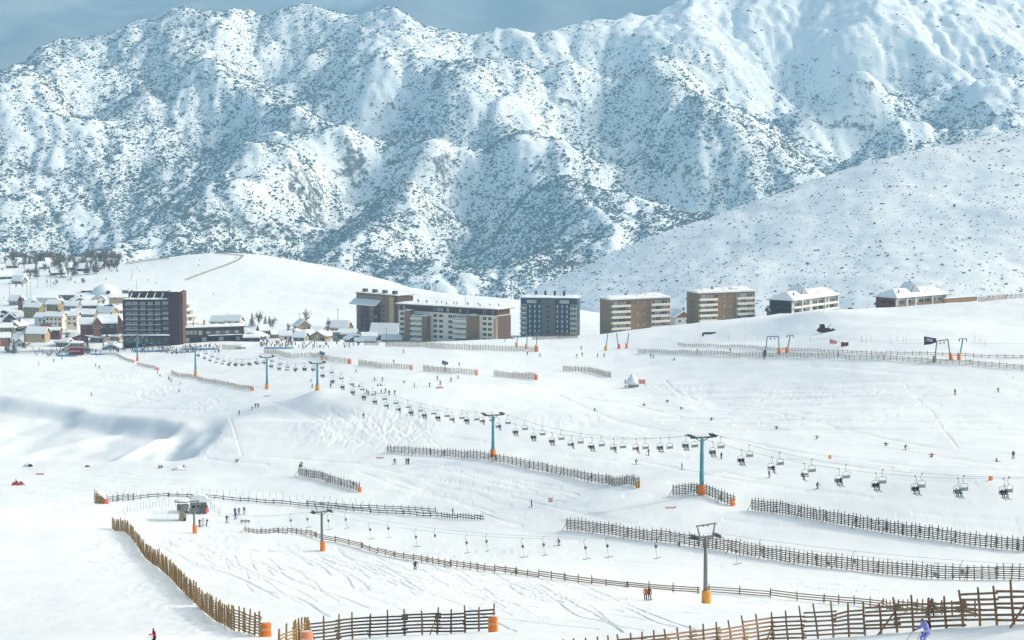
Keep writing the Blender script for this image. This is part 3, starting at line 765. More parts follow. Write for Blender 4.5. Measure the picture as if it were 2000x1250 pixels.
def fence(key, pts, n, h, rails, label, mat='wood', w=0.14, rail_h=0.15, over=0.35, lean=0.03, h_end=None, tone=None, braces=True, far=False, base_gap=0.12, group="slat fences on the ski slope", span=2, leanx=0.0, pxs=None, pxh=None):
    P = resample(pix_path(pts), n) if pxs is None else [Vector(ray_ground(x, float(np.interp(x, [q[0] for q in pts], [q[1] for q in pts])))) for x in pxs]
    n = len(P); o0 = P[0]
    root = empty("slat_fence", o0, 0.0, label, "fence", group)
    r_ = random.Random(hash(key) % 1000 if isinstance(key, int) else sum(map(ord, key)))
    hs = [h if h_end is None else h + (h_end - h) * i / max(1, n - 1) for i in range(n)]
    hs = [x * r_.uniform(0.94, 1.07) for x in hs] if pxh is None else [float(np.interp(PCX + p.x / p.y * FPX, [q[0] for q in pxh], [q[1] for q in pxh])) * p.y / FPX * r_.uniform(0.97, 1.03) for p in P]
    for i, p in enumerate(P):
        po = link("post", post_mesh(round(hs[i] * 4) / 4, w * (1.1 if far else 1.0), mat, i % 5), None, root)
        po.location = p - o0; po.rotation_euler = (r_.gauss(0, lean), r_.gauss(leanx, lean), r_.uniform(0, 6) if not leanx else 0)
    # slat panels: each spans two bays, its ends run past the posts, neighbours sit at slightly different heights
    bb = MB(); side = 1
    for i in range(0, n - 1, span):
        j = min(n - 1, i + span)
        b = bb if far else MB(); dz = r_.uniform(-0.08, 0.08); side = -side
        d = (P[j] - P[i]); d.z = 0
        nrm = Vector((-d.y, d.x, 0)).normalized() * (side * w * 0.75)
        top = min(hs[i:j + 1]) * 0.86
        step = (top - base_gap) / max(1, rails - 0.0)
        for k in range(rails):
            z = base_gap + step * (k + 0.5) + dz + r_.uniform(-.03, .03)
            ext = d.normalized() * (over if not far else 0.0) * r_.uniform(0.3, 1.0)
            a_ = P[i] - o0 - ext + nrm + Vector((0, 0, z)); c_ = P[j] - o0 + ext + nrm + Vector((0, 0, z + r_.uniform(-.03, .03)))
            if j - i == 2 and not far:
                m_ = P[i + 1] - o0 + nrm + Vector((0, 0, z)); b.bar(a_, m_, 0.045, rail_h); b.bar(m_, c_, 0.045, rail_h)
            else: b.bar(a_, c_, 0.045, rail_h)
        if not far:
            b.build("slat_panel", M[tone or mat], root)
            if braces and i % 8 == 0:
                bc = MB(); q = P[i] - o0; side_ = Vector((-d.y, d.x, 0)).normalized()
                bc.bar(q + Vector((0, 0, hs[i] * 0.7)), q + side_ * (-1.2) + Vector((0, 0, -0.1)), 0.075, 0.075); bc.build("brace", M[mat], root)
    if far: bb.build("slats", M[tone or mat], root)
    FENCES[key] = P
    return root

fence('A', [(220, 1033), (273, 1073), (314, 1112), (355, 1153), (384, 1181)], 62, 2.5, 7, "long golden slat fence running down from the drag lift station", 'wood_gold', w=0.2, rail_h=0.12, span=2, braces=False)
fence('B', [(388, 1186), (416, 1209), (457, 1232), (508, 1245)], 24, 2.4, 7, "golden slat fence below the gap, ending at the orange pad near the bottom edge", 'wood_gold', w=0.17, rail_h=0.12, braces=False)
fence('C', [(545, 1283), (575, 1272), (603, 1260)], 9, 2.4, 7, "short slat fence seen nearly end-on between the orange and salmon pads", 'wood_gold', w=0.16, rail_h=0.12)
fence('D', [(604, 1258), (690, 1248), (838, 1239), (963, 1232)], 13, 2.4, 6, "dark brown slat fence between the salmon pad and a large orange pad", 'wood', tone='wood_dark', w=0.15)
EPX = [690.0]
while EPX[-1] < 2030: EPX.append(EPX[-1] + float(np.interp(EPX[-1], [690, 1000, 1300, 1612, 2000], [17, 18.5, 24, 30.5, 34])))
fence('E', [(690, 1311), (1000, 1319), (1296, 1286), (1410, 1270), (1524, 1254), (1613, 1247), (1701, 1240), (1790, 1232), (1887, 1224), (1953, 1221), (2030, 1218)], 58, 2.35, 6, "nearest brown slat fence with leaning posts behind the skier in lavender", 'wood', w=0.115, rail_h=0.12, leanx=-0.09, pxs=EPX, tone='wood_near', pxh=[(690, 62), (1296, 60), (1410, 56), (1450, 64), (1524, 61), (1581, 67), (1613, 73), (1701, 68), (1733, 66), (1790, 75), (1824, 65), (1856, 66), (1887, 76), (1953, 81), (1991, 90), (2030, 90)])
fence('F', [(479, 1040), (626, 1054), (704, 1070), (755, 1086), (819, 1096), (888, 1108), (947, 1116), (1050, 1128), (1182, 1144), (1277, 1153), (1363, 1159)], 52, 1.35, 3, "low half buried slat fence curving below the drag lift line", 'wood', w=0.13, h_end=1.1, rail_h=0.14)
fence('F2', [(1385, 1158), (1499, 1166), (1608, 1178), (1723, 1187), (1828, 1199), (1905, 1205)], 24, 1.25, 3, "low half buried slat fence right of the grey drag lift mast with the amber pad", 'wood', w=0.13, rail_h=0.13)
fence('G', [(1108, 1035), (1269, 1057), (1384, 1071), (1499, 1092), (1605, 1108), (1705, 1119), (1823, 1131), (2020, 1134)], 98, 2.35, 6, "long tall slat fence passing behind the head of the grey drag lift mast", 'wood', tone='wood_dark', w=0.14, rail_h=0.13)
fence('H', [(1469, 997), (1503, 1001), (1615, 1020), (1756, 1045), (1884, 1064), (2020, 1079)], 72, 2.4, 6, "tall slat fence below the chairs at the right, running out of the picture", 'wood_dark', w=0.14, rail_h=0.13)
fence('I', [(1315, 968), (1433, 988)], 21, 2.3, 6, "short slat fence in front of the nearest teal lift tower", 'wood_dark', w=0.14, rail_h=0.13)
fence('J', [(757, 884), (862, 891), (932, 896), (1000, 908), (1095, 927), (1185, 944), (1248, 953)], 80, 2.15, 6, "long tall slat fence running past the mid slope teal tower", 'wood_dark', w=0.14, rail_h=0.12)
fence('K', [(584, 929), (650, 946), (703, 961)], 27, 2.3, 7, "short slat fence standing alone left of centre with an orange pad at its lower end", 'wood_dark', w=0.14, rail_h=0.12)
fence('L', [(210, 981), (260, 977)], 6, 1.7, 4, "short bluish rail fence right of the small red pad", 'wood_blue', w=0.13, rail_h=0.12, braces=False)
fence('L2', [(261, 977), (286, 974), (337, 971), (393, 973), (447, 978), (500, 982), (554, 986), (608, 991), (693, 1000), (780, 1005), (860, 1010), (944, 1016)], 54, 1.25, 2, "long low bluish rail fence behind the drag lift station", 'wood_blue', w=0.12, rail_h=0.17, braces=False)
fence('L3', [(600, 986), (647, 990), (720, 994), (790, 997), (851, 1001)], 18, 1.2, 2, "second low bluish rail fence just behind the long one", 'wood_blue', w=0.12, rail_h=0.15, braces=False)
fence('M', [(186, 984), (203, 985)], 8, 3.2, 8, "short golden slat fence tapering down towards the small red pad", 'wood_gold', w=0.18, h_end=1.4, rail_h=0.14, braces=False)
fence('S', [(472, 1022), (486, 1022)], 3, 0.9, 2, "tiny section of dark rail fence beside the drag lift track", 'wood_dark', w=0.1, braces=False)
FG = "far slat fences around the village runs"
fence('N1', [(516, 690), (568, 699), (603, 698)], 34, 2.3, 4, "pale slat fence under the snow gun, left of a matching one", 'wood_pale', far=True, group=FG)
fence('N2', [(606, 697), (641, 705), (683, 710)], 30, 2.3, 4, "pale slat fence sloping down to a red pad below the small dark snow gun", 'wood_pale', far=True, group=FG)
fence('N3', [(700, 713), (745, 720), (805, 722)], 34, 2.3, 4, "pale slat fence between the two snow guns", 'wood_pale', far=True, group=FG)
fence('N4', [(827, 724), (880, 729), (932, 732)], 32, 2.2, 4, "pale brown slat fence below the right-hand snow gun", 'wood_pale', far=True, group=FG)
fence('N5', [(965, 734), (1000, 739), (1047, 742)], 26, 2.4, 5, "dark slat fence on the rise above the chairs", 'wood', far=True, group=FG)
fence('N6', [(1100, 725), (1150, 727), (1193, 738)], 26, 2.2, 5, "dark slat fence left of the snow covered hut", 'wood', far=True, group=FG)
fence('N7', [(712, 674), (739, 675)], 14, 2.4, 4, "very short pale slat fence left of the long one before the white banded block", 'wood_pale', far=True, group=FG)
fence('N8', [(753, 677), (867, 682), (960, 685), (1050, 687)], 90, 2.6, 5, "long pale slat fence in front of the white banded apartment block", 'wood_pale', far=True, group=FG)
fence('N9', [(1246, 690), (1367, 694), (1500, 698), (1663, 703), (1826, 710), (1935, 718), (2010, 724)], 100, 1.9, 4, "very long slat fence below the right-hand drag lifts", 'wood_pale', far=True, group=FG)
fence('N10', [(1325, 675), (1408, 680), (1500, 685), (1609, 690), (1745, 694), (2010, 702)], 90, 1.4, 2, "low slat fence uphill of the very long one under the right-hand drag lifts", 'wood', far=True, group=FG)
fence('N11', [(201, 693), (228, 695), (262, 708)], 26, 1.5, 3, "low slat fence in front of the hotel, left of the tower", 'wood', far=True, group=FG)
fence('N12', [(268, 713), (307, 723)], 14, 1.5, 3, "low slat fence ending at a small red pad below the hotel", 'wood', far=True, group=FG)
fence('N13', [(335, 730), (397, 745), (450, 754), (493, 762)], 46, 1.7, 4, "slat fence passing the foot of a teal tower below the hotel", 'wood', far=True, group=FG)
fence('N14', [(434, 681), (470, 683)], 16, 2.4, 4, "pale slat fence in front of the low hotel wing", 'wood_pale', far=True, group=FG)
fence('N15', [(1040, 664), (1085, 662), (1128, 660)], 36, 2.3, 5, "brown slat fence at the foot of the slate blue block", 'wood', far=True, group=FG)
fence('N16', [(1911, 590), (1966, 584), (2010, 578)], 34, 2.3, 4, "slat fence along the snow ridge at the far right", 'wood', far=True, group=FG)
fence('N17', [(245, 517), (290, 510), (330, 506)], 26, 1.8, 4, "slat fence along the left crest of the white knoll", 'wood', far=True, group=FG)
fence('N18', [(475, 501), (465, 510), (440, 520), (400, 534), (362, 548)], 40, 1.6, 4, "slat fence descending the white knoll behind the hotel", 'wood', far=True, group=FG)
fence('N19', [(418, 495), (445, 498), (475, 501)], 18, 1.6, 4, "slat fence across the top of the white knoll", 'wood', far=True, group=FG)
fence('N20', [(95, 541), (130, 545)], 14, 2.0, 4, "slat fence in the snow below the left-hand cabins", 'wood_pale', far=True, group=FG)

# ------------------------------------------------------------------ padding at fence ends
_pads = {}
def crash_pad(px, py, w, h, mat, label, rz=0.3, group="pads at the fence ends"):
    p = ray_ground(px, py)
    root = empty("crash_pad", p, rz, label, "safety pad", group)
    b = MB(); n = 10; d = w * 0.55
    ring = []
    for k in range(n):
        a = 6.28318 * (k + 0.5) / n; ca, sa = math.cos(a), math.sin(a)
        ring.append((math.copysign(abs(ca) ** 0.5, ca) * w / 2, math.copysign(abs(sa) ** 0.5, sa) * d / 2))
    vs = []; zs = [(-0.2, 1.0), (h * 0.08, 1.03), (h * 0.92, 1.0), (h, 0.9)]
    for z, k in zs: vs += [(x * k, y * k, z) for x, y in ring]
    fs = [tuple(range(3 * n, 4 * n))]
    for i in range(3):
        for k in range(n): fs.append((i * n + k, i * n + (k + 1) % n, (i + 1) * n + (k + 1) % n, (i + 1) * n + k))
    b.add(vs, fs); b.build("padding", M[mat], root, True)
    s = MB(); s.box((0, -d * 0.54, h * 0.55), (w * 0.9, 0.03, 0.05)); s.box((0, 0, h + 0.03), (w * 0.8, d * 0.7, 0.06)); s.build("strap", M['strap'], root)
    return root
crash_pad(520, 1244, 0.95, 1.35, 'orange', "large orange pad at the lower end of the golden slat fence", 0.2)
crash_pad(599, 1262, 1.05, 1.25, 'salmon', "salmon pad where two slat fences meet at the bottom edge", 0.2)
crash_pad(963, 1234, 0.80, 1.35, 'orange', "large orange pad at the right end of the dark brown fence", -0.2)
crash_pad(703, 961, 0.85, 1.1, 'orange', "orange pad at the lower end of the short fence left of centre")
crash_pad(1246, 953, 0.85, 1.4, 'amber', "amber pad at the right end of the long fence in mid slope")
crash_pad(1431, 988, 0.85, 1.35, 'orange', "orange pad at the right end of the fence before the nearest teal tower")
crash_pad(207, 984, 1.2, 1.1, 'red_pad', "small red pad between the tapering golden fence and the bluish rails")
crash_pad(683, 711, 1.3, 2.0, 'red_pad', "red pad at the right end of the pale fence below the apartment blocks")
crash_pad(804, 723, 1.0, 1.7, 'salmon', "salmon pad at the end of the pale fence between the snow guns")
crash_pad(931, 733, 1.0, 1.9, 'salmon', "salmon pad at the end of the fence below the right-hand snow gun")
crash_pad(1047, 742, 1.2, 1.7, 'red_pad', "red pad at the end of the dark fence on the rise")
crash_pad(493, 763, 1.1, 1.3, 'orange', "orange pad at the lower end of the fence below the hotel")
crash_pad(308, 723, 1.3, 1.2, 'red_pad', "red pad at the end of the low fence below the hotel")
crash_pad(261, 709, 1.0, 1.4, 'salmon', "salmon pad beside the tower foot in front of the hotel")
crash_pad(1048, 687, 1.4, 2.4, 'orange', "orange pad at the right end of the long pale fence")
crash_pad(1621, 896, 0.62, 0.75, 'orange', "square orange marker pad alone on the snow above the chairs", group="marker pads on the open slope")
crash_pad(1935, 938, 0.75, 0.75, 'orange', "square orange marker pad beside the rightmost chairs", group="marker pads on the open slope")

# ------------------------------------------------------------------ chairlift
LINE = lambda Y: 173.3 - 0.32 * Y
ldir = Vector((-0.32, 1.0, 0)).normalized(); lperp = Vector((ldir.y, -ldir.x, 0))      # lperp points right and away from the line
if lperp.x < 0: lperp = -lperp
LROT = math.atan2(lperp.y, lperp.x)
def tower_things():
    spec = [(300, 15.3, "offscreen"), (430, 10.9, "nearest tall teal lift tower with an orange padded foot"), (556, 10.3, "teal lift tower standing at the long mid slope fence"),
            (737, 8.8, "teal lift tower on the mound left of centre with an amber padded foot"), (813, 11.4, "teal lift tower left of the mound, among empty chairs"),
            (952, 12.0, "teal lift tower rising from the fence below the hotel"), (1105, 13.2, "pale teal lift tower right in front of the hotel facade"), (1220, 8.6, "small teal lift tower left of the hotel by the crowd")]
    out = []
    for Y, H, lab in spec:
        x = LINE(Y); z = on_ground(x, Y)
        out.append((Vector((x, Y, z)), H))
        if lab == "offscreen": continue
        root = empty("lift_tower", (x, Y, z), LROT, lab, "lift tower", "teal towers of the chairlift")
        b = MB(); b.tube([(0, 0, -0.5), (0, 0, H * 0.38), (0, 0, H * 0.385), (0, 0, H * 0.72), (0, 0, H * 0.725), (0, 0, H)], [0.42, 0.41, 0.36, 0.35, 0.31, 0.29], 12); b.build("pole", M['teal'], root, True)
        b = MB(); b.bar((-2.3, 0, H - 0.05), (2.3, 0, H - 0.05), 0.3, 0.32); b.bar((-1.5, 0, H - 0.1), (0, 0, H - 0.9), 0.14, 0.14); b.bar((1.5, 0, H - 0.1), (0, 0, H - 0.9), 0.14, 0.14)
        b.bar((-2.2, 0, H + 0.1), (-2.2, 0, H + 0.75), 0.1, 0.1); b.bar((2.2, 0, H + 0.1), (2.2, 0, H + 0.75), 0.1, 0.1); b.build("crossarm", M['steel'], root)
        for s in (-1, 1):
            b = MB(); b.bar((s * 2.2, -1.7, H + 0.16), (s * 2.2, 1.7, H + 0.16), 0.14, 0.22)
            b.bar((s * 2.55, -1.7, H + 0.35), (s * 2.55, 1.7, H + 0.35), 0.5, 0.05)
            for k in range(-3, 4): b.tube([(s * 2.2 - 0.09, k * 0.5, H + 0.28), (s * 2.2 + 0.09, k * 0.5, H + 0.28)], 0.22, 10)
            b.build("sheave_train", M['black'], root)
        b = MB()
        for s in (-0.2, 0.2): b.bar((s, -0.55, 1.6), (s, -0.42, H), 0.05, 0.05)
        for k in range(int(H / 0.45) - 4): b.bar((-0.2, -0.53 + 0.02 * k / 3, 1.9 + k * 0.45), (0.2, -0.53 + 0.02 * k / 3, 1.9 + k * 0.45), 0.04, 0.04)
        b.build("ladder", M['teal'], root)
        b = MB(); b.tube([(0, 0, -0.3), (0, 0, 1.75), (0, 0, 1.85)], [0.72, 0.70, 0.55], 12); b.build("pad", M['amber' if Y in (737, 813, 952) else 'orange'], root, True)
    return out
TOW = tower_things()
def rope_pts(side, step=None):
    """support points of one rope, ordered from the village up to the right"""
    return [p + lperp * (side * 2.2) + Vector((0, 0, H + 0.52)) for p, H in reversed(TOW)]
def rope_curve(sup, n=14, sagk=0.022):
    pts = []
    for a, b in zip(sup[:-1], sup[1:]):
        L = (b - a).length
        for k in range(n):
            t = k / n; p = a.lerp(b, t); p.z -= 4 * t * (1 - t) * sagk * L; pts.append(p)
    pts.append(sup[-1].copy()); return pts
def make_rope(name, sup, label, r, cat, group, sagk=0.022):
    pts = rope_curve(sup, sagk=sagk); b = MB(); o0 = pts[0]; b.tube([p - o0 for p in pts], r, 5)
    o = b.build(name, M['rope']); o.location = o0
    tag(o, label, cat, group); return pts
near_rope = make_rope("haul_rope", rope_pts(-1), "nearer steel rope of the chairlift carrying the loaded chairs", 0.020, "cable", "ropes of the chairlift")
far_rope = make_rope("haul_rope", rope_pts(1), "farther steel rope of the chairlift carrying the returning chairs", 0.020, "cable", "ropes of the chairlift")
M['seat_grey'] = simple_mat("grey_green_seat", (0.22, 0.25, 0.25), 0.5)
def make_chair():
    root = empty("lift_chair", (0, 0, 0), 0)
    b = MB(); b.box((0, 0, 0.0), (0.12, 0.35, 0.16)); b.tube([(0, 0, 0), (0.16, 0, -0.3), (0.22, 0, -0.6), (0.1, 0, -0.85), (0, 0, -1.0), (0, 0, -1.12)], 0.04, 6); b.build("hanger", M['galv'], root)
    b = MB()
    b.tube([(-0.62, 0.12, -2.25), (-0.66, 0.02, -2.0), (-0.66, 0.0, -1.3), (-0.55, 0, -1.14), (0.55, 0, -1.14), (0.66, 0.0, -1.3), (0.66, 0.02, -2.0), (0.62, 0.12, -2.25)], 0.035, 6)
    b.tube([(-0.66, 0, -1.75), (-0.66, -0.42, -1.75)], 0.025, 5); b.tube([(0.66, 0, -1.75), (0.66, -0.42, -1.75)], 0.025, 5); b.build("frame", M['galv'], root)
    b = MB(); b.box((0, -0.2, -2.18), (1.22, 0.52, 0.09)); b.build("seat", M['seat_grey'], root)
    b = MB(); b.box((0, 0.10, -1.88), (1.20, 0.06, 0.34)); b.build("backrest", M['seat_grey'], root)
    return root
chair0 = make_chair()
SPANS = [(1220, 1105, "between the tower before the hotel and the crowd"), (1105, 952, "below the hotel, left of the fence tower"), (952, 813, "between the fence tower and the tower among empty chairs"),
         (813, 737, "between the tower pair left of centre"), (737, 556, "between the mound tower and the mid slope tower"), (556, 430, "between the two nearest teal towers"), (430, 300, "right of the nearest teal tower")]
CHAIRS = []                                                     # (location, side, index) for the riders
def hang_chairs(pts, side, s0, spacing):
    P = np.array([tuple(p) for p in pts]); t = np.concatenate([[0], np.cumsum(np.linalg.norm(np.diff(P, axis=0), axis=1))])
    s = np.arange(s0, t[-1] - 1, spacing); n_in = {}
    for v in s:
        loc = [np.interp(v, t, P[:, k]) for k in range(3)]
        if loc[0] / loc[1] > 0.235 or loc[1] > 1190: continue
        sp = next((i for i, (a, b, _) in enumerate(SPANS) if b <= loc[1] - side * 0.7 <= a + 3), 6)
        n_in[sp] = n_in.get(sp, 0) + 1
        CHAIRS.append((Vector(loc), side, sp, n_in[sp]))
# arc position of a known chair fixes the phase on each rope
def phase(pts, px, spacing):
    P = np.array([tuple(p) for p in pts]); t = np.concatenate([[0], np.cumsum(np.linalg.norm(np.diff(P, axis=0), axis=1))])
    pp = PCX + P[:, 0] / P[:, 1] * FPX
    return float(np.interp(px, pp, t)) % spacing
CSP = 13.2
hang_chairs(near_rope, -1, phase(near_rope, 1645, CSP), CSP)
hang_chairs(far_rope, 1, phase(far_rope, 1660, CSP), CSP)
first = True
for loc, side, sp, k in CHAIRS:
    c = chair0 if first else copy_tree(chair0); first = False
    c.location = loc; c.rotation_euler = (rnd.gauss(0, 0.02), rnd.gauss(0, 0.03), LROT + (0 if side < 0 else math.pi))
    tag(c, "%s chair on the %s rope %s" % (ORD[min(k - 1, 29)], "nearer" if side < 0 else "farther", SPANS[sp][2]), "lift chair", "chairs of the chairlift")

# ------------------------------------------------------------------ drag lift in the foreground
DLINE = lambda Y: 153.0 - 0.4575 * Y
ddir = Vector((-0.4575, 1.0, 0)).normalized(); dperp = Vector((ddir.y, -ddir.x, 0))
if dperp.x < 0: dperp = -dperp
DROT = math.atan2(dperp.y, dperp.x)
DT = []
for Y, H, lab, padm in [(282, 8.3, "tall grey drag lift mast with a large amber pad at its foot", 'amber'), (409, 7.0, "grey drag lift mast with an orange pad, left of centre", 'orange'), (481, 4.6, "short grey drag lift mast in front of the station cabin", 'orange')]:
    x = DLINE(Y); z = on_ground(x, Y); DT.append((Vector((x, Y, z)), H))
    root = empty("drag_lift_mast", (x, Y, z), DROT, lab, "lift mast", "grey masts of the drag lift")
    b = MB(); b.tube([(0, 0, -0.5), (0, 0, H * 0.5), (0, 0, H + 0.1)], [0.27, 0.25, 0.2], 12); b.build("pole", M['galv'], root, True)
    b = MB(); b.bar((-1.75, 0, H), (1.75, 0, H + 0.12), 0.22, 0.24); b.bar((-1.1, 0, H), (0, 0, H - 0.6), 0.1, 0.1); b.bar((1.1, 0, H), (0, 0, H - 0.6), 0.1, 0.1); b.build("crossarm", M['galv'], root)
    b = MB(); b.bar((-0.85, 0, H + 0.1), (-1.25, 0, H + 1.55), 0.14, 0.14); b.bar((0.95, 0, H + 0.1), (1.3, 0, H + 1.65), 0.14, 0.14); b.bar((-1.4, 0, H + 1.5), (1.45, 0, H + 1.66), 0.16, 0.16)
    for s in (-0.35, 0.25): b.box((s, 0, H + 1.5), (0.14, 0.2, 0.3))
    b.build("maintenance_frame", M['galv'], root)
    for s in (-1, 1):
        b = MB(); b.bar((s * 1.55, -0.95, H + 0.02), (s * 1.55, 0.95, H + 0.02), 0.16, 0.2)
        for k in range(-2, 3): b.tube([(s * 1.55 - 0.07, k * 0.42, H + 0.2), (s * 1.55 + 0.07, k * 0.42, H + 0.2)], 0.2, 10)
        b.bar((s * 1.85, -0.95, H - 0.02), (s * 1.85, 0.95, H - 0.02), 0.35, 0.04); b.build("sheave_train", M['steel'], root)
    b = MB(); pw = 0.62 if Y < 300 else 0.5
    b.tube([(0.1, -0.1, -0.3), (0.1, -0.1, 1.55), (0.1, -0.1, 1.62)], [pw, pw, pw * 0.8], 8); b.build("pad", M[padm], root)
sx, sy = DLINE(492) + 1.0, 492.0; sz = on_ground(sx, sy)
def dsup(side):
    s = [Vector((sx, sy, sz + 4.3)) + dperp * (side * 1.4)] + [p + dperp * (side * 1.55) + Vector((0, 0, H + 0.42)) for p, H in reversed(DT)]
    s.append(Vector((DLINE(150), 150, -30.5)) + dperp * (side * 1.55)); return s
drope_n = make_rope("drag_rope", dsup(-1), "nearer rope of the foreground drag lift", 0.014, "cable", "ropes of the drag lift", 0.016)
drope_f = make_rope("drag_rope", dsup(1), "farther rope of the foreground drag lift", 0.014, "cable", "ropes of the drag lift", 0.016)
def make_tow(full):
    root = empty("tow_bar", (0, 0, 0), 0)
    b = MB(); b.tube([(0, 0, 0.02), (0.05, 0, 0.06), (-0.22, 0, -0.12), (-0.32, 0, -0.4), (-0.2, 0, -0.75), (-0.08, 0, -0.95)], 0.028, 6); b.build("hanger", M['galv'], root)
    b = MB(); b.tube([(-0.06, -0.09, -1.15), (-0.06, 0.09, -1.15)], 0.2, 12); b.box((-0.06, 0, -1.3), (0.16, 0.16, 0.3)); b.build("spring_box", M['steel'], root)
    if full:
        b = MB(); b.tube([(-0.06, 0, -1.4), (0.1, 0, -2.75)], 0.022, 5); b.build("cord", M['steel'], root)
        b = MB(); b.tube([(-0.5, -0.1, -2.68), (-0.2, 0, -2.78), (0.1, 0, -2.75), (0.45, 0.1, -2.72), (0.72, 0.12, -2.66)], 0.04, 6); b.build("tee_bar", M['black'], root)
    return root
tow_full, tow_short = make_tow(True), make_tow(False)
used = set()
def hang_tows(pts, px0, spacing, which, side):
    P = np.array([tuple(p) for p in pts]); t = np.concatenate([[0], np.cumsum(np.linalg.norm(np.diff(P, axis=0), axis=1))])
    ph = phase(pts, px0, spacing); k = 0
    for v in np.arange(ph, t[-1], spacing):
        loc = [np.interp(v, t, P[:, i]) for i in range(3)]
        if loc[0] / loc[1] > 0.23 or loc[0] / loc[1] < -0.1: continue
        full = which(PCX + loc[0] / loc[1] * FPX); src = tow_full if full else tow_short
        c = src if full not in used else copy_tree(src); used.add(full)
        c.location = loc; c.rotation_euler = (0, 0, DROT + rnd.uniform(-0.5, 0.5))
        tag(c, "%s %s on the %s drag lift rope, counted from the station" % (ORD[k], "tee bar" if full else "retracted spring box", side), "tow bar", "tow bars of the drag lift"); k += 1
hang_tows(drope_n, 720, 20.5, lambda px: px < 1470, "nearer")
hang_tows(drope_f, 756, 20.5, lambda px: px < 1330 and not 825 < px < 860, "farther")

# ------------------------------------------------------------------ buildings
def plaster(name, col, var=0.1, scale=0.6): return simple_mat(name, col, 0.8, var=var, scale=scale, spec=0.2)
M['aubergine'] = plaster("aubergine_panels", (0.07, 0.022, 0.026))
M['aubergine_edge'] = plaster("brown_edge", (0.13, 0.07, 0.055))
M['taupe'] = plaster("taupe_render", (0.26, 0.175, 0.105))
M['umber'] = plaster("umber_render", (0.25, 0.155, 0.085))
M['umber_dark'] = plaster("dark_umber_render", (0.10, 0.062, 0.045))
M['beige'] = plaster("beige_render", (0.46, 0.35, 0.21))
M['plum'] = plaster("plum_panels", (0.13, 0.055, 0.055))
M['cream'] = plaster("cream_bands", (0.80, 0.73, 0.62))
M['white_wall'] = plaster("white_render", (0.70, 0.70, 0.68))
M['slate'] = plaster("slate_blue_panels", (0.045, 0.058, 0.085))
M['slate_mid'] = plaster("grey_panels", (0.115, 0.105, 0.105))
M['ochre'] = plaster("ochre_render", (0.30, 0.235, 0.10))
M['grey_wall'] = plaster("grey_render", (0.30, 0.31, 0.30))
M['oak'] = plaster("orange_timber", (0.32, 0.13, 0.055))
M['darkwood'] = plaster("dark_timber", (0.075, 0.045, 0.035))
M['redwood'] = plaster("red_timber", (0.19, 0.06, 0.05))
M['greyroof'] = plaster("blue_grey_roof", (0.30, 0.36, 0.40))
M['greenroof'] = plaster("grey_green_roof", (0.16, 0.21, 0.20))
def glass_mat(name, col, rough=0.12):
    m, nt, b = new_mat(name); geo = nt.nodes.new("ShaderNodeNewGeometry"); no = nt.nodes.new("ShaderNodeTexNoise"); no.inputs["Scale"].default_value = 0.35
    nt.links.new(geo.outputs["Position"], no.inputs["Vector"])
    x = nt.nodes.new("ShaderNodeMix"); x.data_type = 'RGBA'; x.inputs["A"].default_value = (*[c * 0.4 for c in col], 1); x.inputs["B"].default_value = (*[c * 1.6 for c in col], 1)
    nt.links.new(no.outputs["Fac"], x.inputs["Factor"]); nt.links.new(x.outputs["Result"], b.inputs["Base Color"]); b.inputs["Roughness"].default_value = rough; b.inputs["Specular IOR Level"].default_value = 0.7 if rough < 0.25 else 0.25
    return m
M['glass_dark'] = glass_mat("dark_glass", (0.016, 0.018, 0.022), 0.3); M['glass_pale'] = glass_mat("painted_reflection_glass", (0.34, 0.38, 0.36), 0.2)  # glass_pale has the panes' bright reflection put into its base colour
M['glass_grey'] = glass_mat("grey_glass", (0.09, 0.11, 0.115), 0.15)
_wcache = {}
def window_mesh(w, h, frame, glass):
    k = (round(w, 2), round(h, 2), frame, glass)
    if k not in _wcache:
        b = MB(); t = 0.12
        for c, s in (((0, 0, h / 2 - t / 2), (w, 0.16, t)), ((0, 0, -h / 2 + t / 2), (w, 0.2, t)), ((-w / 2 + t / 2, 0, 0), (t, 0.16, h - 2 * t)), ((w / 2 - t / 2, 0, 0), (t, 0.16, h - 2 * t))): b.box(c, s, 0)
        if w > 1.6: b.box((0, 0, 0), (0.08, 0.14, h - 2 * t), 0)
        b.box((0, 0.02, 0), (w - 2 * t, 0.08, h - 2 * t), 1)
        _wcache[k] = b.mesh("window", [M[frame], M[glass]])
    return _wcache[k]
def window(root, x, y, z, w, h, frame='white_wall', glass='glass_dark', rz=0.0, label=None):
    o = link("window", window_mesh(w, h, frame, glass), None, root); o.location = (x, y, z); o.rotation_euler = (0, 0, rz)
    return o
def balcony(root, x, y, z, w, d, hh=1.0, mat='cream', snow=True, name="balcony"):
    b = MB(); b.box((x, y - d / 2, z + 0.1), (w, d, 0.2)); b.box((x, y - d + 0.06, z + 0.2 + hh / 2), (w, 0.12, hh)); b.box((x - w / 2 + 0.06, y - d / 2 + 0.06, z + 0.2 + hh / 2), (0.12, d - 0.24, hh)); b.box((x + w / 2 - 0.06, y - d / 2 + 0.06, z + 0.2 + hh / 2), (0.12, d - 0.24, hh))
    if snow: b.box((x, y - d + 0.06, z + 0.24 + hh), (w - 0.1, 0.22, 0.16), 1)
    b.build(name, [M[mat], M['roof_snow']], root)
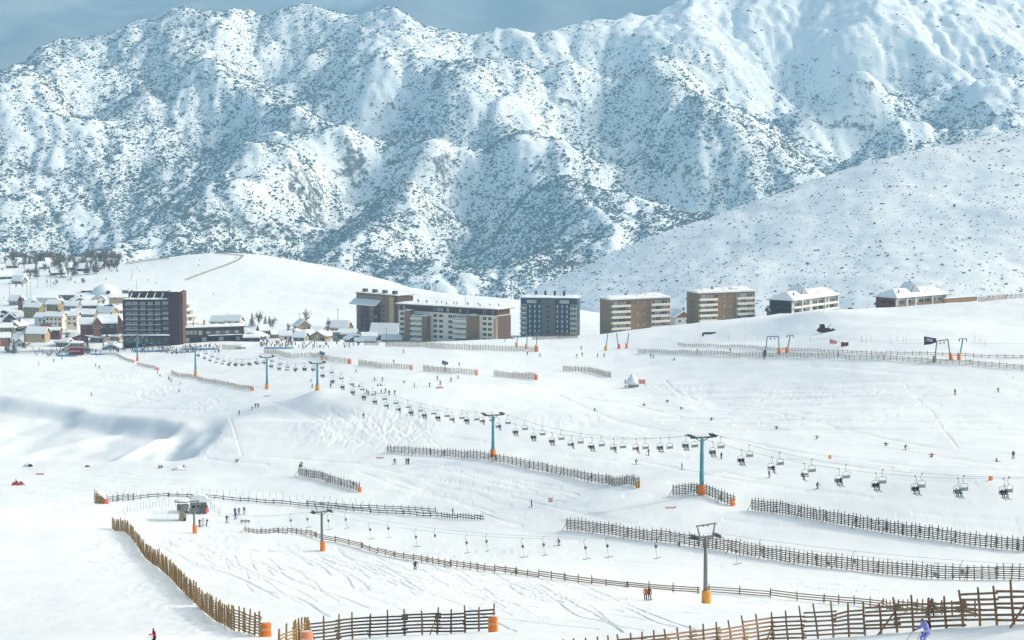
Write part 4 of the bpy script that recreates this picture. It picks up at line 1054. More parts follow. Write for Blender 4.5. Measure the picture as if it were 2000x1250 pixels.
def snow_slab(b, x0, x1, y0, y1, z, t, mi=0, n=9, seed=1, slope=0.0):
    """lumpy snow cover on a flat roof: closed slab with a rounded, uneven top"""
    r_ = random.Random(seed); nx = max(3, int(n)); ny = 4; vs = []
    for j in range(ny):
        for i in range(nx):
            ed = 0.35 if (i in (0, nx - 1) or j in (0, ny - 1)) else 1.0
            x = x0 + (x1 - x0) * i / (nx - 1); y = y0 + (y1 - y0) * j / (ny - 1)
            vs.append((x, y, z + slope * (x - x0) + t * ed * r_.uniform(0.65, 1.25)))
    m_ = len(vs)
    for j in range(ny):
        for i in range(nx): vs.append((x0 + (x1 - x0) * i / (nx - 1), y0 + (y1 - y0) * j / (ny - 1), z + slope * (x1 - x0) * i / (nx - 1)))
    fs = []
    for j in range(ny - 1):
        for i in range(nx - 1):
            a = j * nx + i; fs.append((a, a + 1, a + nx + 1, a + nx)); fs.append((m_ + a, m_ + a + nx, m_ + a + nx + 1, m_ + a + 1))
    per = [i for i in range(nx)] + [j * nx + nx - 1 for j in range(1, ny)] + [(ny - 1) * nx + i for i in range(nx - 2, -1, -1)] + [j * nx for j in range(ny - 2, 0, -1)]
    for k in range(len(per)):
        p, q = per[k], per[(k + 1) % len(per)]; fs.append((p, m_ + p, m_ + q, q))
    b.add(vs, fs, mi)
def site(ax, ad, bx, bd, zpx=None):
    """front wall line from pixel columns and distances; returns origin, rotation and width"""
    A = Vector(((ax - PCX) / FPX * ad, ad, 0)); B = Vector(((bx - PCX) / FPX * bd, bd, 0)); W = (B - A).length
    if zpx is None: A.z = min(on_ground(A.x, A.y), on_ground(B.x, B.y))
    else: A.z = at(ax, zpx, ad)[2]
    return A, math.atan2(B.y - A.y, B.x - A.x), W
def topz(py, d): return at(1000, py, d)[2]
BG = "large apartment and hotel blocks"

# -- hotel
A, rz, W = site(237, 1150, 349, 1150, 676)
H = topz(586, 1150) - A.z; HS_ = topz(570, 1150) - A.z; D = 15.0
t = empty("hotel", A, rz, "tall dark aubergine hotel block with glazed balconies and a snowy roof terrace", "hotel", BG)
fx = 23.0
b = MB(); b.box((fx / 2, D / 2, H / 2 - 1), (fx, D, H + 2)); b.build("wall", M['aubergine'], t)
b = MB(); b.box(((fx + W) / 2, D / 2 - 0.6, HS_ / 2 - 1), (W - fx, D + 1.2, HS_ + 2)); b.build("stair_tower", M['aubergine'], t)
b = MB(); b.box((W + 0.62, D / 2 + 0.4, HS_ / 2 - 1), (1.2, D - 1.6, HS_ + 1.2)); b.build("end_wall", M['aubergine_edge'], t)
b = MB(); snow_slab(b, fx + 0.1, W - 0.1, -0.6, D - 0.5, HS_ + 0.003, 0.55); b.build("snow_cap", M['roof_snow'], t)
rows = [H - 1.55 - k * 2.56 for k in range(7)]
for k, z in enumerate(rows):
    for x0, x1 in ((1.25, 4.3), (4.5, 7.6), (8.6, 11.5), (12.4, 15.1), (16.0, 18.8), (19.7, 22.8)):
        window(t, (x0 + x1) / 2, -0.06, z + 0.05, x1 - x0, 1.75, 'slate_mid', 'glass_pale' if rnd.random() < 0.7 else 'glass_grey')
    if k in (0, 1, 2, 3, 4, 5):
        b = MB(); b.box((10.3, -0.75, z - 1.18), (18.7, 1.5, 0.2)); b.box((10.3, -1.42, z - 0.75), (18.7, 0.06, 0.65), 2); b.box((10.3, -1.42, z - 0.36), (18.7, 0.2, 0.13), 1); b.build("balcony", [M['darkwood'], M['roof_snow'], M['glass_grey']], t)
for x in (0.6, 8.1, 11.95, 15.55, 19.25): 
    b = MB(); b.box((x, -0.8, H / 2 + 2.2), (0.55 if x > 1 else 0.9, 1.58, H - 4.4)); b.build("fin_wall", M['aubergine'], t)
b = MB(); b.box((fx / 2, 1.4, H + 0.15), (fx + 0.4, 3.2, 0.3)); snow_slab(b, -0.2, fx + 0.2, -0.4, 3.0, H + 0.305, 0.6, 1, 14, 5); b.build("terrace_roof", [M['darkwood'], M['roof_snow']], t)
b = MB(); b.box((fx / 2 + 1.0, D / 2 + 2.0, H + 1.6), (fx - 2.4, D - 4.2, 3.0)); b.build("penthouse", M['darkwood'], t)
b = MB()
for k in range(7): b.bar((2 + k * 3.2, 3.4, H + 3.6), (3.0 + k * 3.2, 12.5, H + 3.9), 0.25, 0.3)
for k in range(3): b.bar((1.4, 3.6 + k * 4.2, H + 3.3), (22.5, 3.6 + k * 4.2, H + 3.45), 0.22, 0.25)
for k in range(5): b.bar((4.2 + k * 3.9, 3.2, H + 3.2), (3.4 + k * 3.9, 0.6, H + 0.8), 0.3, 0.3, 1)
for k in range(4): snow_slab(b, 4.5 + k * 4.4, 8.0 + k * 4.4, 5.5, 10.8, H + 3.95, 0.35, 1, 4, k)
b.build("pergola", [M['darkwood'], M['roof_snow']], t)
b = MB(); b.box((11.6, -2.2, 5.55), (24.0, 4.4, 0.35)); snow_slab(b, -0.4, 23.6, -4.5, -0.2, 5.73, 0.5, 1, 16, 8)
for x in (0.4, 6, 12, 18, 23): b.bar((x, -4.1, -0.5), (x, -4.1, 5.4), 0.3, 0.3)
b.build("canopy", [M['darkwood'], M['roof_snow']], t)
for k in range(7): window(t, 2.2 + k * 3.1, -0.06, 2.6, 2.6, 3.4, 'darkwood', 'glass_grey')

# -- low hotel wing
A, rz, W = site(356, 1160, 474, 1170, 671)
t = empty("hotel_wing", A, rz, "low two storey dark wing beside the hotel under a thick snow roof", "building", BG)
H = 7.6; b = MB(); b.box((W / 2, 6, H / 2 - 1), (W, 12, H + 2)); b.build("wall", M['darkwood'], t)
b = MB(); b.box((W / 2, 5.6, H + 0.2), (W + 1.0, 13.4, 0.4)); snow_slab(b, -0.5, W + 0.5, -1.1, 12.3, H + 0.41, 0.9, 1, 18, 4); b.build("roof", [M['darkwood'], M['roof_snow']], t)
for k in range(3): window(t, 1.8 + k * 2.0, -0.06, 5.4, 1.8, 2.2, 'slate_mid', 'glass_pale')
window(t, 8.4, -0.06, 5.2, 2.2, 2.4, 'redwood', 'glass_pale')
for k in range(7): window(t, 12.4 + k * 2.45, -0.06, 5.2, 2.2, 1.7, 'slate_mid', 'glass_grey' if k % 2 else 'glass_pale')
for k in range(10): window(t, 1.6 + k * 2.9, -0.06, 1.8, 2.5, 2.2, 'darkwood', 'glass_dark' if k % 3 else 'glass_pale')
b = MB(); b.box((W * 0.68, -1.1, 3.6), (W * 0.58, 2.2, 0.3)); snow_slab(b, W * 0.39, W * 0.97, -2.2, 0, 3.76, 0.3, 1, 10, 6); b.build("balcony", [M['darkwood'], M['roof_snow']], t)
b = MB(); b.box((11.0, 3, H + 2.2), (1.0, 1.0, 3.0)); b.build("chimney", M['beige'], t)
b = MB(); b.box((5.2, 2, H + 2.4), (0.35, 0.35, 3.6)); b.build("flue", M['black'], t)

# -- white stepped block behind the hotel
A, rz, W = site(352, 1215, 392, 1225, 655)
t = empty("stepped_building", A, rz, "white stepped apartment house with snowy balconies behind the hotel", "building", BG)
for k in range(5):
    w = W - k * 0.9; b = MB(); b.box((w / 2, 6 + k * 0.8, 3.2 * k + 1.6 - (1 if k == 0 else 0)), (w, 11 - k, 3.2 + (2 if k == 0 else 0) - 0.01)); b.build("storey", M['cream'], t)
    for j in range(3): window(t, 2.0 + j * 3.0, 0.5 + k * 1.3 - 0.06, 3.2 * k + 1.5, 2.3, 1.6, 'white_wall', 'glass_grey')
    b = MB(); b.box((w / 2 + 1, 0.1 + k * 1.3 - 0.5, 3.2 * k + 3.1), (w + 3.5 - 0.5 * k, 1.2, 0.35)); snow_slab(b, -0.7, w + 2.6, -1.0 + k * 1.3, 0.2 + k * 1.3, 3.2 * k + 3.28, 0.4, 0, 8, k); b.build("balcony", M['roof_snow'], t)

# -- tall brown block seen obliquely
A, rz, W = site(695, 1285, 776, 1262)
A.z = topz(668, 1262)
H = topz(579, 1262) - A.z
t = empty("apartment_block", A, rz, "tall brown block with plum panels and a lean-to snow roof", "apartment block", BG)
b = MB(); b.box((W * 0.41, 6, H / 2 - 2), (W * 0.82, 12, H + 4)); b.build("wall", M['umber'], t)
b = MB(); b.box((W * 0.87, 5.4, H / 2 - 2.2), (W * 0.10 - 0.01, 12.4, H + 3.6)); b.build("beige_strip", M['beige'], t)
b = MB(); b.box((W * 0.96, 5.8, H / 2 - 2.2), (W * 0.08 - 0.01, 12.0, H + 3.6)); b.build("side_wall", M['umber_dark'], t)
b = MB(); b.box((W / 2, 6, H + 0.2), (W + 0.8, 13.0, 0.4)); b.build("roof", M['umber'], t)
b = MB(); snow_slab(b, 0, W, 0, 12, H + 0.41, 0.3, 0, 12, 3); b.build("snow_cap", M['roof_snow'], t)
for k in range(4): b = MB(); b.box((3 + k * W * 0.24, 4, H + 1.5), (2.4, 2.0, 2.0)); b.build("chimney", M['slate_mid'], t)
b = MB(); b.box((W * 0.16, -1.0, H / 2 - 4.2), (W * 0.1, 2.0, H - 3)); b.box((W * 0.42, -1.0, H / 2 - 4.2), (W * 0.1, 2.0, H - 3)); b.build("pier", M['taupe'], t)
b = MB(); b.box((W * 0.29, -1.6, H / 2 - 4.4), (W * 0.16 - 0.02, 3.2, H - 3.4)); b.build("plum_bay", M['plum'], t)
b = MB(); b.box((W * 0.53, -0.9, H / 2 - 4.4), (W * 0.11, 1.8, H - 3.4)); b.build("dark_bay", M['aubergine'], t)
b = MB(); b.add([(-1.2, -4.6, H - 6.0), (W * 0.60, -4.6, H - 6.0), (W * 0.60, -0.05, H - 3.4), (-1.2, -0.05, H - 3.4), (-1.2, -4.6, H - 5.5), (W * 0.60, -4.6, H - 5.5), (W * 0.60, -0.05, H - 2.7), (-1.2, -0.05, H - 2.7)], [(0, 3, 2, 1), (4, 5, 6, 7), (0, 1, 5, 4), (1, 2, 6, 5), (2, 3, 7, 6), (3, 0, 4, 7)]); b.build("lean_to_roof", M['roof_snow'], t)
for j in range(12): window(t, 2.5 + j * W * 0.05, -0.06, H - 1.5, 1.0, 0.9, 'white_wall', 'glass_dark')
for k in range(7):
    for u in (0.25, 0.33): window(t, W * u, -3.26, H - 9.5 - k * 2.6, 1.1, 1.1, 'plum', 'glass_dark')
    for u in (0.16, 0.42): window(t, W * u, -2.06, H - 9.5 - k * 2.6, 1.3, 1.1, 'taupe', 'glass_dark')
    window(t, W * 0.67, -0.06, H - 6.0 - k * 2.7, 1.6, 1.2, 'taupe', 'glass_dark'); window(t, W * 0.05, -0.06, H - 9.5 - k * 2.6, 1.5, 1.1, 'white_wall', 'glass_dark')
    window(t, W * 0.53, -1.86, H - 9.5 - k * 2.6, 1.0, 1.2, 'white_wall' if k in (1, 4) else 'aubergine', 'glass_dark')

# -- long white banded block
A, rz, W = site(778, 1200, 970, 1167)
A.z = topz(670, 1185); H = topz(597, 1192) - A.z; D = 13.0
t = empty("apartment_block", A, rz, "long white banded apartment block with brown towers and a wide flat snow roof", "apartment block", BG)
b = MB(); b.box((W / 2, D / 2, (H - 3.0) / 2 - 1), (W, D, H - 3.0 + 2)); b.build("wall", M['cream'], t)
b = MB(); b.box((W / 2, D / 2 + 0.4, H - 1.5), (W - 0.6, D - 1.2, 2.99)); b.build("top_storey", M['umber_dark'], t)
b = MB(); b.box((W / 2 + 0.3, D / 2 - 0.2, H + 0.25), (W + 3.0, D + 3.0, 0.5)); snow_slab(b, -1.2, W + 1.8, -1.7, D + 1.3, H + 0.51, 0.8, 1, 26, 9); b.build("roof", [M['umber'], M['roof_snow']], t)
b = MB(); b.box((W + 0.12, D * 0.5, (H - 3.2) / 2 - 1), (0.24, D * 0.98, H - 3.4 + 2)); b.build("end_panel", M['umber_dark'], t)
m = W / 50.0
def bay(x0, x1, depth, h, mat, cap=True):
    b = MB(); b.box(((x0 + x1) / 2, -depth / 2, h / 2 - 1), (x1 - x0, depth - 0.02, h + 2), 0)
    if cap: snow_slab(b, x0 - 0.2, x1 + 0.2, -depth - 0.2, 0, h + 0.005, 0.7, 1, 4, int(x0))
    b.build("tower_bay", [M[mat], M['roof_snow']], t)
U = lambda zx: (zx - 600) / (1865 - 600) * W                    # columns read off the photograph
bay(U(730), U(800), 3.6, H - 2.6, 'umber'); bay(U(960), U(1020), 3.8, H - 5.0, 'umber'); bay(U(1530), U(1645), 3.2, H - 3.2, 'umber'); bay(U(1835), U(1875), 0.8, H - 4.5, 'beige', False)
for k in range(6):
    z = H - 4.7 - k * 2.72
    for c in (645, 700, 1080, 1155, 1275, 1335, 1715, 1780):
        if k == 5 and c > 1700: continue
        window(t, U(c), -0.06, z, 2.5, 1.65, 'cream', 'glass_dark')
    for x0, x1 in ((800, 958), (1360, 1525)):
        window(t, U((x0 + x1) / 2), -2.55, z, U(x1) - U(x0) - 0.8, 1.5, 'white_wall', 'glass_pale' if k % 2 else 'glass_grey')
for x0, x1 in ((800, 960), (1360, 1528)):
    b = MB(); b.box((U((x0 + x1) / 2), -1.25, (H - 5.2) / 2 - 1), (U(x1) - U(x0) - 0.02, 2.5, H - 5.2 + 2)); snow_slab(b, U(x0), U(x1), -3.6, 0, H - 5.19, 0.6, 1, 6, 3); b.build("balcony_bay", [M['cream'], M['roof_snow']], t)
    for k in range(6): balcony(t, U((x0 + x1) / 2), -2.52, H - 7.05 - k * 2.72, U(x1) - U(x0) - 0.3, 1.3, 0.9)
for c in (655, 1060, 1110, 1150, 1230, 1390, 1480, 1700, 1800): window(t, U(c), 1.0 - 0.06, H - 1.6, 1.2, 1.6, 'white_wall', 'glass_pale' if c % 4 else 'glass_dark')
b = MB()
for k in range(16): b.box((2 + k * W / 17 + rnd.uniform(-1, 1), rnd.uniform(3, 9), H + 1.7), (0.4, 0.4, 1.2))
b.build("roof_vents", M['slate_mid'], t)
b = MB(); b.tube([(W * 0.62, 6, H), (W * 0.62, 6, H + 10)], 0.09, 5); b.build("mast", M['steel'], t)

# -- slate blue block
A, rz, W = site(1016, 1245, 1128, 1240); A.z = topz(664, 1240); H = topz(583, 1240) - A.z
t = empty("apartment_block", A, rz, "slate blue apartment block with a grey central strip and glazed corner balconies", "apartment block", BG)
b = MB(); b.box((W / 2, 6.5, H / 2 - 1), (W - 0.4, 12, H + 2)); b.build("wall", M['slate'], t)
b = MB(); b.box((W * 0.49, 0.2, H / 2 - 1.2), (W * 0.24, 0.9, H + 1.2)); b.build("central_strip", M['slate_mid'], t)
b = MB(); snow_slab(b, -0.2, W + 0.2, 0.2, 12.6, H + 0.005, 1.1, 0, 12, 2); b.build("snow_cap", M['roof_snow'], t)
for k in range(4): b = MB(); b.box((W * (0.25 + 0.165 * k), 6, H + 2.2), (1.0, 1.0, 2.6)); b.build("chimney", M['black'], t)
for k in range(7):
    z = H - 4.6 - k * 2.68
    for u in (0.17, 0.255, 0.335, 0.65, 0.735, 0.82): window(t, W * u, 0.44, z, 0.55, 1.5, 'white_wall', 'glass_pale')
    window(t, W * 0.49, -0.31, z, 1.6, 1.3, 'slate_mid', 'glass_dark')
    for u in (0.055, 0.935):
        window(t, W * u, 0.42, z + 0.2, W * 0.1, 1.8, 'white_wall', 'glass_grey'); balcony(t, W * u, 0.5, z - 1.6, W * 0.115, 1.5, 0.8, 'grey_wall', True)
for u in (0.2, 0.77): window(t, W * u, 0.42, H - 2.0, W * 0.16, 1.6, 'white_wall', 'glass_pale')

# -- two brown blocks with white balconies
def brown_block(ax, ad, bx, bd, base, top, label, floors=6, rise=0.0):
    A, rz, W = site(ax, ad, bx, bd); A.z = topz(base, ad); H = topz(top, ad) - A.z; D = 11.0
    t = empty("apartment_block", A, rz, label, "apartment block", BG)
    b = MB(); b.box((W / 2, D / 2, H / 2 - 2), (W, D, H + 4)); b.build("wall", M['taupe'], t)
    b = MB(); b.box((W / 2, D / 2 - 0.3, H + 0.15), (W + 1.2, D + 1.4, 0.3)); snow_slab(b, -0.5, W + 0.5, -0.9, D + 0.3, H + 0.31, 1.2, 1, 14, int(ax)); snow_slab(b, W * 0.62, W * 0.95, 2, D - 1, H + 1.3, 0.9, 1, 5, 2); b.build("roof", [M['white_wall'], M['roof_snow']], t)
    st = (H - 1.2) / floors
    for k in range(floors):
        z = H - 1.7 - k * st
        for c, w in ((0.09, 0.07), (0.2, 0.12), (0.72, 0.06), (0.8, 0.09), (0.91, 0.1)):
            window(t, W * c, -0.06, z, W * w, 1.7, 'white_wall' if c != 0.2 else 'greenroof', 'glass_grey' if (k + int(c * 10)) % 2 else 'glass_pale')
        window(t, W * 0.315, -0.06, z + 0.1, 1.0, 1.0, 'umber', 'glass_pale' if k % 3 == 1 else 'glass_dark')
        for c in (0.46, 0.57): window(t, W * c, -0.06, z + 0.1, 0.8, 1.0, 'white_wall' if (k + int(c * 20)) % 2 else 'umber', 'glass_pale' if (k % 2) else 'glass_dark')
        window(t, -0.06, D * 0.5, z, 0.9, 0.9, 'umber', 'glass_dark', math.pi / 2)
        balcony(t, W * 0.165, 0, z - 1.75, W * 0.31, 1.5, 0.75, 'cream'); balcony(t, W * 0.83, 0, z - 1.75, W * 0.31, 1.5, 0.75, 'cream')
    b = MB(); b.box((W * 0.32, 4, H + 1.9), (0.8, 0.8, 1.4)); b.build("chimney", M['slate_mid'], t)
    b = MB(); b.box((W + 0.2, D / 2, H / 2 - 2), (0.4, D * 0.96, H + 3)); b.build("end_wall", M['umber'], t)
    return t
brown_block(1193, 1075, 1309, 1088, 657, 586, "brown apartment block with white balconies left of the orange gabled chalet")
brown_block(1365, 1052, 1475, 1064, 640, 573, "brown apartment block with white balconies right of the orange gabled chalet", 6)

# -- houses: walls, pitched roof, snow cap, windows, door
def house(px, d, w, dep, h, rise, wall, roof='darkwood', rz=0.0, label="", base=None, gable='x', snow=0.5, wins=3, name="house", gable_mat=None, cat="house", group="houses of the village", chim=False, win_glass='glass_dark', rows=1):
    if group == "houses of the village": w, dep, h, rise = w * 0.86, dep * 0.86, h * 0.88, rise * 0.9
    x = (px - PCX) / FPX * d; z = on_ground(x, d) if base is None else topz(base, d)
    t = empty(name, (x, d, z), rz, label, cat, group)
    b = MB(); b.box((0, 0, h / 2 - 1), (w, dep, h + 2)); b.build("wall", M[wall], t)
    ov = 0.7
    if gable == 'x':       # ridge runs along x, gables face left and right
        hw = dep / 2; L = w / 2
        g = MB(); g.add([(-L, -hw, h + 0.002), (-L, hw, h + 0.002), (-L, 0, h + rise), (L, -hw, h + 0.002), (L, hw, h + 0.002), (L, 0, h + rise)], [(0, 1, 2), (3, 5, 4), (0, 2, 5, 3), (1, 4, 5, 2), (0, 3, 4, 1)]); g.build("gable", M[gable_mat or wall], t)
        sl = rise / hw; e = hw + ov
        def slab(z0, th, mi, b, ex=0.0):
            prof = [(-e, h - ov * sl + z0), (0, h + rise + z0), (e, h - ov * sl + z0), (e, h - ov * sl + z0 + th), (0, h + rise + z0 + th * 1.1), (-e, h - ov * sl + z0 + th)]
            n = 6; vs = [(-L - ov + ex, y, z) for y, z in prof] + [(L + ov - ex, y, z) for y, z in prof]
            b.add(vs, [(0, 1, 4, 5), (1, 2, 3, 4), (6, 11, 10, 7), (7, 10, 9, 8)] + [(i, 6 + i, 6 + (i + 1) % n, (i + 1) % n) for i in range(n)], mi)
    else:                  # ridge runs along y, gables face the camera
        hw = w / 2; L = dep / 2
        g = MB(); g.add([(-hw, -L, h + 0.002), (hw, -L, h + 0.002), (0, -L, h + rise), (-hw, L, h + 0.002), (hw, L, h + 0.002), (0, L, h + rise)], [(0, 1, 2), (3, 5, 4), (0, 2, 5, 3), (1, 4, 5, 2), (0, 3, 4, 1)]); g.build("gable", M[gable_mat or wall], t)
        sl = rise / hw; e = hw + ov
        def slab(z0, th, mi, b, ex=0.0):
            prof = [(-e, h - ov * sl + z0), (0, h + rise + z0), (e, h - ov * sl + z0), (e, h - ov * sl + z0 + th), (0, h + rise + z0 + th * 1.1), (-e, h - ov * sl + z0 + th)]
            n = 6; vs = [(x_, -L - ov + ex, z) for x_, z in prof] + [(x_, L + ov - ex, z) for x_, z in prof]
            b.add(vs, [(0, 1, 4, 5), (1, 2, 3, 4), (6, 11, 10, 7), (7, 10, 9, 8)] + [(i, 6 + i, 6 + (i + 1) % n, (i + 1) % n) for i in range(n)], mi)
    b = MB(); slab(0.02, 0.22, 0, b); ro = b.build("roof", M[roof], t)
    if snow: b = MB(); slab(0.245, snow, 0, b, 0.12); b.build("snow_cap", M['roof_snow'], t)
    for r in range(rows):
        for k in range(wins): window(t, -w / 2 + w * (k + 0.6) / (wins + 0.2), -dep / 2 - 0.06, h * 0.55 if rows == 1 else h * (0.28 + 0.46 * r), min(1.5, w / wins * 0.55), 1.2, 'white_wall', win_glass)
    for s in (-1, 1): window(t, s * (w / 2 + 0.06), 0, h * 0.55, 1.2, 1.2, 'white_wall', win_glass, math.pi / 2)
    b = MB(); b.box((w * 0.38, -dep / 2 - 0.05, 1.0), (1.0, 0.12, 2.0)); b.build("door", M['darkwood'], t)
    if chim: b = MB(); b.box((w * 0.2, 0, h + rise + 0.8), (0.8, 0.8, 2.2)); b.build("chimney", M['slate_mid'], t)
    return t
house(1330, 1125, 9.5, 11, 7.5, 3.0, 'white_wall', 'darkwood', 0.25, "white chalet with an orange timber gable between the two brown blocks", base=645, gable='y', gable_mat='oak', snow=0.7, wins=2, rows=2, name="chalet", chim=True)
# village row left of the hotel
house(64, 1345, 12, 8, 6.0, 2.2, 'ochre', 'greyroof', -0.35, "yellow two storey house with a grey roof above the parked cars", base=616, wins=3, rows=2, snow=0.15)
house(36, 1370, 3, 4, 4.5, 2.5, 'redwood', 'redwood', 0.2, "narrow red gabled hut beside the yellow house", base=599, gable='y', wins=1, snow=0)
house(104, 1350, 9, 8, 4.5, 2.2, 'ochre', 'greyroof', -0.3, "small yellow house with a grey roof joined behind the cream row house", base=606, wins=2, snow=0.25)
house(135, 1375, 11, 8, 3.6, 2.4, 'grey_wall', 'greyroof', -0.2, "grey roofed house behind the white row house, third from the yellow one", base=606, wins=3, snow=0.3)
house(80, 1290, 8, 8, 3.5, 2.0, 'white_wall', 'darkwood', -0.3, "snow covered house with a dark garage front below the yellow house", base=630, wins=1, win_glass='glass_dark', snow=0.6)
house(106, 1280, 12, 8, 6.0, 2.0, 'cream', 'darkwood', -0.25, "long cream row house with a snow roof in the village centre", base=636, wins=4, rows=2, snow=0.6, chim=True)
house(136, 1285, 10, 8, 6.5, 2.0, 'cream', 'darkwood', -0.15, "cream house with an orange timber corner at the right end of the row", base=636, wins=3, rows=2, snow=0.6, gable_mat='oak')
house(166, 1310, 12, 9, 4.0, 2.6, 'ochre', 'greyroof', -0.1, "low ochre house with a blue grey roof left of the hotel", base=624, wins=3, snow=0.12)
house(205, 1320, 13, 8, 3.0, 3.0, 'beige', 'umber', -0.55, "beige house with a steep snowy roof sloping towards the hotel", base=618, wins=2, snow=0.4)
house(170, 1235, 10, 8, 4.5, 3.0, 'redwood', 'greyroof', 0.1, "red walled house behind the snowy fir beside the orange gabled one", base=646, wins=2, snow=0.45)
house(186, 1225, 5, 8, 5.5, 3.2, 'oak', 'darkwood', 0.2, "orange timber gabled house behind the snowy fir", base=648, gable='y', wins=2, snow=0.6)
house(207, 1230, 11, 9, 5.0, 4.0, 'darkwood', 'darkwood', 0.15, "steep snow roofed chalet close to the left of the hotel", base=645, wins=2, snow=0.7, chim=True)
house(229, 1235, 5, 7, 5.0, 4.0, 'oak', 'darkwood', 0.1, "small orange gabled chalet touching the left of the hotel", base=644, gable='y', wins=1, snow=0.6)
house(70, 1215, 12, 9, 3.0, 2.8, 'beige', 'darkwood', -0.15, "snow covered shed with a beige end wall in front of the village", base=660, wins=0, snow=0.7, name="shed")
house(48, 1222, 3.2, 5, 4.2, 1.2, 'beige', 'darkwood', 0.1, "narrow beige outbuilding left of the snow covered shed", base=660, gable='y', wins=0, snow=0.4, name="shed")
house(98, 1228, 10, 7, 3.4, 1.0, 'redwood', 'redwood', 0.0, "flat red garage behind the snow covered shed", base=655, wins=0, snow=0.3, name="garage")
house(85, 1250, 5, 5, 3.0, 1.8, 'redwood', 'redwood', 0.2, "small red roofed hut behind the red garage", base=648, wins=0, snow=0.0, name="shed")
house(8, 1225, 7, 7, 3.5, 2.0, 'ochre', 'darkwood', 0.2, "ochre hut at the left edge beside the lift tower", base=650, wins=1, snow=0.4)
house(5, 1190, 6, 7, 3.0, 2.0, 'oak', 'darkwood', 0.2, "orange hut cut by the left edge, below the ochre one", base=668, wins=1, snow=0.5)
house(128, 1450, 10, 5, 2.6, 0.6, 'darkwood', 'darkwood', 0.12, "long dark open shelter on the snow above the yellow house", base=583, wins=3, snow=0.25, name="shelter")
house(176, 1500, 15, 5, 3.4, 0.6, 'darkwood', 'darkwood', 0.25, "dark flat kiosk left of the white domed tent", base=576, wins=2, snow=0.1, name="kiosk", win_glass='glass_pale')
house(242, 1480, 4, 4, 2.6, 1.0, 'slate_mid', 'darkwood', 0.1, "tiny dark cabin on the slope above the hotel roof", base=573, wins=1, snow=0.2, name="cabin")
house(92, 1430, 16, 5, 2.2, 0.8, 'white_wall', 'greyroof', 0.0, "low snow covered shed beside the long dark shelter", base=588, wins=0, snow=0.4, name="shed")
house(230, 1400, 14, 6, 2.0, 1.5, 'beige', 'umber', 0.2, "low cream building right of the white domed tent", base=586, wins=2, snow=0.5)
house(490, 1165, 9, 7, 4.2, 0.8, 'darkwood', 'darkwood', 0.0, "dark snow topped kiosk at the left of the orange crowd terrace", base=673, wins=1, snow=0.7, name="kiosk")
house(588, 1290, 9, 7, 3.0, 3.0, 'beige', 'umber', 0.5, "snowed in house with a dark gable end above the beginners area", base=645, gable='y', wins=1, snow=0.7)
house(665, 1260, 11, 9, 4.2, 3.2, 'beige', 'umber', -0.3, "house with a large white roof and tan gable left of the brown block", base=652, gable='x', gable_mat='beige', wins=1, snow=0.7)
house(655, 1210, 4, 3.5, 3.4, 0.3, 'greenroof', 'greenroof', 0.1, "small teal ticket booth in the beginners area", base=660, wins=1, snow=0.3, name="booth")
house(752, 1225, 17, 10, 3.2, 5.0, 'redwood', 'darkwood', -0.2, "wide snow roofed lodge at the foot of the white banded block", base=662, wins=2, snow=1.0, name="lodge")
house(766, 1200, 12, 8, 3.2, 1.6, 'beige', 'darkwood', -0.1, "low restaurant hut under thick snow left of the white banded block", base=673, wins=2, snow=0.9, name="lodge")
house(720, 1215, 9, 7, 2.2, 1.6, 'darkwood', 'darkwood', 0.1, "snow buried cabin between the lodge and the ticket booth", base=665, wins=1, snow=0.9, name="cabin")
house(712, 1195, 12, 6, 1.8, 0.9, 'grey_wall', 'darkwood', 0.0, "long low snow covered hut before the beginners crowd", base=672, wins=2, snow=0.8, name="hut")
house(455, 1240, 10, 6, 2.6, 2.2, 'cream', 'darkwood', -0.3, "snowy roofed house behind the low hotel wing", base=634, wins=2, snow=0.8)
house(425, 1250, 9, 6, 2.8, 2.4, 'ochre', 'darkwood', -0.3, "small ochre house with a snow roof behind the low hotel wing", base=636, wins=2, snow=0.7)
# white domed tent
x, y = feat(205, 579, 1490); t = empty("dome_tent", (x, y, on_ground(x, y) - 0.5), 0.2, "large white domed tent with a small dark doorway behind the hotel", "tent")
b = MB(); b.tube([(0, 0, 0), (0, 0, 1.5), (0, 0, 4.0), (0, 0, 5.6), (0, 0, 6.6), (0, 0, 6.9)], [9, 8.6, 6.8, 4.2, 1.6, 0.2], 20); b.build("canvas", M['roof_snow'], t, True)
b = MB(); b.box((2.0, -8.5, 1.4), (2.2, 1.4, 2.8)); b.build("doorway", M['black'], t)

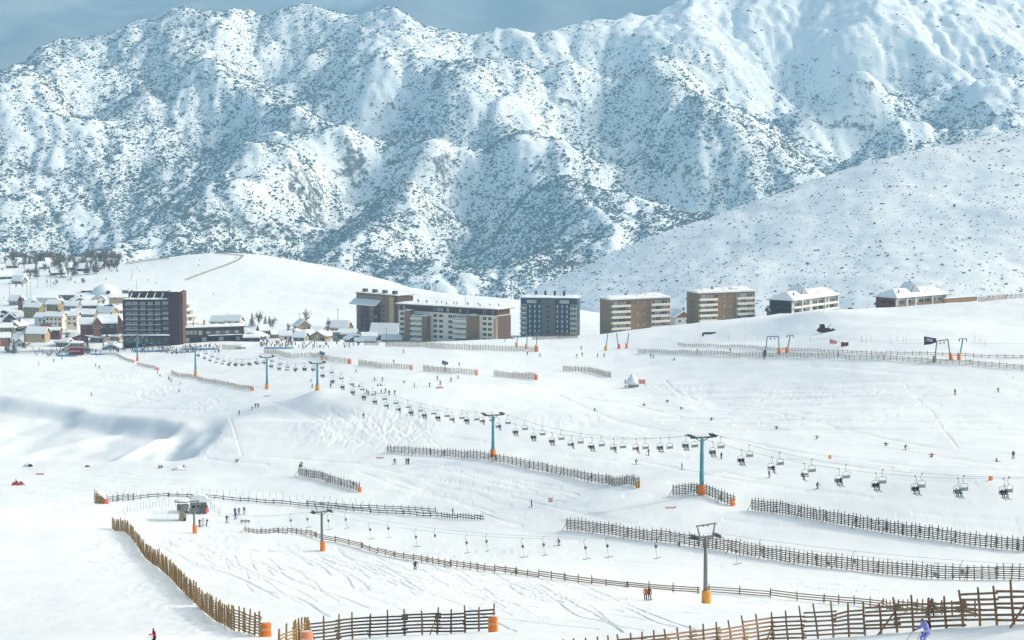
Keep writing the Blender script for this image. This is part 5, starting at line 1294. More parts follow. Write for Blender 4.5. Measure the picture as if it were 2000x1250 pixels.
# -- chalet hotels on the right with hipped snow roofs
def hip_roof(b, x0, x1, y0, y1, z, rise, inset, mi, th=0.6, mi_s=1):
    vs = [(x0, y0, z), (x1, y0, z), (x1, y1, z), (x0, y1, z), (x0 + inset, (y0 + y1) / 2 - 0.5, z + rise), (x1 - inset, (y0 + y1) / 2 - 0.5, z + rise), (x1 - inset, (y0 + y1) / 2 + 0.5, z + rise), (x0 + inset, (y0 + y1) / 2 + 0.5, z + rise)]
    fs = [(0, 3, 2, 1), (4, 5, 6, 7), (0, 1, 5, 4), (1, 2, 6, 5), (2, 3, 7, 6), (3, 0, 4, 7)]
    b.add(vs, fs, mi)
def right_chalet(ax, ad, bx, bd, base, top, label, left_dark, peak_u, wing=False):
    A, rz, W = site(ax, ad, bx, bd); A.z = topz(base, ad); H = topz(top, ad) - A.z; D = 12.0
    t = empty("chalet_hotel", A, rz, label, "chalet hotel", BG)
    b = MB(); b.box((W / 2, D / 2, H / 2 - 3), (W, D, H + 6)); b.build("wall", M['white_wall'], t)
    b = MB(); b.box((-0.12, D / 2, H / 2 - 3), (0.24, D - 0.6, H + 5.6)); b.build("balcony_side", M[left_dark], t)
    b = MB(); b.box((W / 2, D / 2 - 0.4, H + 0.1), (W + 2.6, D + 3.0, 0.2)); b.build("eaves", M['darkwood'], t)
    b = MB(); hip_roof(b, -1.2, W + 1.2, -1.8, D + 1.0, H + 0.21, 3.6, 5.0, 0); snow_slab(b, W * 0.62, W * 0.94, 1, D - 1, H + 1.8, 1.6, 0, 5, 3); snow_slab(b, W * 0.05, W * 0.3, 1, D - 1, H + 1.7, 1.2, 0, 5, 5); b.build("snow_cap", M['roof_snow'], t)
    b = MB(); px_ = W * peak_u
    b.add([(px_ - 3.4, 1.6, H + 2.0), (px_ + 3.4, 1.6, H + 2.0), (px_, 2.6, H + 5.6), (px_ - 3.4, D - 3, H + 2.4), (px_ + 3.4, D - 3, H + 2.4), (px_, D - 4, H + 5.8)], [(0, 1, 2), (3, 5, 4), (0, 2, 5, 3), (1, 4, 5, 2), (0, 3, 4, 1)]); b.build("gable_roof", M['greyroof'], t)
    b = MB(); b.add([(px_ - 3.9, 2.4, H + 1.9), (px_, 3.0, H + 5.75), (px_, D - 3.4, H + 5.95), (px_ - 3.9, D - 2.6, H + 2.3), (px_ - 3.9, 2.4, H + 2.3), (px_, 3.0, H + 6.15), (px_, D - 3.4, H + 6.35), (px_ - 3.9, D - 2.6, H + 2.7)], [(0, 3, 2, 1), (4, 5, 6, 7), (0, 1, 5, 4), (1, 2, 6, 5), (2, 3, 7, 6), (3, 0, 4, 7)]); b.build("gable_snow", M['roof_snow'], t)
    b = MB(); b.box((px_ + 0.8, D / 2, H + 5.9), (0.7, 0.7, 1.5)); b.build("chimney", M['black'], t)
    for u in (0.12, 0.42, 0.7, 0.88): b = MB(); b.tube([(W * u, 1.5 + 5 * u, H + 1.0), (W * u, 1.5 + 5 * u, H + 3.6)], 0.3, 6); b.build("flue", M['black'], t)
    for k in range(max(2, int(H / 2.8))):
        z = H - 1.9 - 2.8 * k
        for u in (0.1, 0.24, 0.5, 0.62, 0.74, 0.88): window(t, W * u, -0.06, z, W * 0.1, 1.7, 'white_wall', 'glass_dark' if k % 2 else 'glass_grey')
        for v in (0.25, 0.6): window(t, -0.3, D * v, z, 2.6, 1.5, left_dark, 'glass_dark', math.pi / 2)
        b = MB(); b.box((W / 2, -0.7, z - 1.5), (W - 1.0, 1.4, 0.2)); b.box((W / 2, -1.35, z - 1.0), (W - 1.0, 0.1, 0.8)); b.build("balcony", M['umber' if wing else 'white_wall'], t)
        if k < 3: b = MB(); b.box((-1.1, D / 2, z - 1.5), (1.7, D - 1.5, 0.25)); b.box((-1.95, D / 2, z - 0.95), (0.12, D - 1.5, 0.8)); b.build("side_balcony", M[left_dark], t)
    for u in (0.17, 0.34, 0.68, 0.97): b = MB(); b.box((W * u, -0.8, H / 2 - 3), (0.7, 1.58, H + 5.6)); b.build("pier", M['white_wall'], t)
    return t
right_chalet(1549, 1052, 1637, 1085, 618, 588, "white chalet hotel half hidden by the snow hump, grey gable on its snow roof", 'darkwood', 0.35)
right_chalet(1753, 1045, 1850, 1068, 610, 583, "white chalet hotel with red brown balconies near the right ridge", 'redwood', 0.45, True)
A, rz, W = site(1848, 1048, 1912, 1060); A.z = topz(598, 1048)
t = empty("retaining_wall", A, rz, "brown stone wall running right from the chalet hotel to the ridge fence", "wall"); b = MB(); b.box((W / 2, 0.6, 0.8), (W, 1.2, 5.4)); b.build("wall", M['umber'], t); b = MB(); snow_slab(b, 0, W, -0.1, 1.3, 3.51, 0.3, 0, 12, 2); b.build("snow_cap", M['roof_snow'], t)
house(1513, 1062, 6, 6, 2.6, 1.6, 'darkwood', 'darkwood', 0.2, "tiny snow capped cabin at the left foot of the half hidden chalet hotel", base=617, wins=0, snow=0.9, name="cabin")
house(1730, 1060, 4, 5, 2.2, 2.0, 'darkwood', 'darkwood', 0.2, "tiny snow capped cabin left of the red balconied chalet hotel", base=602, wins=0, snow=0.9, name="cabin")
# smaller snow-loaded houses that fill the village
FILL = [(14, 1330), (30, 1300), (52, 1262), (92, 1315), (118, 1312), (150, 1330), (180, 1340), (196, 1290), (216, 1290), (150, 1262), (190, 1262), (226, 1268), (120, 1250), (58, 1400), (110, 1410), (150, 1420), (190, 1425), (225, 1360), (28, 1420), (8, 1290), (172, 1395), (136, 1225), (218, 1205), (40, 1250)]
FILL2 = [(498, 1230), (512, 1260), (540, 1240), (556, 1220), (575, 1245), (600, 1225), (618, 1250), (635, 1235), (648, 1265), (678, 1230), (690, 1200), (728, 1240), (624, 1215), (586, 1205), (478, 1250)]
for grp, place in ((FILL, "left of the hotel"), (FILL2, "between hotel wing and brown block")):
    for i, (px, d) in enumerate(sorted(grp)):
        wall = ['grey_wall', 'darkwood', 'beige', 'umber', 'cream', 'redwood', 'grey_wall'][i % 7]
        house(px, d, rnd.uniform(5, 9), rnd.uniform(5, 7), rnd.uniform(1.6, 3.2), rnd.uniform(1.2, 2.4), wall, 'darkwood', rnd.uniform(-0.6, 0.6), "small %s snow laden house %s, %s from the left" % ({'grey_wall': 'grey', 'darkwood': 'dark', 'beige': 'beige', 'umber': 'brown', 'cream': 'cream', 'redwood': 'red brown'}[wall], place, ORD[i]), gable=rnd.choice('xy'), wins=rnd.choice((1, 2)), snow=rnd.uniform(0.5, 1.0), cat="house", group="small houses " + place, chim=rnd.random() < 0.3)
# scattered cabins below the treeline on the far left
CAB = [(8, 1640, 9), (22, 1760, 8), (60, 1700, 9), (84, 1740, 8), (110, 1660, 10), (98, 1800, 9), (40, 1830, 9), (130, 1720, 8), (150, 1800, 9), (160, 1690, 9), (178, 1760, 8), (140, 1850, 8), (10, 1880, 9), (75, 1880, 8), (190, 1690, 7), (35, 1600, 8), (115, 1900, 8), (218, 1720, 7)]
for i, (px, d, w) in enumerate(CAB):
    wall = ['darkwood', 'redwood', 'umber', 'grey_wall'][i % 4]
    house(px, d, w, 6, 1.9, 2.4, wall, 'darkwood', rnd.uniform(-0.5, 0.5), "%s snow roofed cabin among the bare trees at the far left, %s in order" % ({'darkwood': 'dark', 'redwood': 'red brown', 'umber': 'brown', 'grey_wall': 'grey'}[wall], ORD[i]), wins=1, snow=1.1, name="cabin", cat="cabin", group="cabins below the far treeline")

# ------------------------------------------------------------------ trees
M['bark'] = simple_mat("bark", (0.10, 0.075, 0.055), 0.9, var=0.3)
M['twigs'] = simple_mat("bare_twigs", (0.15, 0.11, 0.08), 0.9, var=0.35, scale=1.0)
M['needles'] = leafy_mat("fir_needles", (0.030, 0.045, 0.034), 0.4)
def bare_tree(seed, H, tone='twigs'):
    r_ = random.Random(seed); root = empty("bare_tree", (0, 0, 0)); b = MB(); b.tube([(0, 0, -0.4), (0.1, 0, H * 0.3), (0.0, 0.1, H * 0.6)], [0.22, 0.16, 0.08], 6); b.build("trunk", M['bark'], root)
    c = MB()
    for k in range(34):
        a = r_.uniform(0, 6.283); z0 = H * r_.uniform(0.15, 0.6); L = H * r_.uniform(0.25, 0.5); el = r_.uniform(0.5, 1.3)
        p = Vector((0, 0, z0)); q = p + Vector((math.cos(a) * math.cos(el), math.sin(a) * math.cos(el), math.sin(el))) * L; c.bar(p, q, 0.11, 0.11)
        for j in range(3):
            s = p.lerp(q, r_.uniform(0.3, 0.95)); a2 = a + r_.gauss(0, 0.9); e2 = el + r_.gauss(0, 0.5); c.bar(s, s + Vector((math.cos(a2) * math.cos(e2), math.sin(a2) * math.cos(e2), math.sin(e2))) * L * 0.5, 0.09, 0.09)
    c.build("crown", M[tone], root); return root
def fir_tree(seed, H, wid=0.28):
    r_ = random.Random(seed); root = empty("fir_tree", (0, 0, 0)); b = MB(); b.tube([(0, 0, -0.4), (0, 0, H * 0.9)], [0.2, 0.03], 6); b.build("trunk", M['bark'], root)
    vs = []; c = MB(); n = 11
    for k in range(n):
        z = H * (0.12 + 0.86 * k / n); R_ = H * wid * (1 - k / n) ** 0.85 + 0.12
        m_ = 9
        for j in range(m_):
            a = 6.283 * (j + r_.uniform(-.3, .3)) / m_; L = R_ * r_.uniform(0.65, 1.2); wv = L * 0.42
            d = Vector((math.cos(a), math.sin(a), 0)); s = Vector((-d.y, d.x, 0)); p = Vector((0, 0, z + H * 0.05)); q = d * L + Vector((0, 0, z - H * 0.035)); mm = p.lerp(q, 0.55)
            c.add([p, mm + s * wv, q, mm - s * wv, mm + Vector((0, 0, -H * 0.03))], [(0, 1, 2), (0, 2, 3), (0, 4, 1), (1, 4, 2), (2, 4, 3), (3, 4, 0)])
    c.build("crown", M['needles'], root); return root
BARE = [bare_tree(k, 7.5 + k) for k in range(3)]; FIR = [fir_tree(20 + k, 8.0 + 1.5 * k) for k in range(3)]
_tu = set()
def plant(kind, px, d, s, label, group, base=None):
    src = (BARE if kind == 'b' else FIR)[rnd.randrange(3)]
    if src.name in _tu: o = copy_tree(src)
    else: o = src; _tu.add(src.name)
    x = (px - PCX) / FPX * d; o.location = (x, d, (on_ground(x, d) if base is None else topz(base, d)) - 0.1); o.scale = (s, s, s); o.rotation_euler = (0, 0, rnd.uniform(0, 6.28)); tag(o, label, "tree", group)
for i in range(150):
    px = rnd.uniform(-12, 236); d = rnd.uniform(1620, 1930)
    if i >= 60: px = rnd.choice([rnd.uniform(0, 130), rnd.uniform(175, 225)]); d = rnd.uniform(1840, 1930)
    plant('b' if rnd.random() < 0.8 else 'f', px, d, rnd.uniform(0.8, 1.35), None, "trees of the far left treeline")
for o in COL.objects:
    if o.get('group') == "trees of the far left treeline":
        o['label'] = "bare brown tree among the cabins at the far left treeline" if o.name.startswith("bare") else "dark conifer among the cabins at the far left treeline"
for i in range(30):
    px = rnd.uniform(0, 232); d = rnd.uniform(1215, 1420)
    plant(rnd.choice('bbf'), px, d, rnd.uniform(0.3, 0.6), None, "small trees between the village houses")
for o in COL.objects:
    if o.get('group') == "small trees between the village houses": o['label'] = ("small bare tree" if o.name.startswith("bare") else "small dark conifer") + " between the houses left of the hotel"
for i in range(70):
    px = rnd.uniform(-10, 232); d = rnd.uniform(1560, 1900)
    plant('b', px, d, rnd.uniform(0.22, 0.45), "low bare brown bush between the snowy cabins at the far left", "low bushes among the far left cabins")
for px, d, k, s, lab in [(157, 1205, 'f', 1.0, "snow dusted fir in front of the red walled house"), (166, 1210, 'f', 0.85, "smaller snow dusted fir right of its taller neighbour in the village"), (22, 1195, 'f', 0.8, "snowy fir beside the lift tower at the left edge"), (143, 1640, 'f', 1.1, "dark conifer standing alone below the far left cabins"), (168, 1640, 'f', 1.2, "second dark conifer right of the lone one below the cabins"),
                         (10, 1212, 'f', 0.6, "small snowy fir at the left edge by the ochre hut"), (490, 1300, 'f', 0.75, "dark conifer left of the bare poplars behind the crowd terrace"), (503, 1305, 'b', 1.1, "tall bare poplar behind the crowd terrace"), (516, 1300, 'f', 0.8, "conifer right of the tall bare poplar"), (524, 1295, 'f', 0.75, "rightmost conifer of the clump behind the crowd terrace"), (531, 1290, 'b', 0.7, "low bare shrubby tree right of the conifer clump"),
                         (561, 1280, 'b', 0.6, "small bare tree in the snow right of the crowd terrace"), (595, 1310, 'b', 0.9, "bare brown tree on the white slope above the beginners area"), (641, 1290, 'b', 0.8, "slender bare tree left of the house with the large white roof"), (421, 1235, 'b', 1.0, "bare tree above the left part of the low wing roof"), (414, 1240, 'b', 0.8, "small bare tree beside the ochre house behind the wing"), (447, 1235, 'b', 0.7, "small bare tree above the right part of the low wing roof"),
                         (474, 1190, 'f', 0.7, "snowy conifer at the right end of the low wing"), (480, 1180, 'f', 0.55, "small snowy conifer beside the dark kiosk"), (707, 1225, 'b', 0.7, "white frosted small tree at the foot of the tall brown block"), (688, 1235, 'f', 0.6, "dark shrubby conifer left of the tall brown block"), (108, 1270, 'b', 0.8, "bare tree in front of the cream row house"), (128, 1265, 'b', 0.7, "bare tree at the right end of the cream row house"), (461, 1745, 'f', 0.5, "small dark conifer on the very top of the white knoll"), (456, 1748, 'f', 0.4, "tiny conifer left of its neighbour on the knoll top")]:
    plant(k, px, d, s, lab, None)

# ------------------------------------------------------------------ parked cars
M['car_dark'] = simple_mat("dark_car_paint", (0.03, 0.035, 0.05), 0.35, 0.2); M['car_blue'] = simple_mat("blue_car_paint", (0.03, 0.05, 0.10), 0.35, 0.2); M['car_grey'] = simple_mat("grey_car_paint", (0.16, 0.17, 0.18), 0.35, 0.2); M['car_red'] = simple_mat("wine_car_paint", (0.13, 0.04, 0.05), 0.35, 0.2)
def make_car(paint):
    root = empty("parked_car", (0, 0, 0))
    b = MB(); b.prism([(-2.15, 0.35), (2.15, 0.35), (2.2, 0.75), (1.9, 0.95), (1.1, 1.0), (0.5, 1.5), (-1.3, 1.55), (-2.05, 1.05), (-2.2, 0.8)], -0.88, 0.88); b.build("body", M[paint], root)
    b = MB(); b.prism([(0.95, 1.03), (0.47, 1.43), (-1.25, 1.47), (-1.8, 1.07)], -0.9, 0.9); b.build("windows", M['glass_dark'], root)
    for x in (-1.35, 1.35):
        for y in (-0.82, 0.82): b = MB(); b.tube([(x, y - 0.12, 0.33), (x, y + 0.12, 0.33)], 0.33, 12); b.build("wheel", M['black'], root)
    b = MB(); snow_slab(b, -1.2, 0.4, -0.7, 0.7, 1.56, 0.12, 0, 4, 3); b.build("snow_cap", M['roof_snow'], root)
    return root
PAINT = {k: make_car(k) for k in ('car_dark', 'car_blue', 'car_grey', 'car_red')}; _cu = set()
CARS = [(5, 607, 1370), (11, 609, 1364), (3, 614, 1350), (13, 615, 1346), (20, 613, 1352), (8, 621, 1330), (18, 622, 1326), (24, 619, 1334), (30, 621, 1328), (20, 628, 1310), (28, 627, 1312), (35, 625, 1318), (33, 633, 1296), (41, 632, 1298), (48, 634, 1292), (56, 638, 1282), (66, 637, 1284), (72, 636, 1287), (3, 637, 1284), (12, 639, 1278), (0, 630, 1304),
        (206, 599, 1400), (214, 597, 1404), (222, 599, 1398), (229, 598, 1402), (566, 650, 1275), (570, 652, 1268), (682, 647, 1280), (689, 648, 1276), (694, 646, 1283), (990, 665, 1190), (997, 663, 1196)]
for i, (px, py, d) in enumerate(CARS):
    k = ['car_dark', 'car_blue', 'car_dark', 'car_grey', 'car_dark', 'car_red'][i % 6]; src = PAINT[k]
    o = copy_tree(src) if k in _cu else src; _cu.add(k)
    x = (px - PCX) / FPX * d; o.location = (x, d, on_ground(x, d)); o.rotation_euler = (0, 0, rnd.choice([0.1, 0.5, -0.4, 3.3]) + rnd.uniform(-.2, .2))
    col = {'car_dark': 'black', 'car_blue': 'dark blue', 'car_grey': 'grey', 'car_red': 'wine red'}[k]
    if i < 21: lab = "%s car on the village car park, %s in order from its far end" % (col, ORD[i])
    elif i < 25: lab = "%s car beside the hotel's upper floors, %s in that row" % (col, ORD[i - 21])
    elif i < 27: lab = "%s car parked in the snow right of the crowd terrace" % ("black" if i == 26 else col)
    elif i < 30: lab = "%s car half hidden left of the tall brown block, %s in line" % (col, ORD[i - 27])
    else: lab = "%s car at the right end of the white banded block, %s from the block" % (col, ORD[i - 30])
    tag(o, lab, "car", "cars parked in the village")

# ------------------------------------------------------------------ people
def mat_plain(name, col, rough=0.75): return simple_mat(name, col, rough, var=0.12, scale=8.0, spec=0.2)
CLOTH = {'black': (0.018, 0.019, 0.024), 'navy': (0.02, 0.035, 0.10), 'blue': (0.03, 0.12, 0.34), 'red': (0.42, 0.02, 0.03), 'maroon': (0.16, 0.02, 0.04), 'orange': (0.50, 0.16, 0.02), 'yellow': (0.55, 0.40, 0.06), 'green': (0.03, 0.16, 0.08),
         'teal': (0.02, 0.22, 0.24), 'grey': (0.13, 0.14, 0.15), 'white': (0.65, 0.66, 0.66), 'pink': (0.50, 0.12, 0.20), 'lavender': (0.30, 0.33, 0.72), 'purple': (0.14, 0.08, 0.30), 'brown': (0.15, 0.08, 0.04), 'tan': (0.36, 0.26, 0.14)}
for k, c in CLOTH.items(): M['cloth_' + k] = mat_plain("cloth_" + k, c)
M['skin'] = mat_plain("skin", (0.48, 0.29, 0.21), 0.6)
M['goggle'] = simple_mat("goggle_lens", (0.03, 0.035, 0.05), 0.15, spec=0.8)
M['ski'] = simple_mat("ski_top", (0.10, 0.10, 0.12), 0.4); M['pole_grey'] = simple_mat("pole_alloy", (0.22, 0.22, 0.23), 0.4, 0.5)

def skel(pose, lean=0.0, crouch=0.0, stride=0.0, arms='down', turn=0.0):
    """joint positions (facing -y), metres, feet on z=0"""
    J = {}; hipz = 0.93 - 0.30 * crouch; back = 0.14 * crouch
    if pose == 'sit': hipz = 0.12; back = 0.0
    J['pelvis'] = (0, back, hipz)
    la = lean; up = lambda r: (0, back - math.sin(la) * r, hipz + math.cos(la) * r)
    J['waist'] = up(0.16); J['chest'] = up(0.36); J['neck'] = up(0.53); J['head'] = up(0.66); J['crown'] = up(0.79)
    J['chin'] = (0, up(0.62)[1] - 0.075, up(0.61)[2])
    for s, n in ((-1, 'l'), (1, 'r')):
        J['hip_' + n] = (s * 0.10, back, hipz - 0.04); sh = up(0.48); J['sho_' + n] = (s * 0.19, sh[1], sh[2])
        if pose == 'sit':
            J['knee_' + n] = (s * 0.12, -0.42, 0.14); J['ank_' + n] = (s * 0.12, -0.48 + 0.03 * s, -0.30); J['toe_' + n] = (s * 0.13, -0.68, -0.34)
        else:
            fy = s * stride * 0.35; J['ank_' + n] = (s * (0.12 + 0.1 * abs(stride) * 0.4), fy + 0.02, 0.10)
            ky = -0.18 * crouch + 0.5 * fy - (0.06 if crouch else 0); J['knee_' + n] = (s * 0.115, ky, 0.50 - 0.06 * crouch); J['toe_' + n] = (s * (0.13 + 0.1 * abs(stride) * 0.4), fy - 0.17, 0.045)
        S = J['sho_' + n]
        if arms == 'down': E, H_ = (S[0] + s * 0.07, S[1] + 0.02, S[2] - 0.28), (S[0] + s * 0.08, S[1] - 0.06, S[2] - 0.52)
        elif arms == 'poles': E, H_ = (S[0] + s * 0.12, S[1] + 0.02, S[2] - 0.26), (S[0] + s * 0.14, S[1] - 0.24, S[2] - 0.34)
        elif arms == 'lap': E, H_ = (S[0] + s * 0.08, S[1] - 0.04, S[2] - 0.27), (S[0] * 0.6, S[1] - 0.27, S[2] - 0.36)
        else: E, H_ = (S[0] + s * 0.24, S[1] - 0.02, S[2] - 0.10), (S[0] + s * 0.44, S[1] - 0.14, S[2] - 0.16)
        J['elb_' + n], J['wri_' + n] = E, H_
        d = (Vector(H_) - Vector(E)).normalized(); Hd = Vector(H_) + d * 0.10
        J['hand_' + n] = tuple(Hd); J['thumb_' + n] = tuple(Vector(H_) + d * 0.06 + Vector((-s * 0.05, -0.03, 0.02)))
    return J
RAD = {'pelvis': 0.155, 'waist': 0.145, 'chest': 0.165, 'neck': 0.065, 'head': 0.105, 'crown': 0.085, 'chin': 0.05, 'hip': 0.105, 'knee': 0.075, 'ank': 0.062, 'toe': 0.05, 'sho': 0.085, 'elb': 0.058, 'wri': 0.045, 'hand': 0.042, 'thumb': 0.018}
BONES = [('pelvis', 'waist'), ('waist', 'chest'), ('chest', 'neck'), ('neck', 'head'), ('head', 'crown'), ('head', 'chin')]
for n in 'lr': BONES += [('pelvis', 'hip_' + n), ('hip_' + n, 'knee_' + n), ('knee_' + n, 'ank_' + n), ('ank_' + n, 'toe_' + n), ('chest', 'sho_' + n), ('sho_' + n, 'elb_' + n), ('elb_' + n, 'wri_' + n), ('wri_' + n, 'hand_' + n), ('wri_' + n, 'thumb_' + n)]
SLOTS = ['cloth_black', 'cloth_navy', 'cloth_grey', 'skin', 'cloth_black', 'goggle']     # jacket, trousers, helmet, face, gloves and boots, goggles
def body_mesh(name, J, sub=1):
    names = list(J); idx = {n: i for i, n in enumerate(names)}
    me = bpy.data.meshes.new("tmp"); me.from_pydata([J[n] for n in names], [(idx[a], idx[b]) for a, b in BONES], [])
    o = bpy.data.objects.new("tmp", me); COL.objects.link(o)
    md_ = o.modifiers.new("skin", 'SKIN'); md_.use_smooth_shade = True
    if not me.skin_vertices: raise RuntimeError("no skin layer")
    for i, n in enumerate(names):
        r = RAD[n.split('_')[0]]; sv = me.skin_vertices[0].data[i]; sv.radius = (r * (0.8 if n in ('chest', 'waist', 'pelvis') else 1.0), r * (1.0 if n not in ('chest', 'waist', 'pelvis') else 1.05)); sv.use_root = (n == 'pelvis')
    sb = o.modifiers.new("sub", 'SUBSURF'); sb.levels = sub; sb.render_levels = sub
    dg = bpy.context.evaluated_depsgraph_get(); ev = o.evaluated_get(dg); out = bpy.data.meshes.new_from_object(ev); out.name = name
    bpy.data.objects.remove(o); bpy.data.meshes.remove(me)
    out.materials.clear()
    for m_ in SLOTS: out.materials.append(M[m_])
    hv = {n: Vector(p) for n, p in J.items()}; neck = hv['neck']; pel = hv['pelvis']; ax_ = (neck - pel).normalized(); fwd = (hv['chin'] - hv['head'] + ax_ * 0.05).normalized()
    for p in out.polygons:
        c = p.center; best, bd = None, 9
        for a, b in BONES:
            A_, B_ = hv[a], hv[b]; t = max(0, min(1, (c - A_).dot(B_ - A_) / max(1e-9, (B_ - A_).length_squared))); d = (c - A_.lerp(B_, t)).length - 0.5 * (RAD[a.split('_')[0]] + RAD[b.split('_')[0]])
            if d < bd: best, bd = (a, b, t), d
        a, b, t = best; kn = {a.split('_')[0], b.split('_')[0]}; mi = 0
        if kn & {'hand', 'thumb'} or kn == {'ank', 'toe'}: mi = 4
        elif kn & {'hip', 'knee', 'ank'}: mi = 1 if not (kn == {'knee', 'ank'} and t > 0.8) else 4
        elif kn & {'head', 'crown', 'chin'}:
            rel = (c - hv['head']); h = rel.dot(ax_); f = rel.dot(fwd)
            mi = 2
            if f > 0.03: mi = 5 if -0.02 < h < 0.055 else (3 if h <= -0.02 else 2)
        p.material_index = mi; p.use_smooth = True
    return out
POSE = {'stand': (skel('stand', 0.05, 0.05, 0.1, 'down'), 'standing'), 'ski': (skel('ski', 0.45, 0.75, 0.15, 'poles'), 'skiing'), 'walk': (skel('walk', 0.2, 0.2, 0.9, 'poles'), 'striding'),
        'pole': (skel('stand', 0.15, 0.2, 0.3, 'poles'), 'standing'), 'arms': (skel('ski', 0.3, 0.5, 0.6, 'out'), 'riding'), 'sit': (skel('sit', -0.05, 0, 0, 'lap'), 'sitting'), 'fall': (skel('sit', 0.25, 0, 0, 'out'), 'sitting')}
BODY = {k: body_mesh("person_" + k, j) for k, (j, w) in POSE.items()}
b = MB(); b.box((0, -0.05, 0.02), (0.085, 1.62, 0.025)); b.add([(-0.042, -0.86, 0.008), (0.042, -0.86, 0.008), (0.042, -1.04, 0.10), (-0.042, -1.04, 0.10), (-0.042, -0.86, 0.032), (0.042, -0.86, 0.032), (0.042, -1.04, 0.115), (-0.042, -1.04, 0.115)], [(0, 1, 2, 3), (4, 7, 6, 5), (0, 4, 5, 1), (1, 5, 6, 2), (2, 6, 7, 3), (3, 7, 4, 0)])
SKI_ME = b.mesh("ski", M['ski'])
b = MB(); b.box((0, 0, 0.02), (1.5, 0.28, 0.03)); BOARD_ME = b.mesh("snowboard", M['ski'])
b = MB(); b.tube([(0, 0, 0), (0, 0, -1.15)], 0.012, 5); b.tube([(0, 0, -1.06), (0, 0, -1.03)], 0.05, 6); POLE_ME = b.mesh("ski_pole", M['pole_grey'])
b = MB(); b.blob((0, 0, 0), (0.15, 0.09, 0.22), 0, 2); PACK_ME = b.mesh("backpack", M['cloth_black'], True)
def person(loc, pose, jacket, trousers, helmet, rz, label, group=None, scale=1.0, gear=True, pack=False, tilt=(0, 0)):
    o = bpy.data.objects.new("person", BODY[pose]); COL.objects.link(o); o.location = loc; o.rotation_euler = (tilt[0], tilt[1], rz); o.scale = (scale,) * 3
    for i, m_ in ((0, jacket), (1, trousers), (2, helmet)):
        o.material_slots[i].link = 'OBJECT'; o.material_slots[i].material = M['cloth_' + m_]
    tag(o, label, "person", group)
    J = POSE[pose][0]
    if gear:
        for n in 'lr':
            a = J['ank_' + n]; k = link("ski", SKI_ME, None, o)
            if pose in ('sit',): k.location = (a[0], a[1] - 0.06, a[2] - 0.13); k.rotation_euler = (0.12, 0, 0)
            elif pose == 'fall': k.location = (a[0], a[1] - 0.3, 0.02 if a[2] < 0 else a[2])
            else: k.location = (a[0], a[1] - 0.03, 0.0); k.rotation_euler = (0, 0, 0.05 if n == 'l' else -0.05)
            if pose in ('ski', 'walk', 'pole', 'stand') and gear != 'noskipoles':
                h = J['hand_' + n]; q = link("ski_pole", POLE_ME, None, o); q.location = (h[0], h[1], h[2] + 0.1); q.rotation_euler = (-0.55 if pose == 'ski' else -0.15, 0.1 if n == 'l' else -0.1, 0)
    if pack: q = link("backpack", PACK_ME, None, o); c = J['chest']; q.location = (c[0], c[1] + 0.2, c[2])
    return o
def cname(j): return {'navy': 'navy blue'}.get(j, j)
# the figures near the camera
def at_pix(px, py): return Vector(ray_ground(px, py))
FACE_R, FACE_L, FACE_C, FACE_A = math.pi / 2, -math.pi / 2, 0.0, math.pi          # heading right, left, towards, away
person(at_pix(1808, 1263), 'ski', 'lavender', 'lavender', 'purple', FACE_L + 0.35, "person in a lavender ski suit and purple helmet skiing past the nearest fence", pack=True)
person(at_pix(302, 1263), 'pole', 'red', 'black', 'maroon', FACE_L + 0.5, "person in a red jacket skiing at the bottom edge left of the golden fence")
person(at_pix(811, 1113), 'ski', 'black', 'black', 'black', FACE_C + 0.2, "person dressed all in black skiing just below the low fence", scale=1.05)
person(at_pix(1261, 1173), 'stand', 'orange', 'black', 'tan', FACE_A, "person in a golden orange jacket standing beside a companion in maroon below the low fence")
person(at_pix(1268, 1173), 'stand', 'maroon', 'maroon', 'black', FACE_A - 0.3, "person dressed in maroon standing close against a companion in orange")
person(at_pix(1816, 1208), 'walk', 'black', 'black', 'black', FACE_R, "person in black seen through the slats of the nearest fence behind the lavender skier")
person(at_pix(1092, 1066), 'ski', 'maroon', 'tan', 'black', FACE_L + 0.3, "person in a maroon jacket skiing under the drag lift ropes")
person(at_pix(1038, 991), 'stand', 'black', 'black', 'black', FACE_R, "lone person in black standing on the slope above the drag lift")
for px, py, po, j, t_, h, rz, lab in [(390, 1028, 'pole', 'black', 'black', 'black', 0.4, "person in black with poles standing at the drag lift mast by the station"), (397, 1025, 'stand', 'white', 'white', 'white', 0.0, "person in white between two dark figures at the drag lift mast"), (404, 1028, 'stand', 'navy', 'black', 'black', -1.3, "person in navy with a backpack beside the drag lift mast"),
                                      (443, 1020, 'walk', 'black', 'black', 'white', 0.6, "person in black bending forward at the drag lift track"), (460, 1014, 'stand', 'purple', 'navy', 'black', 2.8, "person in purple at the lower end of the queue for the drag lift"), (459, 1006, 'stand', 'black', 'black', 'brown', 3.0, "dark person in the drag lift queue, left of the one in blue"),
                                      (467, 1005, 'pole', 'blue', 'navy', 'teal', 0.0, "person in a bright blue jacket in the drag lift queue"), (477, 1004, 'stand', 'maroon', 'tan', 'black', 0.0, "person in dark red with pale trousers, rightmost in the drag lift queue"), (884, 1007, 'stand', 'black', 'navy', 'black', 1.5, "person in dark clothes standing at the bluish rail fence near its right end")]:
    person(at_pix(px, py), po, j, t_, h, rz, lab, pack=(j == 'navy'))
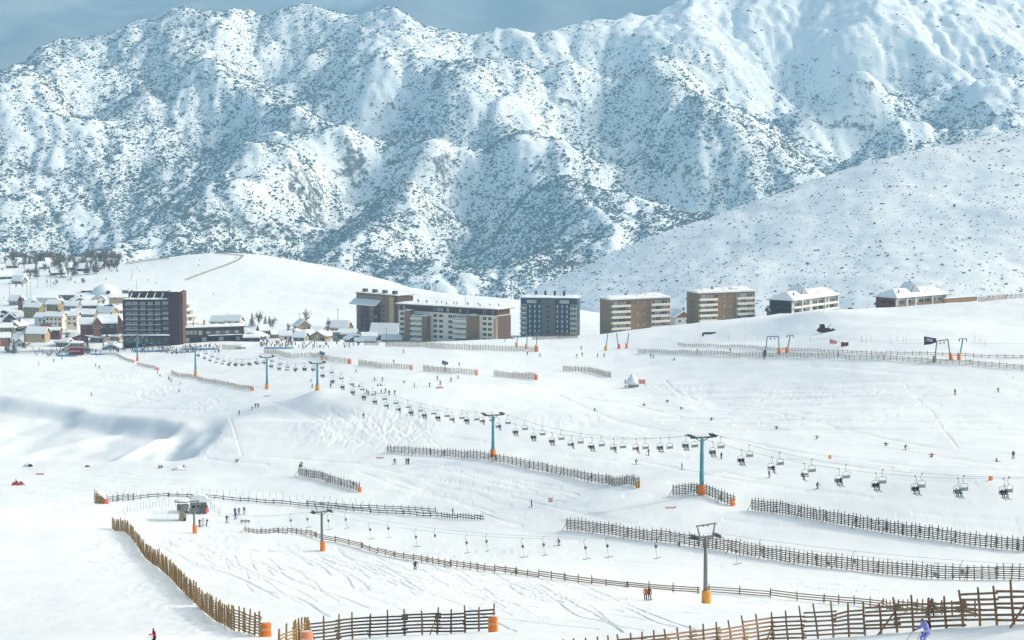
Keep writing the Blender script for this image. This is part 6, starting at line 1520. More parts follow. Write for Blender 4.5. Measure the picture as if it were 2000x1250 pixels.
# riders and walkers spread over the slopes
SLOPE = [(771, 907, 'walk', 'maroon', "left of a close pair below the crisscross tracks"), (794, 907, 'stand', 'red', "left one of a close pair above the lone short fence"), (798, 907, 'stand', 'black', "right one of a close pair above the lone short fence"), (588, 908, 'fall', 'grey', "sitting at the top end of the lone short fence"), (710, 817, 'stand', 'black', "alone on the criss-crossed snow under the chairs"),
         (1242, 907, 'ski', 'blue', "leaning into a turn below the loaded chairs"), (1267, 890, 'walk', 'brown', "striding under the chairs left of the nearest teal tower"), (1332, 918, 'stand', 'purple', "standing between the chairs and the short fence"), (1409, 897, 'stand', 'black', "just right of the nearest teal tower"), (1502, 934, 'stand', 'maroon', "below the first chairs right of the nearest teal tower"), (1596, 955, 'ski', 'navy', "skiing below the chairs at the right"),
         (1865, 771, 'stand', 'black', "taller of two far skiers on the open right slope"), (1950, 766, 'ski', 'black', "rightmost skier on the open right slope"), (1768, 879, 'ski', 'black', "at the foot of the winding track on the right"), (1730, 871, 'fall', 'navy', "sitting left of the foot of the winding track"), (1161, 802, 'fall', 'orange', "sprawled on the open snow right of the chairs"),
         (178, 773, 'ski', 'black', "alone on the smooth snow above the left hollow"), (467, 811, 'stand', 'black', "standing right of the left hollow"), (492, 801, 'ski', 'teal', "left one of a pair right of the hollow"), (499, 797, 'walk', 'black', "upper one of a cluster right of the hollow"), (504, 797, 'stand', 'black', "right one of the cluster beside the hollow"), (463, 902, 'fall', 'black', "sitting on the edge of the terrace right of the hollow"), (310, 914, 'fall', 'blue', "left one of two sitting in blue on the terrace edge"), (316, 914, 'fall', 'navy', "right one of two sitting in blue on the terrace edge"), (358, 913, 'fall', 'black', "crouching at the bowl's lower rim"),
         (76, 713, 'stand', 'black', "alone on the snow at the far left below the village"), (105, 707, 'stand', 'grey', "second lone figure below the village at far left"), (121, 703, 'walk', 'black', "third lone figure below the village lift hut"), (187, 716, 'stand', 'tan', "upper one of two below the hotel fence"), (194, 721, 'walk', 'black', "lower one of two below the hotel fence"), (308, 731, 'stand', 'black', "by the red pad below the hotel"), (312, 735, 'fall', 'black', "sitting beside another by the red pad below the hotel"), (330, 743, 'stand', 'black', "left one of two left of the tower fence"), (334, 747, 'walk', 'grey', "right one of two left of the tower fence"), (350, 767, 'ski', 'black', "gliding below the fence of the hotel tower"), (353, 752, 'ski', 'white', "in pale clothes below the fence of the hotel tower"),
         (607, 747, 'ski', 'black', "left of the mound tower, upper one"), (610, 758, 'stand', 'black', "left of the mound tower, lower one"), (646, 757, 'stand', 'navy', "right of the mound tower under the chairs"), (695, 728, 'ski', 'black', "above the chairs right of the mound tower"), (691, 755, 'fall', 'black', "sitting under the chairs, left of two"), (702, 756, 'fall', 'navy', "sitting under the chairs, right of two"), (731, 744, 'ski', 'black', "skiing above the sitting group under the fences"), (747, 745, 'stand', 'black', "standing above the sitting group under the fences"),
         (737, 754, 'fall', 'red', "sitting in a group of snow players"), (743, 754, 'fall', 'black', "sitting right of the one in red"), (716, 769, 'stand', 'maroon', "left of the row of standing friends"), (719, 772, 'stand', 'red', "in red at the left of the row of standing friends"), (733, 769, 'fall', 'grey', "kneeling in the row of friends"), (745, 769, 'walk', 'black', "first in the row of standing friends"), (753, 768, 'stand', 'black', "second in the row of standing friends"), (760, 772, 'stand', 'black', "third and lowest in the row of friends"), (771, 771, 'stand', 'grey', "last in the row of standing friends"),
         (789, 748, 'fall', 'green', "with a snowboard below the short pale fence"), (809, 757, 'stand', 'black', "standing on the rise under the pale fences"), (839, 756, 'walk', 'black', "striding on the rise under the pale fences"), (860, 753, 'stand', 'black', "beside a pink net on the rise"), (881, 746, 'stand', 'maroon', "upper right on the rise under the pale fences"), (854, 743, 'stand', 'grey', "close under the fence with a snow gun"), (894, 740, 'ski', 'black', "right below the end of the pale brown fence"), (897, 716, 'walk', 'black', "behind the pale brown fence"), (769, 710, 'walk', 'black', "behind the pale fence between the snow guns"), (788, 690, 'walk', 'grey', "alone below the white banded block"),
         (1030, 694, 'stand', 'black', "below the end of the long pale fence, left one"), (1054, 697, 'walk', 'black', "below the end of the long pale fence, right one"), (1127, 699, 'walk', 'black', "lowest of three below the brown block"), (1137, 696, 'stand', 'navy', "middle of three below the brown block"), (1135, 683, 'stand', 'green', "highest of three below the brown block"), (1167, 698, 'stand', 'black', "left of two below the lift poles"), (1180, 698, 'stand', 'black', "right of two below the lift poles"), (1271, 699, 'stand', 'black', "left of two under the very long fence"), (1276, 700, 'stand', 'grey', "right of two under the very long fence"), (1317, 704, 'fall', 'black', "lying on the snow under the very long fence"), (1362, 689, 'stand', 'black', "against the very long fence, left one"), (1426, 688, 'stand', 'black', "against the very long fence, middle one"), (1493, 702, 'stand', 'maroon', "under the left gantry leg"), (1894, 712, 'stand', 'black', "against the very long fence near the right edge"), (1637, 697, 'stand', 'maroon', "against the very long fence below the dark container"), (1726, 702, 'stand', 'black', "against the very long fence left of the banner gantry"),
         (1516, 838, 'fall', 'black', "tiny on the open slope right of the nearest tower"), (1596, 857, 'fall', 'grey', "tiny on the open slope above the marker pad"), (1257, 793, 'fall', 'navy', "tiny, left one right of the snow hut"), (1304, 786, 'fall', 'black', "tiny, right one right of the snow hut"), (1330, 800, 'fall', 'navy', "tiny, lowest one right of the snow hut"), (1390, 821, 'fall', 'maroon', "tiny, above the nearest tower head"), (1820, 893, 'fall', 'red', "in red above the chairs at the right"), (1945, 902, 'fall', 'teal', "in teal above the rightmost chairs"), (1979, 896, 'stand', 'black', "near the right edge above the chairs")]
for i, (px, py, po, j, where) in enumerate(SLOPE):
    o = person(at_pix(px, py), po, j, rnd.choice(['black', 'navy', 'grey', 'black']), rnd.choice(['black', 'grey', 'white', 'red', 'navy']), rnd.uniform(0, 6.28) if po != 'ski' else rnd.choice([FACE_R, FACE_L]) + rnd.uniform(-.5, .5), "person in %s, %s" % (cname(j), where), "skiers on the slopes")
    if po == 'fall': o.location.z += 0.05
# crowds in the village
CR = {'hotel': ("in the crowd at the foot of the dark hotel", [(215, 684), (430, 690)], 92), 'terrace': ("on the crowded terrace right of the dark kiosk", [(508, 668), (572, 679)], 66), 'hut': ("in the queue around the lift hut left of the hotel", [(50, 683), (195, 696)], 62), 'beginners': ("on the beginners area left of the long block", [(572, 671), (708, 683)], 36), 'square': ("on the snow behind the yellow house", [(5, 583), (160, 592)], 26), 'wing': ("in front of the low hotel wing", [(356, 676), (430, 681)], 18)}
CROWD = []; IND = {'hotel': 34, 'terrace': 22, 'hut': 26, 'beginners': 20, 'square': 8, 'wing': 6}
for key, (where, ((x0, y0), (x1, y1)), n) in CR.items():
    for i in range(n):
        if key == 'hotel': px = rnd.uniform(215, 430); py = rnd.uniform(681, 690)
        elif key == 'hut': px = rnd.choice([rnd.gauss(112, 22), rnd.gauss(135, 20), rnd.gauss(185, 9), rnd.uniform(50, 190)]); py = rnd.uniform(684, 697)
        else: px = rnd.uniform(x0, x1); py = rnd.uniform(y0, y1)
        j = rnd.choice(['black', 'black', 'navy', 'blue', 'red', 'maroon', 'grey', 'black', 'purple'] if key != 'terrace' else ['orange', 'red', 'brown', 'black', 'navy', 'yellow', 'red', 'blue'])
        p = at_pix(px, py); po = rnd.choice(['stand', 'stand', 'pole', 'walk'])
        if i < IND[key]:
            person(p, po, j, rnd.choice(['black', 'navy', 'grey', 'black']), rnd.choice(['black', 'grey', 'red', 'navy']), rnd.uniform(0, 6.28), "person in %s %s" % (cname(j), where), "people " + where, gear=False)
        else: CROWD.append((p, po, j, rnd.uniform(0, 6.28)))
cm = ['black', 'navy', 'blue', 'red', 'maroon', 'grey', 'purple', 'orange', 'brown', 'yellow']; cv, cf, ci, no_ = [], [], [], 0
for p, po, j, a in CROWD:                                       # everyone beyond the counted people: one mass
    me = BODY[po]; V_ = np.empty(len(me.vertices) * 3); me.vertices.foreach_get("co", V_); V_ = V_.reshape(-1, 3); c, sn = math.cos(a), math.sin(a)
    cv.append(np.stack([V_[:, 0] * c - V_[:, 1] * sn + p[0], V_[:, 0] * sn + V_[:, 1] * c + p[1], V_[:, 2] + p[2]], 1))
    for q in me.polygons: cf.append([i + no_ for i in q.vertices]); ci.append(cm.index(j) if q.material_index == 0 else (10 if q.material_index == 3 else 0))
    no_ += len(V_)
me = bpy.data.meshes.new("crowd"); me.from_pydata(np.concatenate(cv).tolist(), [], cf)
for j in cm: me.materials.append(M['cloth_' + j])
me.materials.append(M['skin']); me.polygons.foreach_set("material_index", ci); me.update()
tag(link("crowd", me), "dense crowd of tiny people filling in around the hotel and the terrace", "crowd", None, 'stuff')
for i, (px, py) in enumerate([(268, 526), (388, 520), (272, 532), (417, 577), (305, 555), (460, 505), (290, 549), (255, 549), (390, 510)]):
    person(at_pix(px, py), 'stand', 'black', 'black', 'black', rnd.uniform(0, 6), "tiny dark person on the white knoll behind the hotel, %s from the bottom" % ORD[i], "walkers on the white knoll", gear=False)
# riders on the chairs
load = {('n', 6): [2, 2, 2, 1, 2, 2, 2, 2, 2, 2], ('n', 5): [1, 2, 1, 2, 2, 2, 1, 2, 1, 2, 2]}
for loc, side, sp, k in CHAIRS:
    if side > 0: n = 1 if rnd.random() < 0.06 else 0
    else:
        n = 0 if loc.y > 1000 else (rnd.choice([0, 1, 2]) if loc.y > 760 else rnd.choice([1, 2, 2, 2]))
    for q in range(n):
        s = (-0.3 + 0.6 * q) if n == 2 else rnd.choice([-0.25, 0.25]); rz = LROT + (0 if side < 0 else math.pi)
        off = Vector((math.cos(rz) * s - math.sin(rz) * -0.14, math.sin(rz) * s + math.cos(rz) * -0.14, -2.25))
        j = rnd.choice(['black', 'black', 'navy', 'red', 'teal', 'grey', 'grey', 'black', 'navy', 'black'])
        person(loc + off, 'sit', j, rnd.choice(['black', 'navy', 'grey']), rnd.choice(['black', 'grey', 'white', 'red']), rz, "rider in %s%s %s chair, %s rope, %s" % (cname(j), "" if n == 1 else (", left seat of" if q == 0 else ", right seat of"), ORD[min(k - 1, 29)], "nearer" if side < 0 else "farther", {0: "by the crowd", 1: "below the hotel", 2: "among empty chairs", 3: "at the tower pair", 4: "above mid slope", 5: "between nearest towers", 6: "right of nearest tower"}[sp]), "riders on the chairlift", gear=True if loc.y < 700 else False)

# ------------------------------------------------------------------ lift station, huts, guns, signs and small things
M['beige_metal'] = simple_mat("beige_metal", (0.30, 0.27, 0.20), 0.5, var=0.15); M['mesh_red'] = simple_mat("red_netting", (0.62, 0.20, 0.17), 0.8, var=0.2); M['mesh_pink'] = simple_mat("pink_netting", (0.72, 0.38, 0.36), 0.8, var=0.2)
M['banner'] = simple_mat("dark_maroon_cloth", (0.07, 0.028, 0.045), 0.7); M['banner_panel'] = simple_mat("pale_violet_panel", (0.50, 0.44, 0.58), 0.7); M['ink'] = simple_mat("ink", (0.16, 0.12, 0.20), 0.7)
M['container'] = simple_mat("dark_red_steel", (0.12, 0.03, 0.03), 0.6); M['blue_pipe'] = simple_mat("blue_steel", (0.06, 0.09, 0.16), 0.5); M['azure'] = simple_mat("azure_netting", (0.10, 0.32, 0.50), 0.8); M['snowmobile_red'] = simple_mat("red_cowl", (0.50, 0.06, 0.05), 0.35)
# drive station of the drag lift
t = empty("drive_station", (sx, sy, sz), DROT, "drag lift drive station with a snow capped bullwheel on a beige pillar", "lift station")
b = MB(); b.box((0.1, 0.2, 1.4), (1.25, 1.1, 3.4)); b.build("pillar", M['beige_metal'], t)
b = MB(); b.box((0.55, -0.1, 2.9), (1.3, 0.9, 1.25)); b.box((-0.75, 0.1, 2.9), (0.7, 0.8, 1.3), 1); b.build("drive_housing", [M['galv'], M['steel']], t)
b = MB(); b.tube([(0, 0, 4.12), (0, 0, 4.3)], 1.75, 28); b.build("bullwheel", M['steel'], t)
b = MB(); b.tube([(0, 0, 4.31), (0, 0, 4.5), (0, 0, 4.62)], [1.72, 1.5, 0.7], 24); b.build("snow_cap", M['roof_snow'], t, True)
b = MB(); b.bar((0.3, -0.2, 4.0), (3.6, -0.4, 4.1), 0.2, 0.2); b.bar((3.3, -0.4, 4.0), (3.9, -0.5, 3.0), 0.25, 0.25); b.build("boom", M['steel'], t)
b = MB(); b.box((0.35, -0.42, 1.3), (0.7, 0.3, 0.8)); b.box((0.4, -0.44, 0.3), (0.5, 0.3, 0.5), 1); b.build("control_box", [M['beige_metal'], M['black']], t)
q = at_pix(384, 1006); q[1] += 3; q[2] = on_ground(q[0], q[1])
t = empty("lift_cabin", q, 0.15, "snow loaded lift cabin between the bullwheel station and the drag lift mast", "cabin")
b = MB(); b.box((0, 0, 1.2), (3.6, 2.6, 2.8)); b.build("wall", M['galv'], t)
b = MB(); b.prism([(-2.1, 2.4), (2.1, 2.4), (2.15, 3.0), (1.5, 3.75), (0.3, 4.0), (-1.0, 3.9), (-1.95, 3.2)], -1.5, 1.5); b.build("snow_cap", M['roof_snow'], t)
for x in (-1.1, 0.1): window(t, x, -1.36, 1.5, 1.0, 0.9, 'grey_wall', 'glass_dark')
b = MB(); b.box((1.4, -1.5, 1.0), (1.2, 0.5, 1.6)); b.build("engine_cover", M['steel'], t)
b = MB(); b.box((1.85, -1.95, 0.7), (0.7, 0.3, 0.95), 0, 0.3); b.build("red_panel", M['red_pad'], t)
# lift hut with veranda beside the queue
q = at_pix(150, 693)
t = empty("lift_hut", q, 0.08, "wooden lift hut with pink trim and dark windows in the queue left of the hotel", "lift hut")
b = MB(); b.box((0, 0, 2.0), (7.0, 5, 4.2)); b.build("wall", M['redwood'], t)
b = MB(); b.box((0, 0, 5.0), (5.6, 4.2, 1.95)); b.build("upper_room", M['darkwood'], t)
b = MB(); snow_slab(b, -3.2, 3.2, -2.6, 2.6, 6.0, 0.9, 0, 7, 2); b.build("snow_cap", M['roof_snow'], t)
for k in range(5): window(t, -2.1 + k * 1.05, -2.16, 5.05, 0.95, 1.5, 'white_wall', 'glass_dark')
b = MB(); b.box((0, -2.9, 4.0), (8.6, 1.0, 0.25)); b.box((-0.6, -3.2, 2.2), (5.0, 0.2, 0.4)); b.box((-4.2, -2.9, 2.0), (0.2, 0.9, 3.6)); b.build("trim", M['mesh_pink'], t)
b = MB(); b.box((4.8, -1.5, 2.9), (4.0, 3.0, 0.3), 0, 0.0); b.bar((3.0, -2.8, 0), (3.0, -2.8, 2.8), 0.2, 0.2); b.bar((6.6, -2.8, 0), (6.6, -2.8, 2.8), 0.2, 0.2); b.build("veranda", M['darkwood'], t)
# A-shaped lift masts on the right and below the brown block
def leg(root, p, q_, w, mat): b = MB(); b.tube([p, q_], w, 8); b.build("leg", M[mat], root, True)
def foot_pad(root, p, mat, h=1.9, w=0.62): b = MB(); b.tube([(p[0], p[1], -0.3), (p[0], p[1], h)], [w, w * 0.92], 8); b.build("pad", M[mat], root, True)
def gantry(lx, ly, rx, ry, tx0, tx1, ty, label, padl, padr):
    """two leaning legs joined by a beam with pulleys; pixels of feet and beam ends"""
    A = at_pix(lx, ly); B = at_pix(rx, ry); s = FPX / A[1]; root = empty("lift_gantry", A, 0, label, "lift gantry", "portal masts of the far drag lifts")
    Bv = B - A; H = (ly - ty) / s; ta = Vector(((tx0 - lx) / s, 0.2 * Bv.y, H)); tb = Vector(((tx1 - lx) / s, 0.8 * Bv.y, H + 0.35))
    leg(root, (0, 0, -0.3), ta, 0.2, 'teal'); leg(root, (Bv.x, Bv.y, Bv.z - 0.3), tb, 0.2, 'teal'); b = MB(); b.bar(ta, tb, 0.22, 0.26); b.build("beam", M['steel'], root)
    for u in (0.3, 0.65): p = ta.lerp(tb, u); b = MB(); b.bar(p, p - Vector((0, 0, 0.7)), 0.1, 0.1); b.tube([p + Vector((-0.1, 0, -0.8)), p + Vector((0.1, 0, -0.8))], 0.35, 12); b.build("pulley", M['black'], root)
    foot_pad(root, (0, 0), padl); b = MB(); b.tube([(Bv.x, Bv.y, Bv.z - 0.3), (Bv.x, Bv.y, Bv.z + 1.9)], [0.62, 0.55], 8); b.build("pad", M[padr], root, True)
    return root, ta, tb, H
gantry(1494, 695, 1522, 691, 1498, 1519, 657, "portal lift mast with a maroon and an orange foot pad, left of the leaning pole", 'container', 'orange')
root, ta, tb, H_ = gantry(1825, 707, 1857, 703, 1830, 1853, 666, "portal lift mast carrying the dark banner at the far right", 'beige_metal', 'orange')
def pole_mast(px, py, tx, ty, label, pad, head=True, group="leaning poles of the far drag lifts"):
    A = at_pix(px, py); s = FPX / A[1]; root = empty("lift_pole", A, 0, label, "lift pole", group); T = Vector(((tx - px) / s, 0, (py - ty) / s)); leg(root, (0, 0, -0.3), T, 0.2, 'teal'); foot_pad(root, (0, 0), pad)
    if head:
        b = MB(); b.bar(T + Vector((-1.2, 0, -0.1)), T + Vector((1.2, 0, 0.1)), 0.2, 0.2); b.build("crossarm", M['steel'], root)
        for k in (-1.1, 1.1): b = MB(); b.tube([T + Vector((k - 0.1, 0, -0.45)), T + Vector((k + 0.1, 0, -0.45))], 0.36, 10); b.build("pulley", M['black'], root)
pole_mast(1537, 689, 1543, 655, "leaning teal lift pole with an orange pad right of the left portal mast", 'orange')
pole_mast(1873, 703, 1880, 661, "leaning teal lift pole with an orange pad right of the banner", 'orange')
pole_mast(1183, 685, 1187, 650, "leaning lift pole with an amber pad, left of three below the brown block", 'amber', False)
pole_mast(1209, 681, 1204, 650, "lift pole leaning the other way, middle of three below the brown block", 'red_pad', False)
pole_mast(1224, 680, 1228, 650, "leaning lift pole with a red brown pad, right of three below the brown block", 'salmon', False)
pole_mast(1047, 683, 1049, 650, "teal lift pole with a crossarm in front of the slate blue block", 'orange')
pole_mast(1028, 682, 1030, 654, "thin lift pole left of the teal one before the slate blue block", 'salmon', False)
pole_mast(1009, 678, 1011, 655, "thin grey lift pole at the left foot of the slate blue block", 'amber', False)
pole_mast(11, 684, 10, 655, "dark lift mast at the left edge of the village", 'black')
# banner
A = at(1805, 657, root.location.y - 0.5); s = FPX / A[1]
def bp(px, py): return Vector(((px - 1805) / s, 0, (657 - py) / s))
t = empty("banner", A, 0, "dark maroon banner with a pale violet lettered panel beside the right portal mast", "banner")
b = MB(); pts = [bp(1805.5, 657), bp(1829, 661), bp(1829, 668.5), bp(1818, 672.5), bp(1805.5, 674)]; n_ = len(pts)
b.add([p + Vector((0, -0.04, 0)) for p in pts] + [p + Vector((0, 0.04, 0)) for p in pts], [tuple(range(n_)), tuple(range(2 * n_ - 1, n_ - 1, -1))] + [(i, n_ + i, n_ + (i + 1) % n_, (i + 1) % n_) for i in range(n_)]); b.build("cloth", M['banner'], t)
b = MB(); pts = [bp(1810, 660.7), bp(1822, 662.2), bp(1821.5, 668), bp(1810, 666)]
b.add([p + Vector((0, -0.07, 0)) for p in pts] + [p + Vector((0, -0.045, 0)) for p in pts], [(0, 1, 2, 3), (7, 6, 5, 4), (0, 4, 5, 1), (1, 5, 6, 2), (2, 6, 7, 3), (3, 7, 4, 0)]); pn = b.build("panel", M['banner_panel'], t)
b = MB()
for k, x in enumerate((1811.6, 1813.2, 1815.0, 1817.2, 1819.4)): b.bar(bp(x, 662.3 + k * 0.15) + Vector((0, -0.085, 0)), bp(x + (0.7 if k % 2 else -0.5), 665.0 + k * 0.2) + Vector((0, -0.085, 0)), 0.03, 0.1)
b.build("lettering", M['ink'], pn)
b = MB(); b.bar(bp(1805.2, 655.5), bp(1805.2, 675.5), 0.12, 0.12); b.build("mast", M['steel'], t)
# ropes of the far lifts
for k, (a_, c_, lab) in enumerate([((1511, 660), (2060, 671), "rope of the far drag lift leading right from the portal masts"), ((1543, 657), (1880, 663), "rope joining the two leaning teal poles"), ((1049, 652), (1228, 652), "rope from the slate blue block to the three leaning poles")]):
    d0 = at_pix(a_[0], a_[1] + 32)[1]; d1 = at_pix(min(1999, c_[0]), c_[1] + 34)[1]; p = Vector(at(a_[0], a_[1], d0)); q = Vector(at(c_[0], c_[1], d1)); b = MB(); m_ = p.lerp(q, 0.5) - Vector((0, 0, 0.9)); b.tube([Vector((0, 0, 0)), m_ - p, q - p], 0.018, 4); o = b.build("drag_rope", M['rope']); o.location = p; tag(o, lab, "cable", "ropes of the far drag lifts")
# half-buried snow hut with red netting
q = at_pix(1236, 757)
t = empty("snow_hut", q, 0.1, "small hut buried under a pointed heap of snow with a dark red net beside it", "hut")
b = MB(); b.box((0.2, 0.6, 0.9), (3.0, 2.4, 2.2)); b.build("wall", M['grey_wall'], t)
b = MB(); b.tube([(0.1, 0.6, 1.2), (0.1, 0.6, 2.2), (-0.1, 0.6, 3.4), (-0.15, 0.6, 4.6)], [2.6, 2.2, 1.2, 0.1], 9); b.build("snow_heap", M['roof_snow'], t, True)
b = MB(); b.box((2.9, -0.6, 2.0), (2.3, 0.2, 1.4), 0, 0.15); b.box((1.8, -0.6, 1.6), (0.14, 0.14, 3.2), 1); b.box((4.0, -0.4, 1.4), (0.14, 0.14, 2.8), 1); b.build("net", [M['mesh_red'], M['beige_metal']], t)
for i, (px, py, po, j) in enumerate([(1221, 750, 'stand', 'black'), (1221, 756, 'fall', 'black'), (1229, 756, 'fall', 'navy'), (1233, 757, 'stand', 'black')]):
    o = person(at_pix(px, py), po, j, 'black', ['black', 'white', 'grey', 'navy'][i], rnd.uniform(0, 6), "person in dark clothes resting left of the snow heaped hut, %s from the left" % ORD[i], "people at the snow hut")
# snow guns on poles
def snow_gun(px, py, ty, label):
    A = at_pix(px, py); s = FPX / A[1]; H = (py - ty) / s; t = empty("snow_gun", A, 0.4, label, "snow gun", "snow guns on poles")
    b = MB(); b.tube([(0, 0, -0.3), (0, 0, H)], 0.09, 8); b.build("pole", M['blue_pipe'], t)
    b = MB(); b.tube([(-0.9, 0, H + 0.35), (-0.6, 0, H + 0.3), (0.8, 0, H - 0.1), (1.0, 0, H - 0.15)], [0.75, 0.7, 0.55, 0.6], 14); b.build("barrel", M['blue_pipe'], t, True)
    b = MB(); b.box((0, 0, H - 0.5), (0.7, 0.5, 0.5)); b.build("motor_box", M['steel'], t); foot_pad(t, (0, 0), 'salmon', 1.2, 0.5)
snow_gun(629, 703, 690, "snow gun above the matching pair of pale fences")
snow_gun(869, 724, 709, "snow gun at the pale brown fence left of centre")
# groomer
q = at_pix(1611, 649); t = empty("snow_groomer", q, 0.15, "tracked snow groomer with its blade raised on the slope below the chalets", "snow groomer")
for y in (-1.4, 1.4): b = MB(); b.prism([(-2.2, 0.1), (2.0, 0.1), (2.5, 0.6), (2.2, 1.0), (-2.3, 1.0), (-2.7, 0.6)], y - 0.5, y + 0.5); b.build("track", M['black'], t)
b = MB(); b.prism([(-2.4, 1.0), (2.0, 1.0), (1.8, 1.5), (-2.4, 1.6)], -0.85, 0.85); b.build("body", M['container'], t)
b = MB(); b.prism([(-1.9, 1.55), (-0.1, 1.55), (-0.4, 3.0), (-1.8, 3.0)], -0.9, 0.9); b.build("cab", M['glass_dark'], t)
b = MB(); b.box((3.2, 0, 0.7), (0.25, 3.6, 1.2), 0, 0.0); b.bar((2.0, 0.7, 0.9), (3.2, 0.7, 0.7), 0.2, 0.2); b.bar((2.0, -0.7, 0.9), (3.2, -0.7, 0.7), 0.2, 0.2); b.build("blade", M['steel'], t)
b = MB(); b.bar((0.8, 0, 1.4), (2.3, 0, 3.0), 0.2, 0.2); b.build("winch_arm", M['steel'], t)
# container and netting left of the banner
q = at_pix(1650, 676); t = empty("container", q, 0.3, "dark red container tilted in the snow right of the red netting frame", "container")
b = MB(); b.prism([(-1.0, -0.2), (0.9, -0.1), (1.0, 1.4), (-1.1, 1.3)], -0.8, 0.8); b.build("body", M['container'], t); b = MB(); snow_slab(b, -1.0, 0.95, -0.75, 0.75, 1.405, 0.15, 0, 4, 1); b.build("snow_cap", M['roof_snow'], t)
q = at_pix(1628, 672); t = empty("netting_frame", q, 0.2, "leaning frame draped with faded red netting left of the dark container", "netting")
b = MB(); b.bar((-1.3, 0, 0), (-1.3, 0, 1.9), 0.1, 0.1); b.bar((-1.3, 0, 1.8), (2.2, 0, 0.7), 0.1, 0.1); b.build("frame", M['steel'], t); b = MB(); b.prism([(-1.2, 0.2), (1.4, 0.1), (1.2, 0.7), (0.2, 1.2), (-1.1, 1.5)], -0.15, 0.25); b.build("net", M['mesh_red'], t)
q = at_pix(1372, 657); t = empty("board_wall", q, 0.25, "short blue board wall half buried on the slope left of the groomer", "barrier"); b = MB(); b.box((0.2, 0, 0.7), (0.7, 0.3, 1.6)); b.box((3.2, 0.3, 1.2), (5.4, 0.25, 0.9)); b.build("boards", M['wood_blue'], t)
# snowmobile with rider
q = at_pix(35, 948); t = empty("snowmobile", q, 0.2, "red snowmobile with a rider at the left edge of the terrace", "snowmobile")
b = MB(); b.prism([(-1.5, 0.25), (0.4, 0.2), (1.5, 0.35), (1.3, 0.75), (0.6, 1.05), (0.3, 0.7), (-0.6, 0.75), (-1.5, 0.6)], -0.35, 0.35); b.build("cowl", M['snowmobile_red'], t)
b = MB(); b.box((-0.6, 0, 0.82), (1.1, 0.34, 0.16)); b.build("seat", M['black'], t); b = MB(); b.box((-0.5, 0, 0.12), (2.2, 0.4, 0.24)); b.build("track", M['black'], t)
for y in (-0.45, 0.45): b = MB(); b.bar((0.7, y, 0.08), (1.9, y, 0.12), 0.12, 0.06); b.bar((1.1, y, 0.1), (0.9, y * 0.6, 0.5), 0.06, 0.06); b.build("front_ski", M['black'], t)
b = MB(); b.bar((0.45, -0.35, 1.15), (0.45, 0.35, 1.15), 0.06, 0.06); b.bar((0.45, 0, 0.95), (0.45, 0, 1.15), 0.06, 0.06); b.build("handlebar", M['black'], t)
person(Vector(q) + Vector((-0.45, -0.1, 0.85)), 'sit', 'navy', 'black', 'black', math.pi / 2 + 0.2, "rider in a navy jacket sitting on the red snowmobile", gear=False)
# pink nets and small markers
for px, py, w, h, mat, lab in [(78, 928, 2.0, 0.45, 'mesh_pink', "low pink net strip on the left terrace right of the snowmobile"), (742, 896, 1.8, 0.35, 'mesh_pink', "small pink net strip above the long mid slope fence"), (859, 759, 2.2, 0.45, 'mesh_red', "small red net strip on the rise under the pale fences"), (1075, 982, 0.8, 0.9, 'mesh_pink', "square pink net panel right of the lone skier in black"), (1310, 994, 1.9, 0.3, 'mesh_pink', "flat pink net strip left of the fence by the nearest teal tower"), (522, 775, 2.2, 0.3, 'mesh_pink', "pale net strip beside the tower among empty chairs")]:
    q = at_pix(px, py); t = empty("net_strip", q, rnd.uniform(-.3, .3), lab, "net", "loose safety nets on the snow"); b = MB(); b.box((0, 0, h / 2 + 0.1), (w, 0.05, h)); b.build("net", M[mat], t); b = MB(); b.bar((-w / 2, 0, -0.2), (-w / 2, 0, h + 0.3), 0.05, 0.05); b.bar((w / 2, 0, -0.2), (w / 2, 0, h + 0.3), 0.05, 0.05); b.build("stakes", M['steel'], t)
q = at_pix(56, 911); t = empty("snow_rock", q, 0, "dark rock poking out of a snow heap on the left terrace edge", "rock"); b = MB(); b.blob((0, 0, 0.2), (1.6, 1.0, 0.8), 0, 2, 0.12, 3); b.blob((0.6, -0.7, 0.25), (0.8, 0.5, 0.5), 1, 2, 0.15, 4); b.build("rock", [M['roof_snow'], M['black']], t)
q = at_pix(170, 912); t = empty("snow_rock", q, 0, "small dark stone on the terrace edge between two resting groups", "rock"); b = MB(); b.blob((0, 0, 0.15), (0.6, 0.4, 0.4), 0, 2, 0.15, 5); b.build("rock", M['slate_mid'], t)
q = at_pix(348, 918); t = empty("snow_pile", q, 0, "little heap of snow with kit on it beside the bowl's lower rim", "snow heap"); b = MB(); b.blob((0, 0, 0.2), (1.6, 1.2, 0.7), 0, 2, 0.1, 6); b.box((1.4, -0.8, 0.25), (1.5, 0.25, 0.12), 1, 0.3); b.build("heap", [M['roof_snow'], M['grey_wall']], t)
q = at_pix(587, 912); t = empty("snow_pile", q, 0, "grey kit bag in the snow at the top of the lone short fence", "bag"); b = MB(); b.blob((0, 0, 0.3), (0.5, 0.4, 0.5), 0, 2, 0.1, 8); b.build("bag", M['slate_mid'], t)
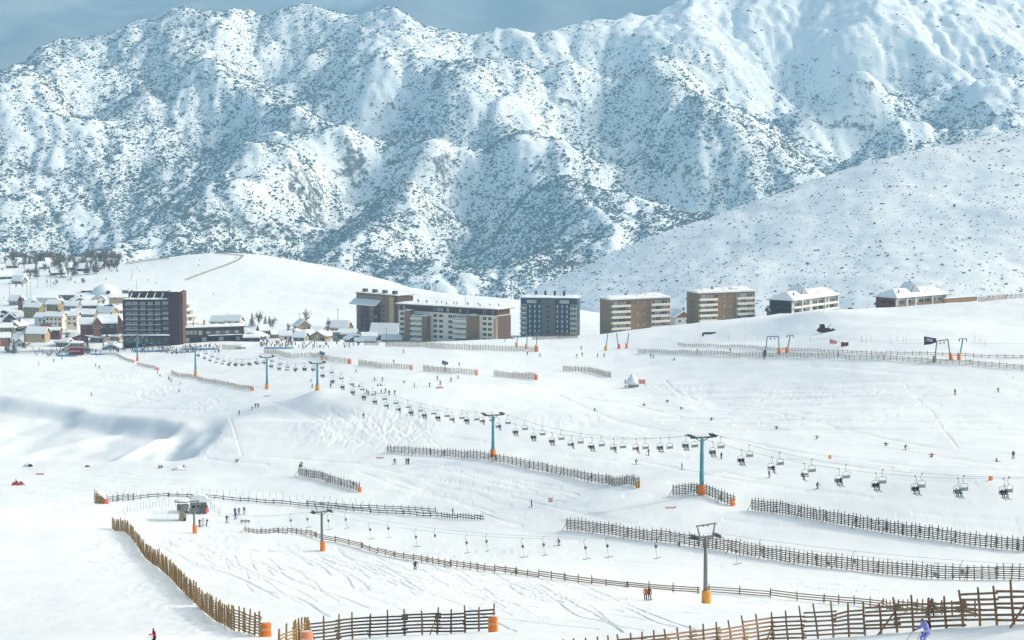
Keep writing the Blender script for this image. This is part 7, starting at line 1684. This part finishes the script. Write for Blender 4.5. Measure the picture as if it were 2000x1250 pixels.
# thin net stakes around the drag lift station and slim marker poles
def stake(px, py, h, mat, label, group, lean=0.06):
    q = at_pix(px, py); b = MB(); b.tube([(0, 0, -0.2), (rnd.gauss(0, lean), 0, h)], 0.035, 5); o = b.build("marker_pole", M[mat]); o.location = q; tag(o, label, "marker pole", group)
for i in range(22): stake(243 + i * 6.2, 1003 - 12 * math.sin(i / 21 * 3.0) + rnd.uniform(-2, 2) - i * 0.2, 1.5, 'azure', "thin blue net stake in the row left of the drag lift station", "blue stakes by the drag lift")
for i in range(9): stake(408 + i * 2.6, 992 + i * 1.8, 1.8, 'azure', "thin blue net stake in the row right of the lift cabin", "blue stakes right of the cabin", 0.25)
for i in range(40): stake(215 + i * 13.0, float(np.interp(215 + i * 13.0, [215, 400, 610, 860], [972, 965, 980, 1000])) + rnd.uniform(-3, 3), 1.4, 'azure', "thin bluish stake standing behind the low bluish rail fences", "stakes behind the bluish fences", 0.15)
for i, (px, py, h) in enumerate([(1310, 668, 2), (1340, 667, 2), (1368, 666, 2), (1423, 665, 2), (1455, 664, 2), (1480, 664, 2), (1683, 668, 2), (1692, 672, 2), (1701, 668, 2), (1740, 672, 2), (1752, 667, 2), (1765, 670, 2), (1770, 667, 2), (1915, 672, 2), (1925, 676, 2), (1904, 668, 2), (1583, 668, 2)]): stake(px, py, h, 'black', "thin dark marker pole on the slope above the very long fence", "dark marker poles on the right slope")
for px, py, h, lab in [(758, 548, 9, "leftmost thin mast on the knoll crest above the brown block"), (852, 572, 9, "second thin mast on the knoll behind the white banded block"), (660, 634, 12, "slim mast on the white slope left of the tall brown block"), (585, 640, 11, "slim mast above the beginners area"), (258, 544, 8, "slim lift mast on the knoll left of the hotel"), (267, 566, 9, "slim lift mast just left of the hotel roof"), (74, 563, 12, "tall wooden pole in the far left village"), (92, 562, 11, "second wooden pole in the far left village"), (99, 561, 10, "third wooden pole in the far left village"), (19, 583, 14, "tall lattice pole near the left edge"), (53, 582, 14, "left pole of a pair above the yellow house"), (60, 582, 14, "right pole of a pair above the yellow house"), (223, 668, 12, "pole left of the hotel canopy"), (230, 666, 12, "second pole left of the hotel canopy"), (641, 655, 13, "tall lamp pole beside the ticket booth"), (755, 672, 10, "lamp pole before the lodge"), (986, 668, 12, "pole at the right end of the white banded block")]:
    q = at_pix(px, py); t = empty("mast", q, 0, lab, "mast", "poles and masts of the village"); b = MB(); b.tube([(0, 0, -0.4), (0, 0, h * 0.75)], [0.14, 0.09], 6); b.build("pole", M['steel'], t); b = MB(); b.bar((-0.8, 0, h * 0.72), (0.8, 0, h * 0.72), 0.12, 0.12); b.build("crossarm", M['steel'], t)
# clutter of the beginners area
q = at_pix(606, 679); t = empty("snow_ramp", q, -0.5, "pale boarded ramp beside the crowd terrace", "ramp"); b = MB(); b.add([(-3, 0, 0), (4, 0, 5.5), (4, 0.9, 5.5), (-3, 0.9, 0), (-3, 0, 0.4), (4, 0, 6.0), (4, 0.9, 6.0), (-3, 0.9, 0.4)], [(0, 3, 2, 1), (4, 5, 6, 7), (0, 1, 5, 4), (1, 2, 6, 5), (2, 3, 7, 6), (3, 0, 4, 7)]); b.bar((3.5, 0.45, 0), (3.5, 0.45, 5.3), 0.25, 0.25); b.build("boards", M['beige'], t)
for px, py, w, lab in [(300, 688, 20, "long azure crowd barrier in front of the hotel"), (392, 684, 16, "azure crowd barrier in front of the low wing"), (130, 697, 9, "azure barrier slanting down from the lift hut"), (190, 694, 6, "short azure barrier right of the lift hut"), (545, 682, 14, "blue barrier at the foot of the crowd terrace"), (470, 682, 5, "short azure barrier at the end of the pale fence")]:
    q = at_pix(px, py); t = empty("crowd_barrier", q, rnd.uniform(-0.1, 0.1), lab, "barrier", "azure barriers of the village"); b = MB(); b.box((0, 0, 0.55), (w, 0.08, 0.8)); b.build("net", M['azure'], t); b = MB()
    for k in range(int(w / 2) + 1): b.bar((-w / 2 + k * 2, 0.06, -0.2), (-w / 2 + k * 2, 0.06, 1.2), 0.07, 0.07)
    b.build("stakes", M['steel'], t)
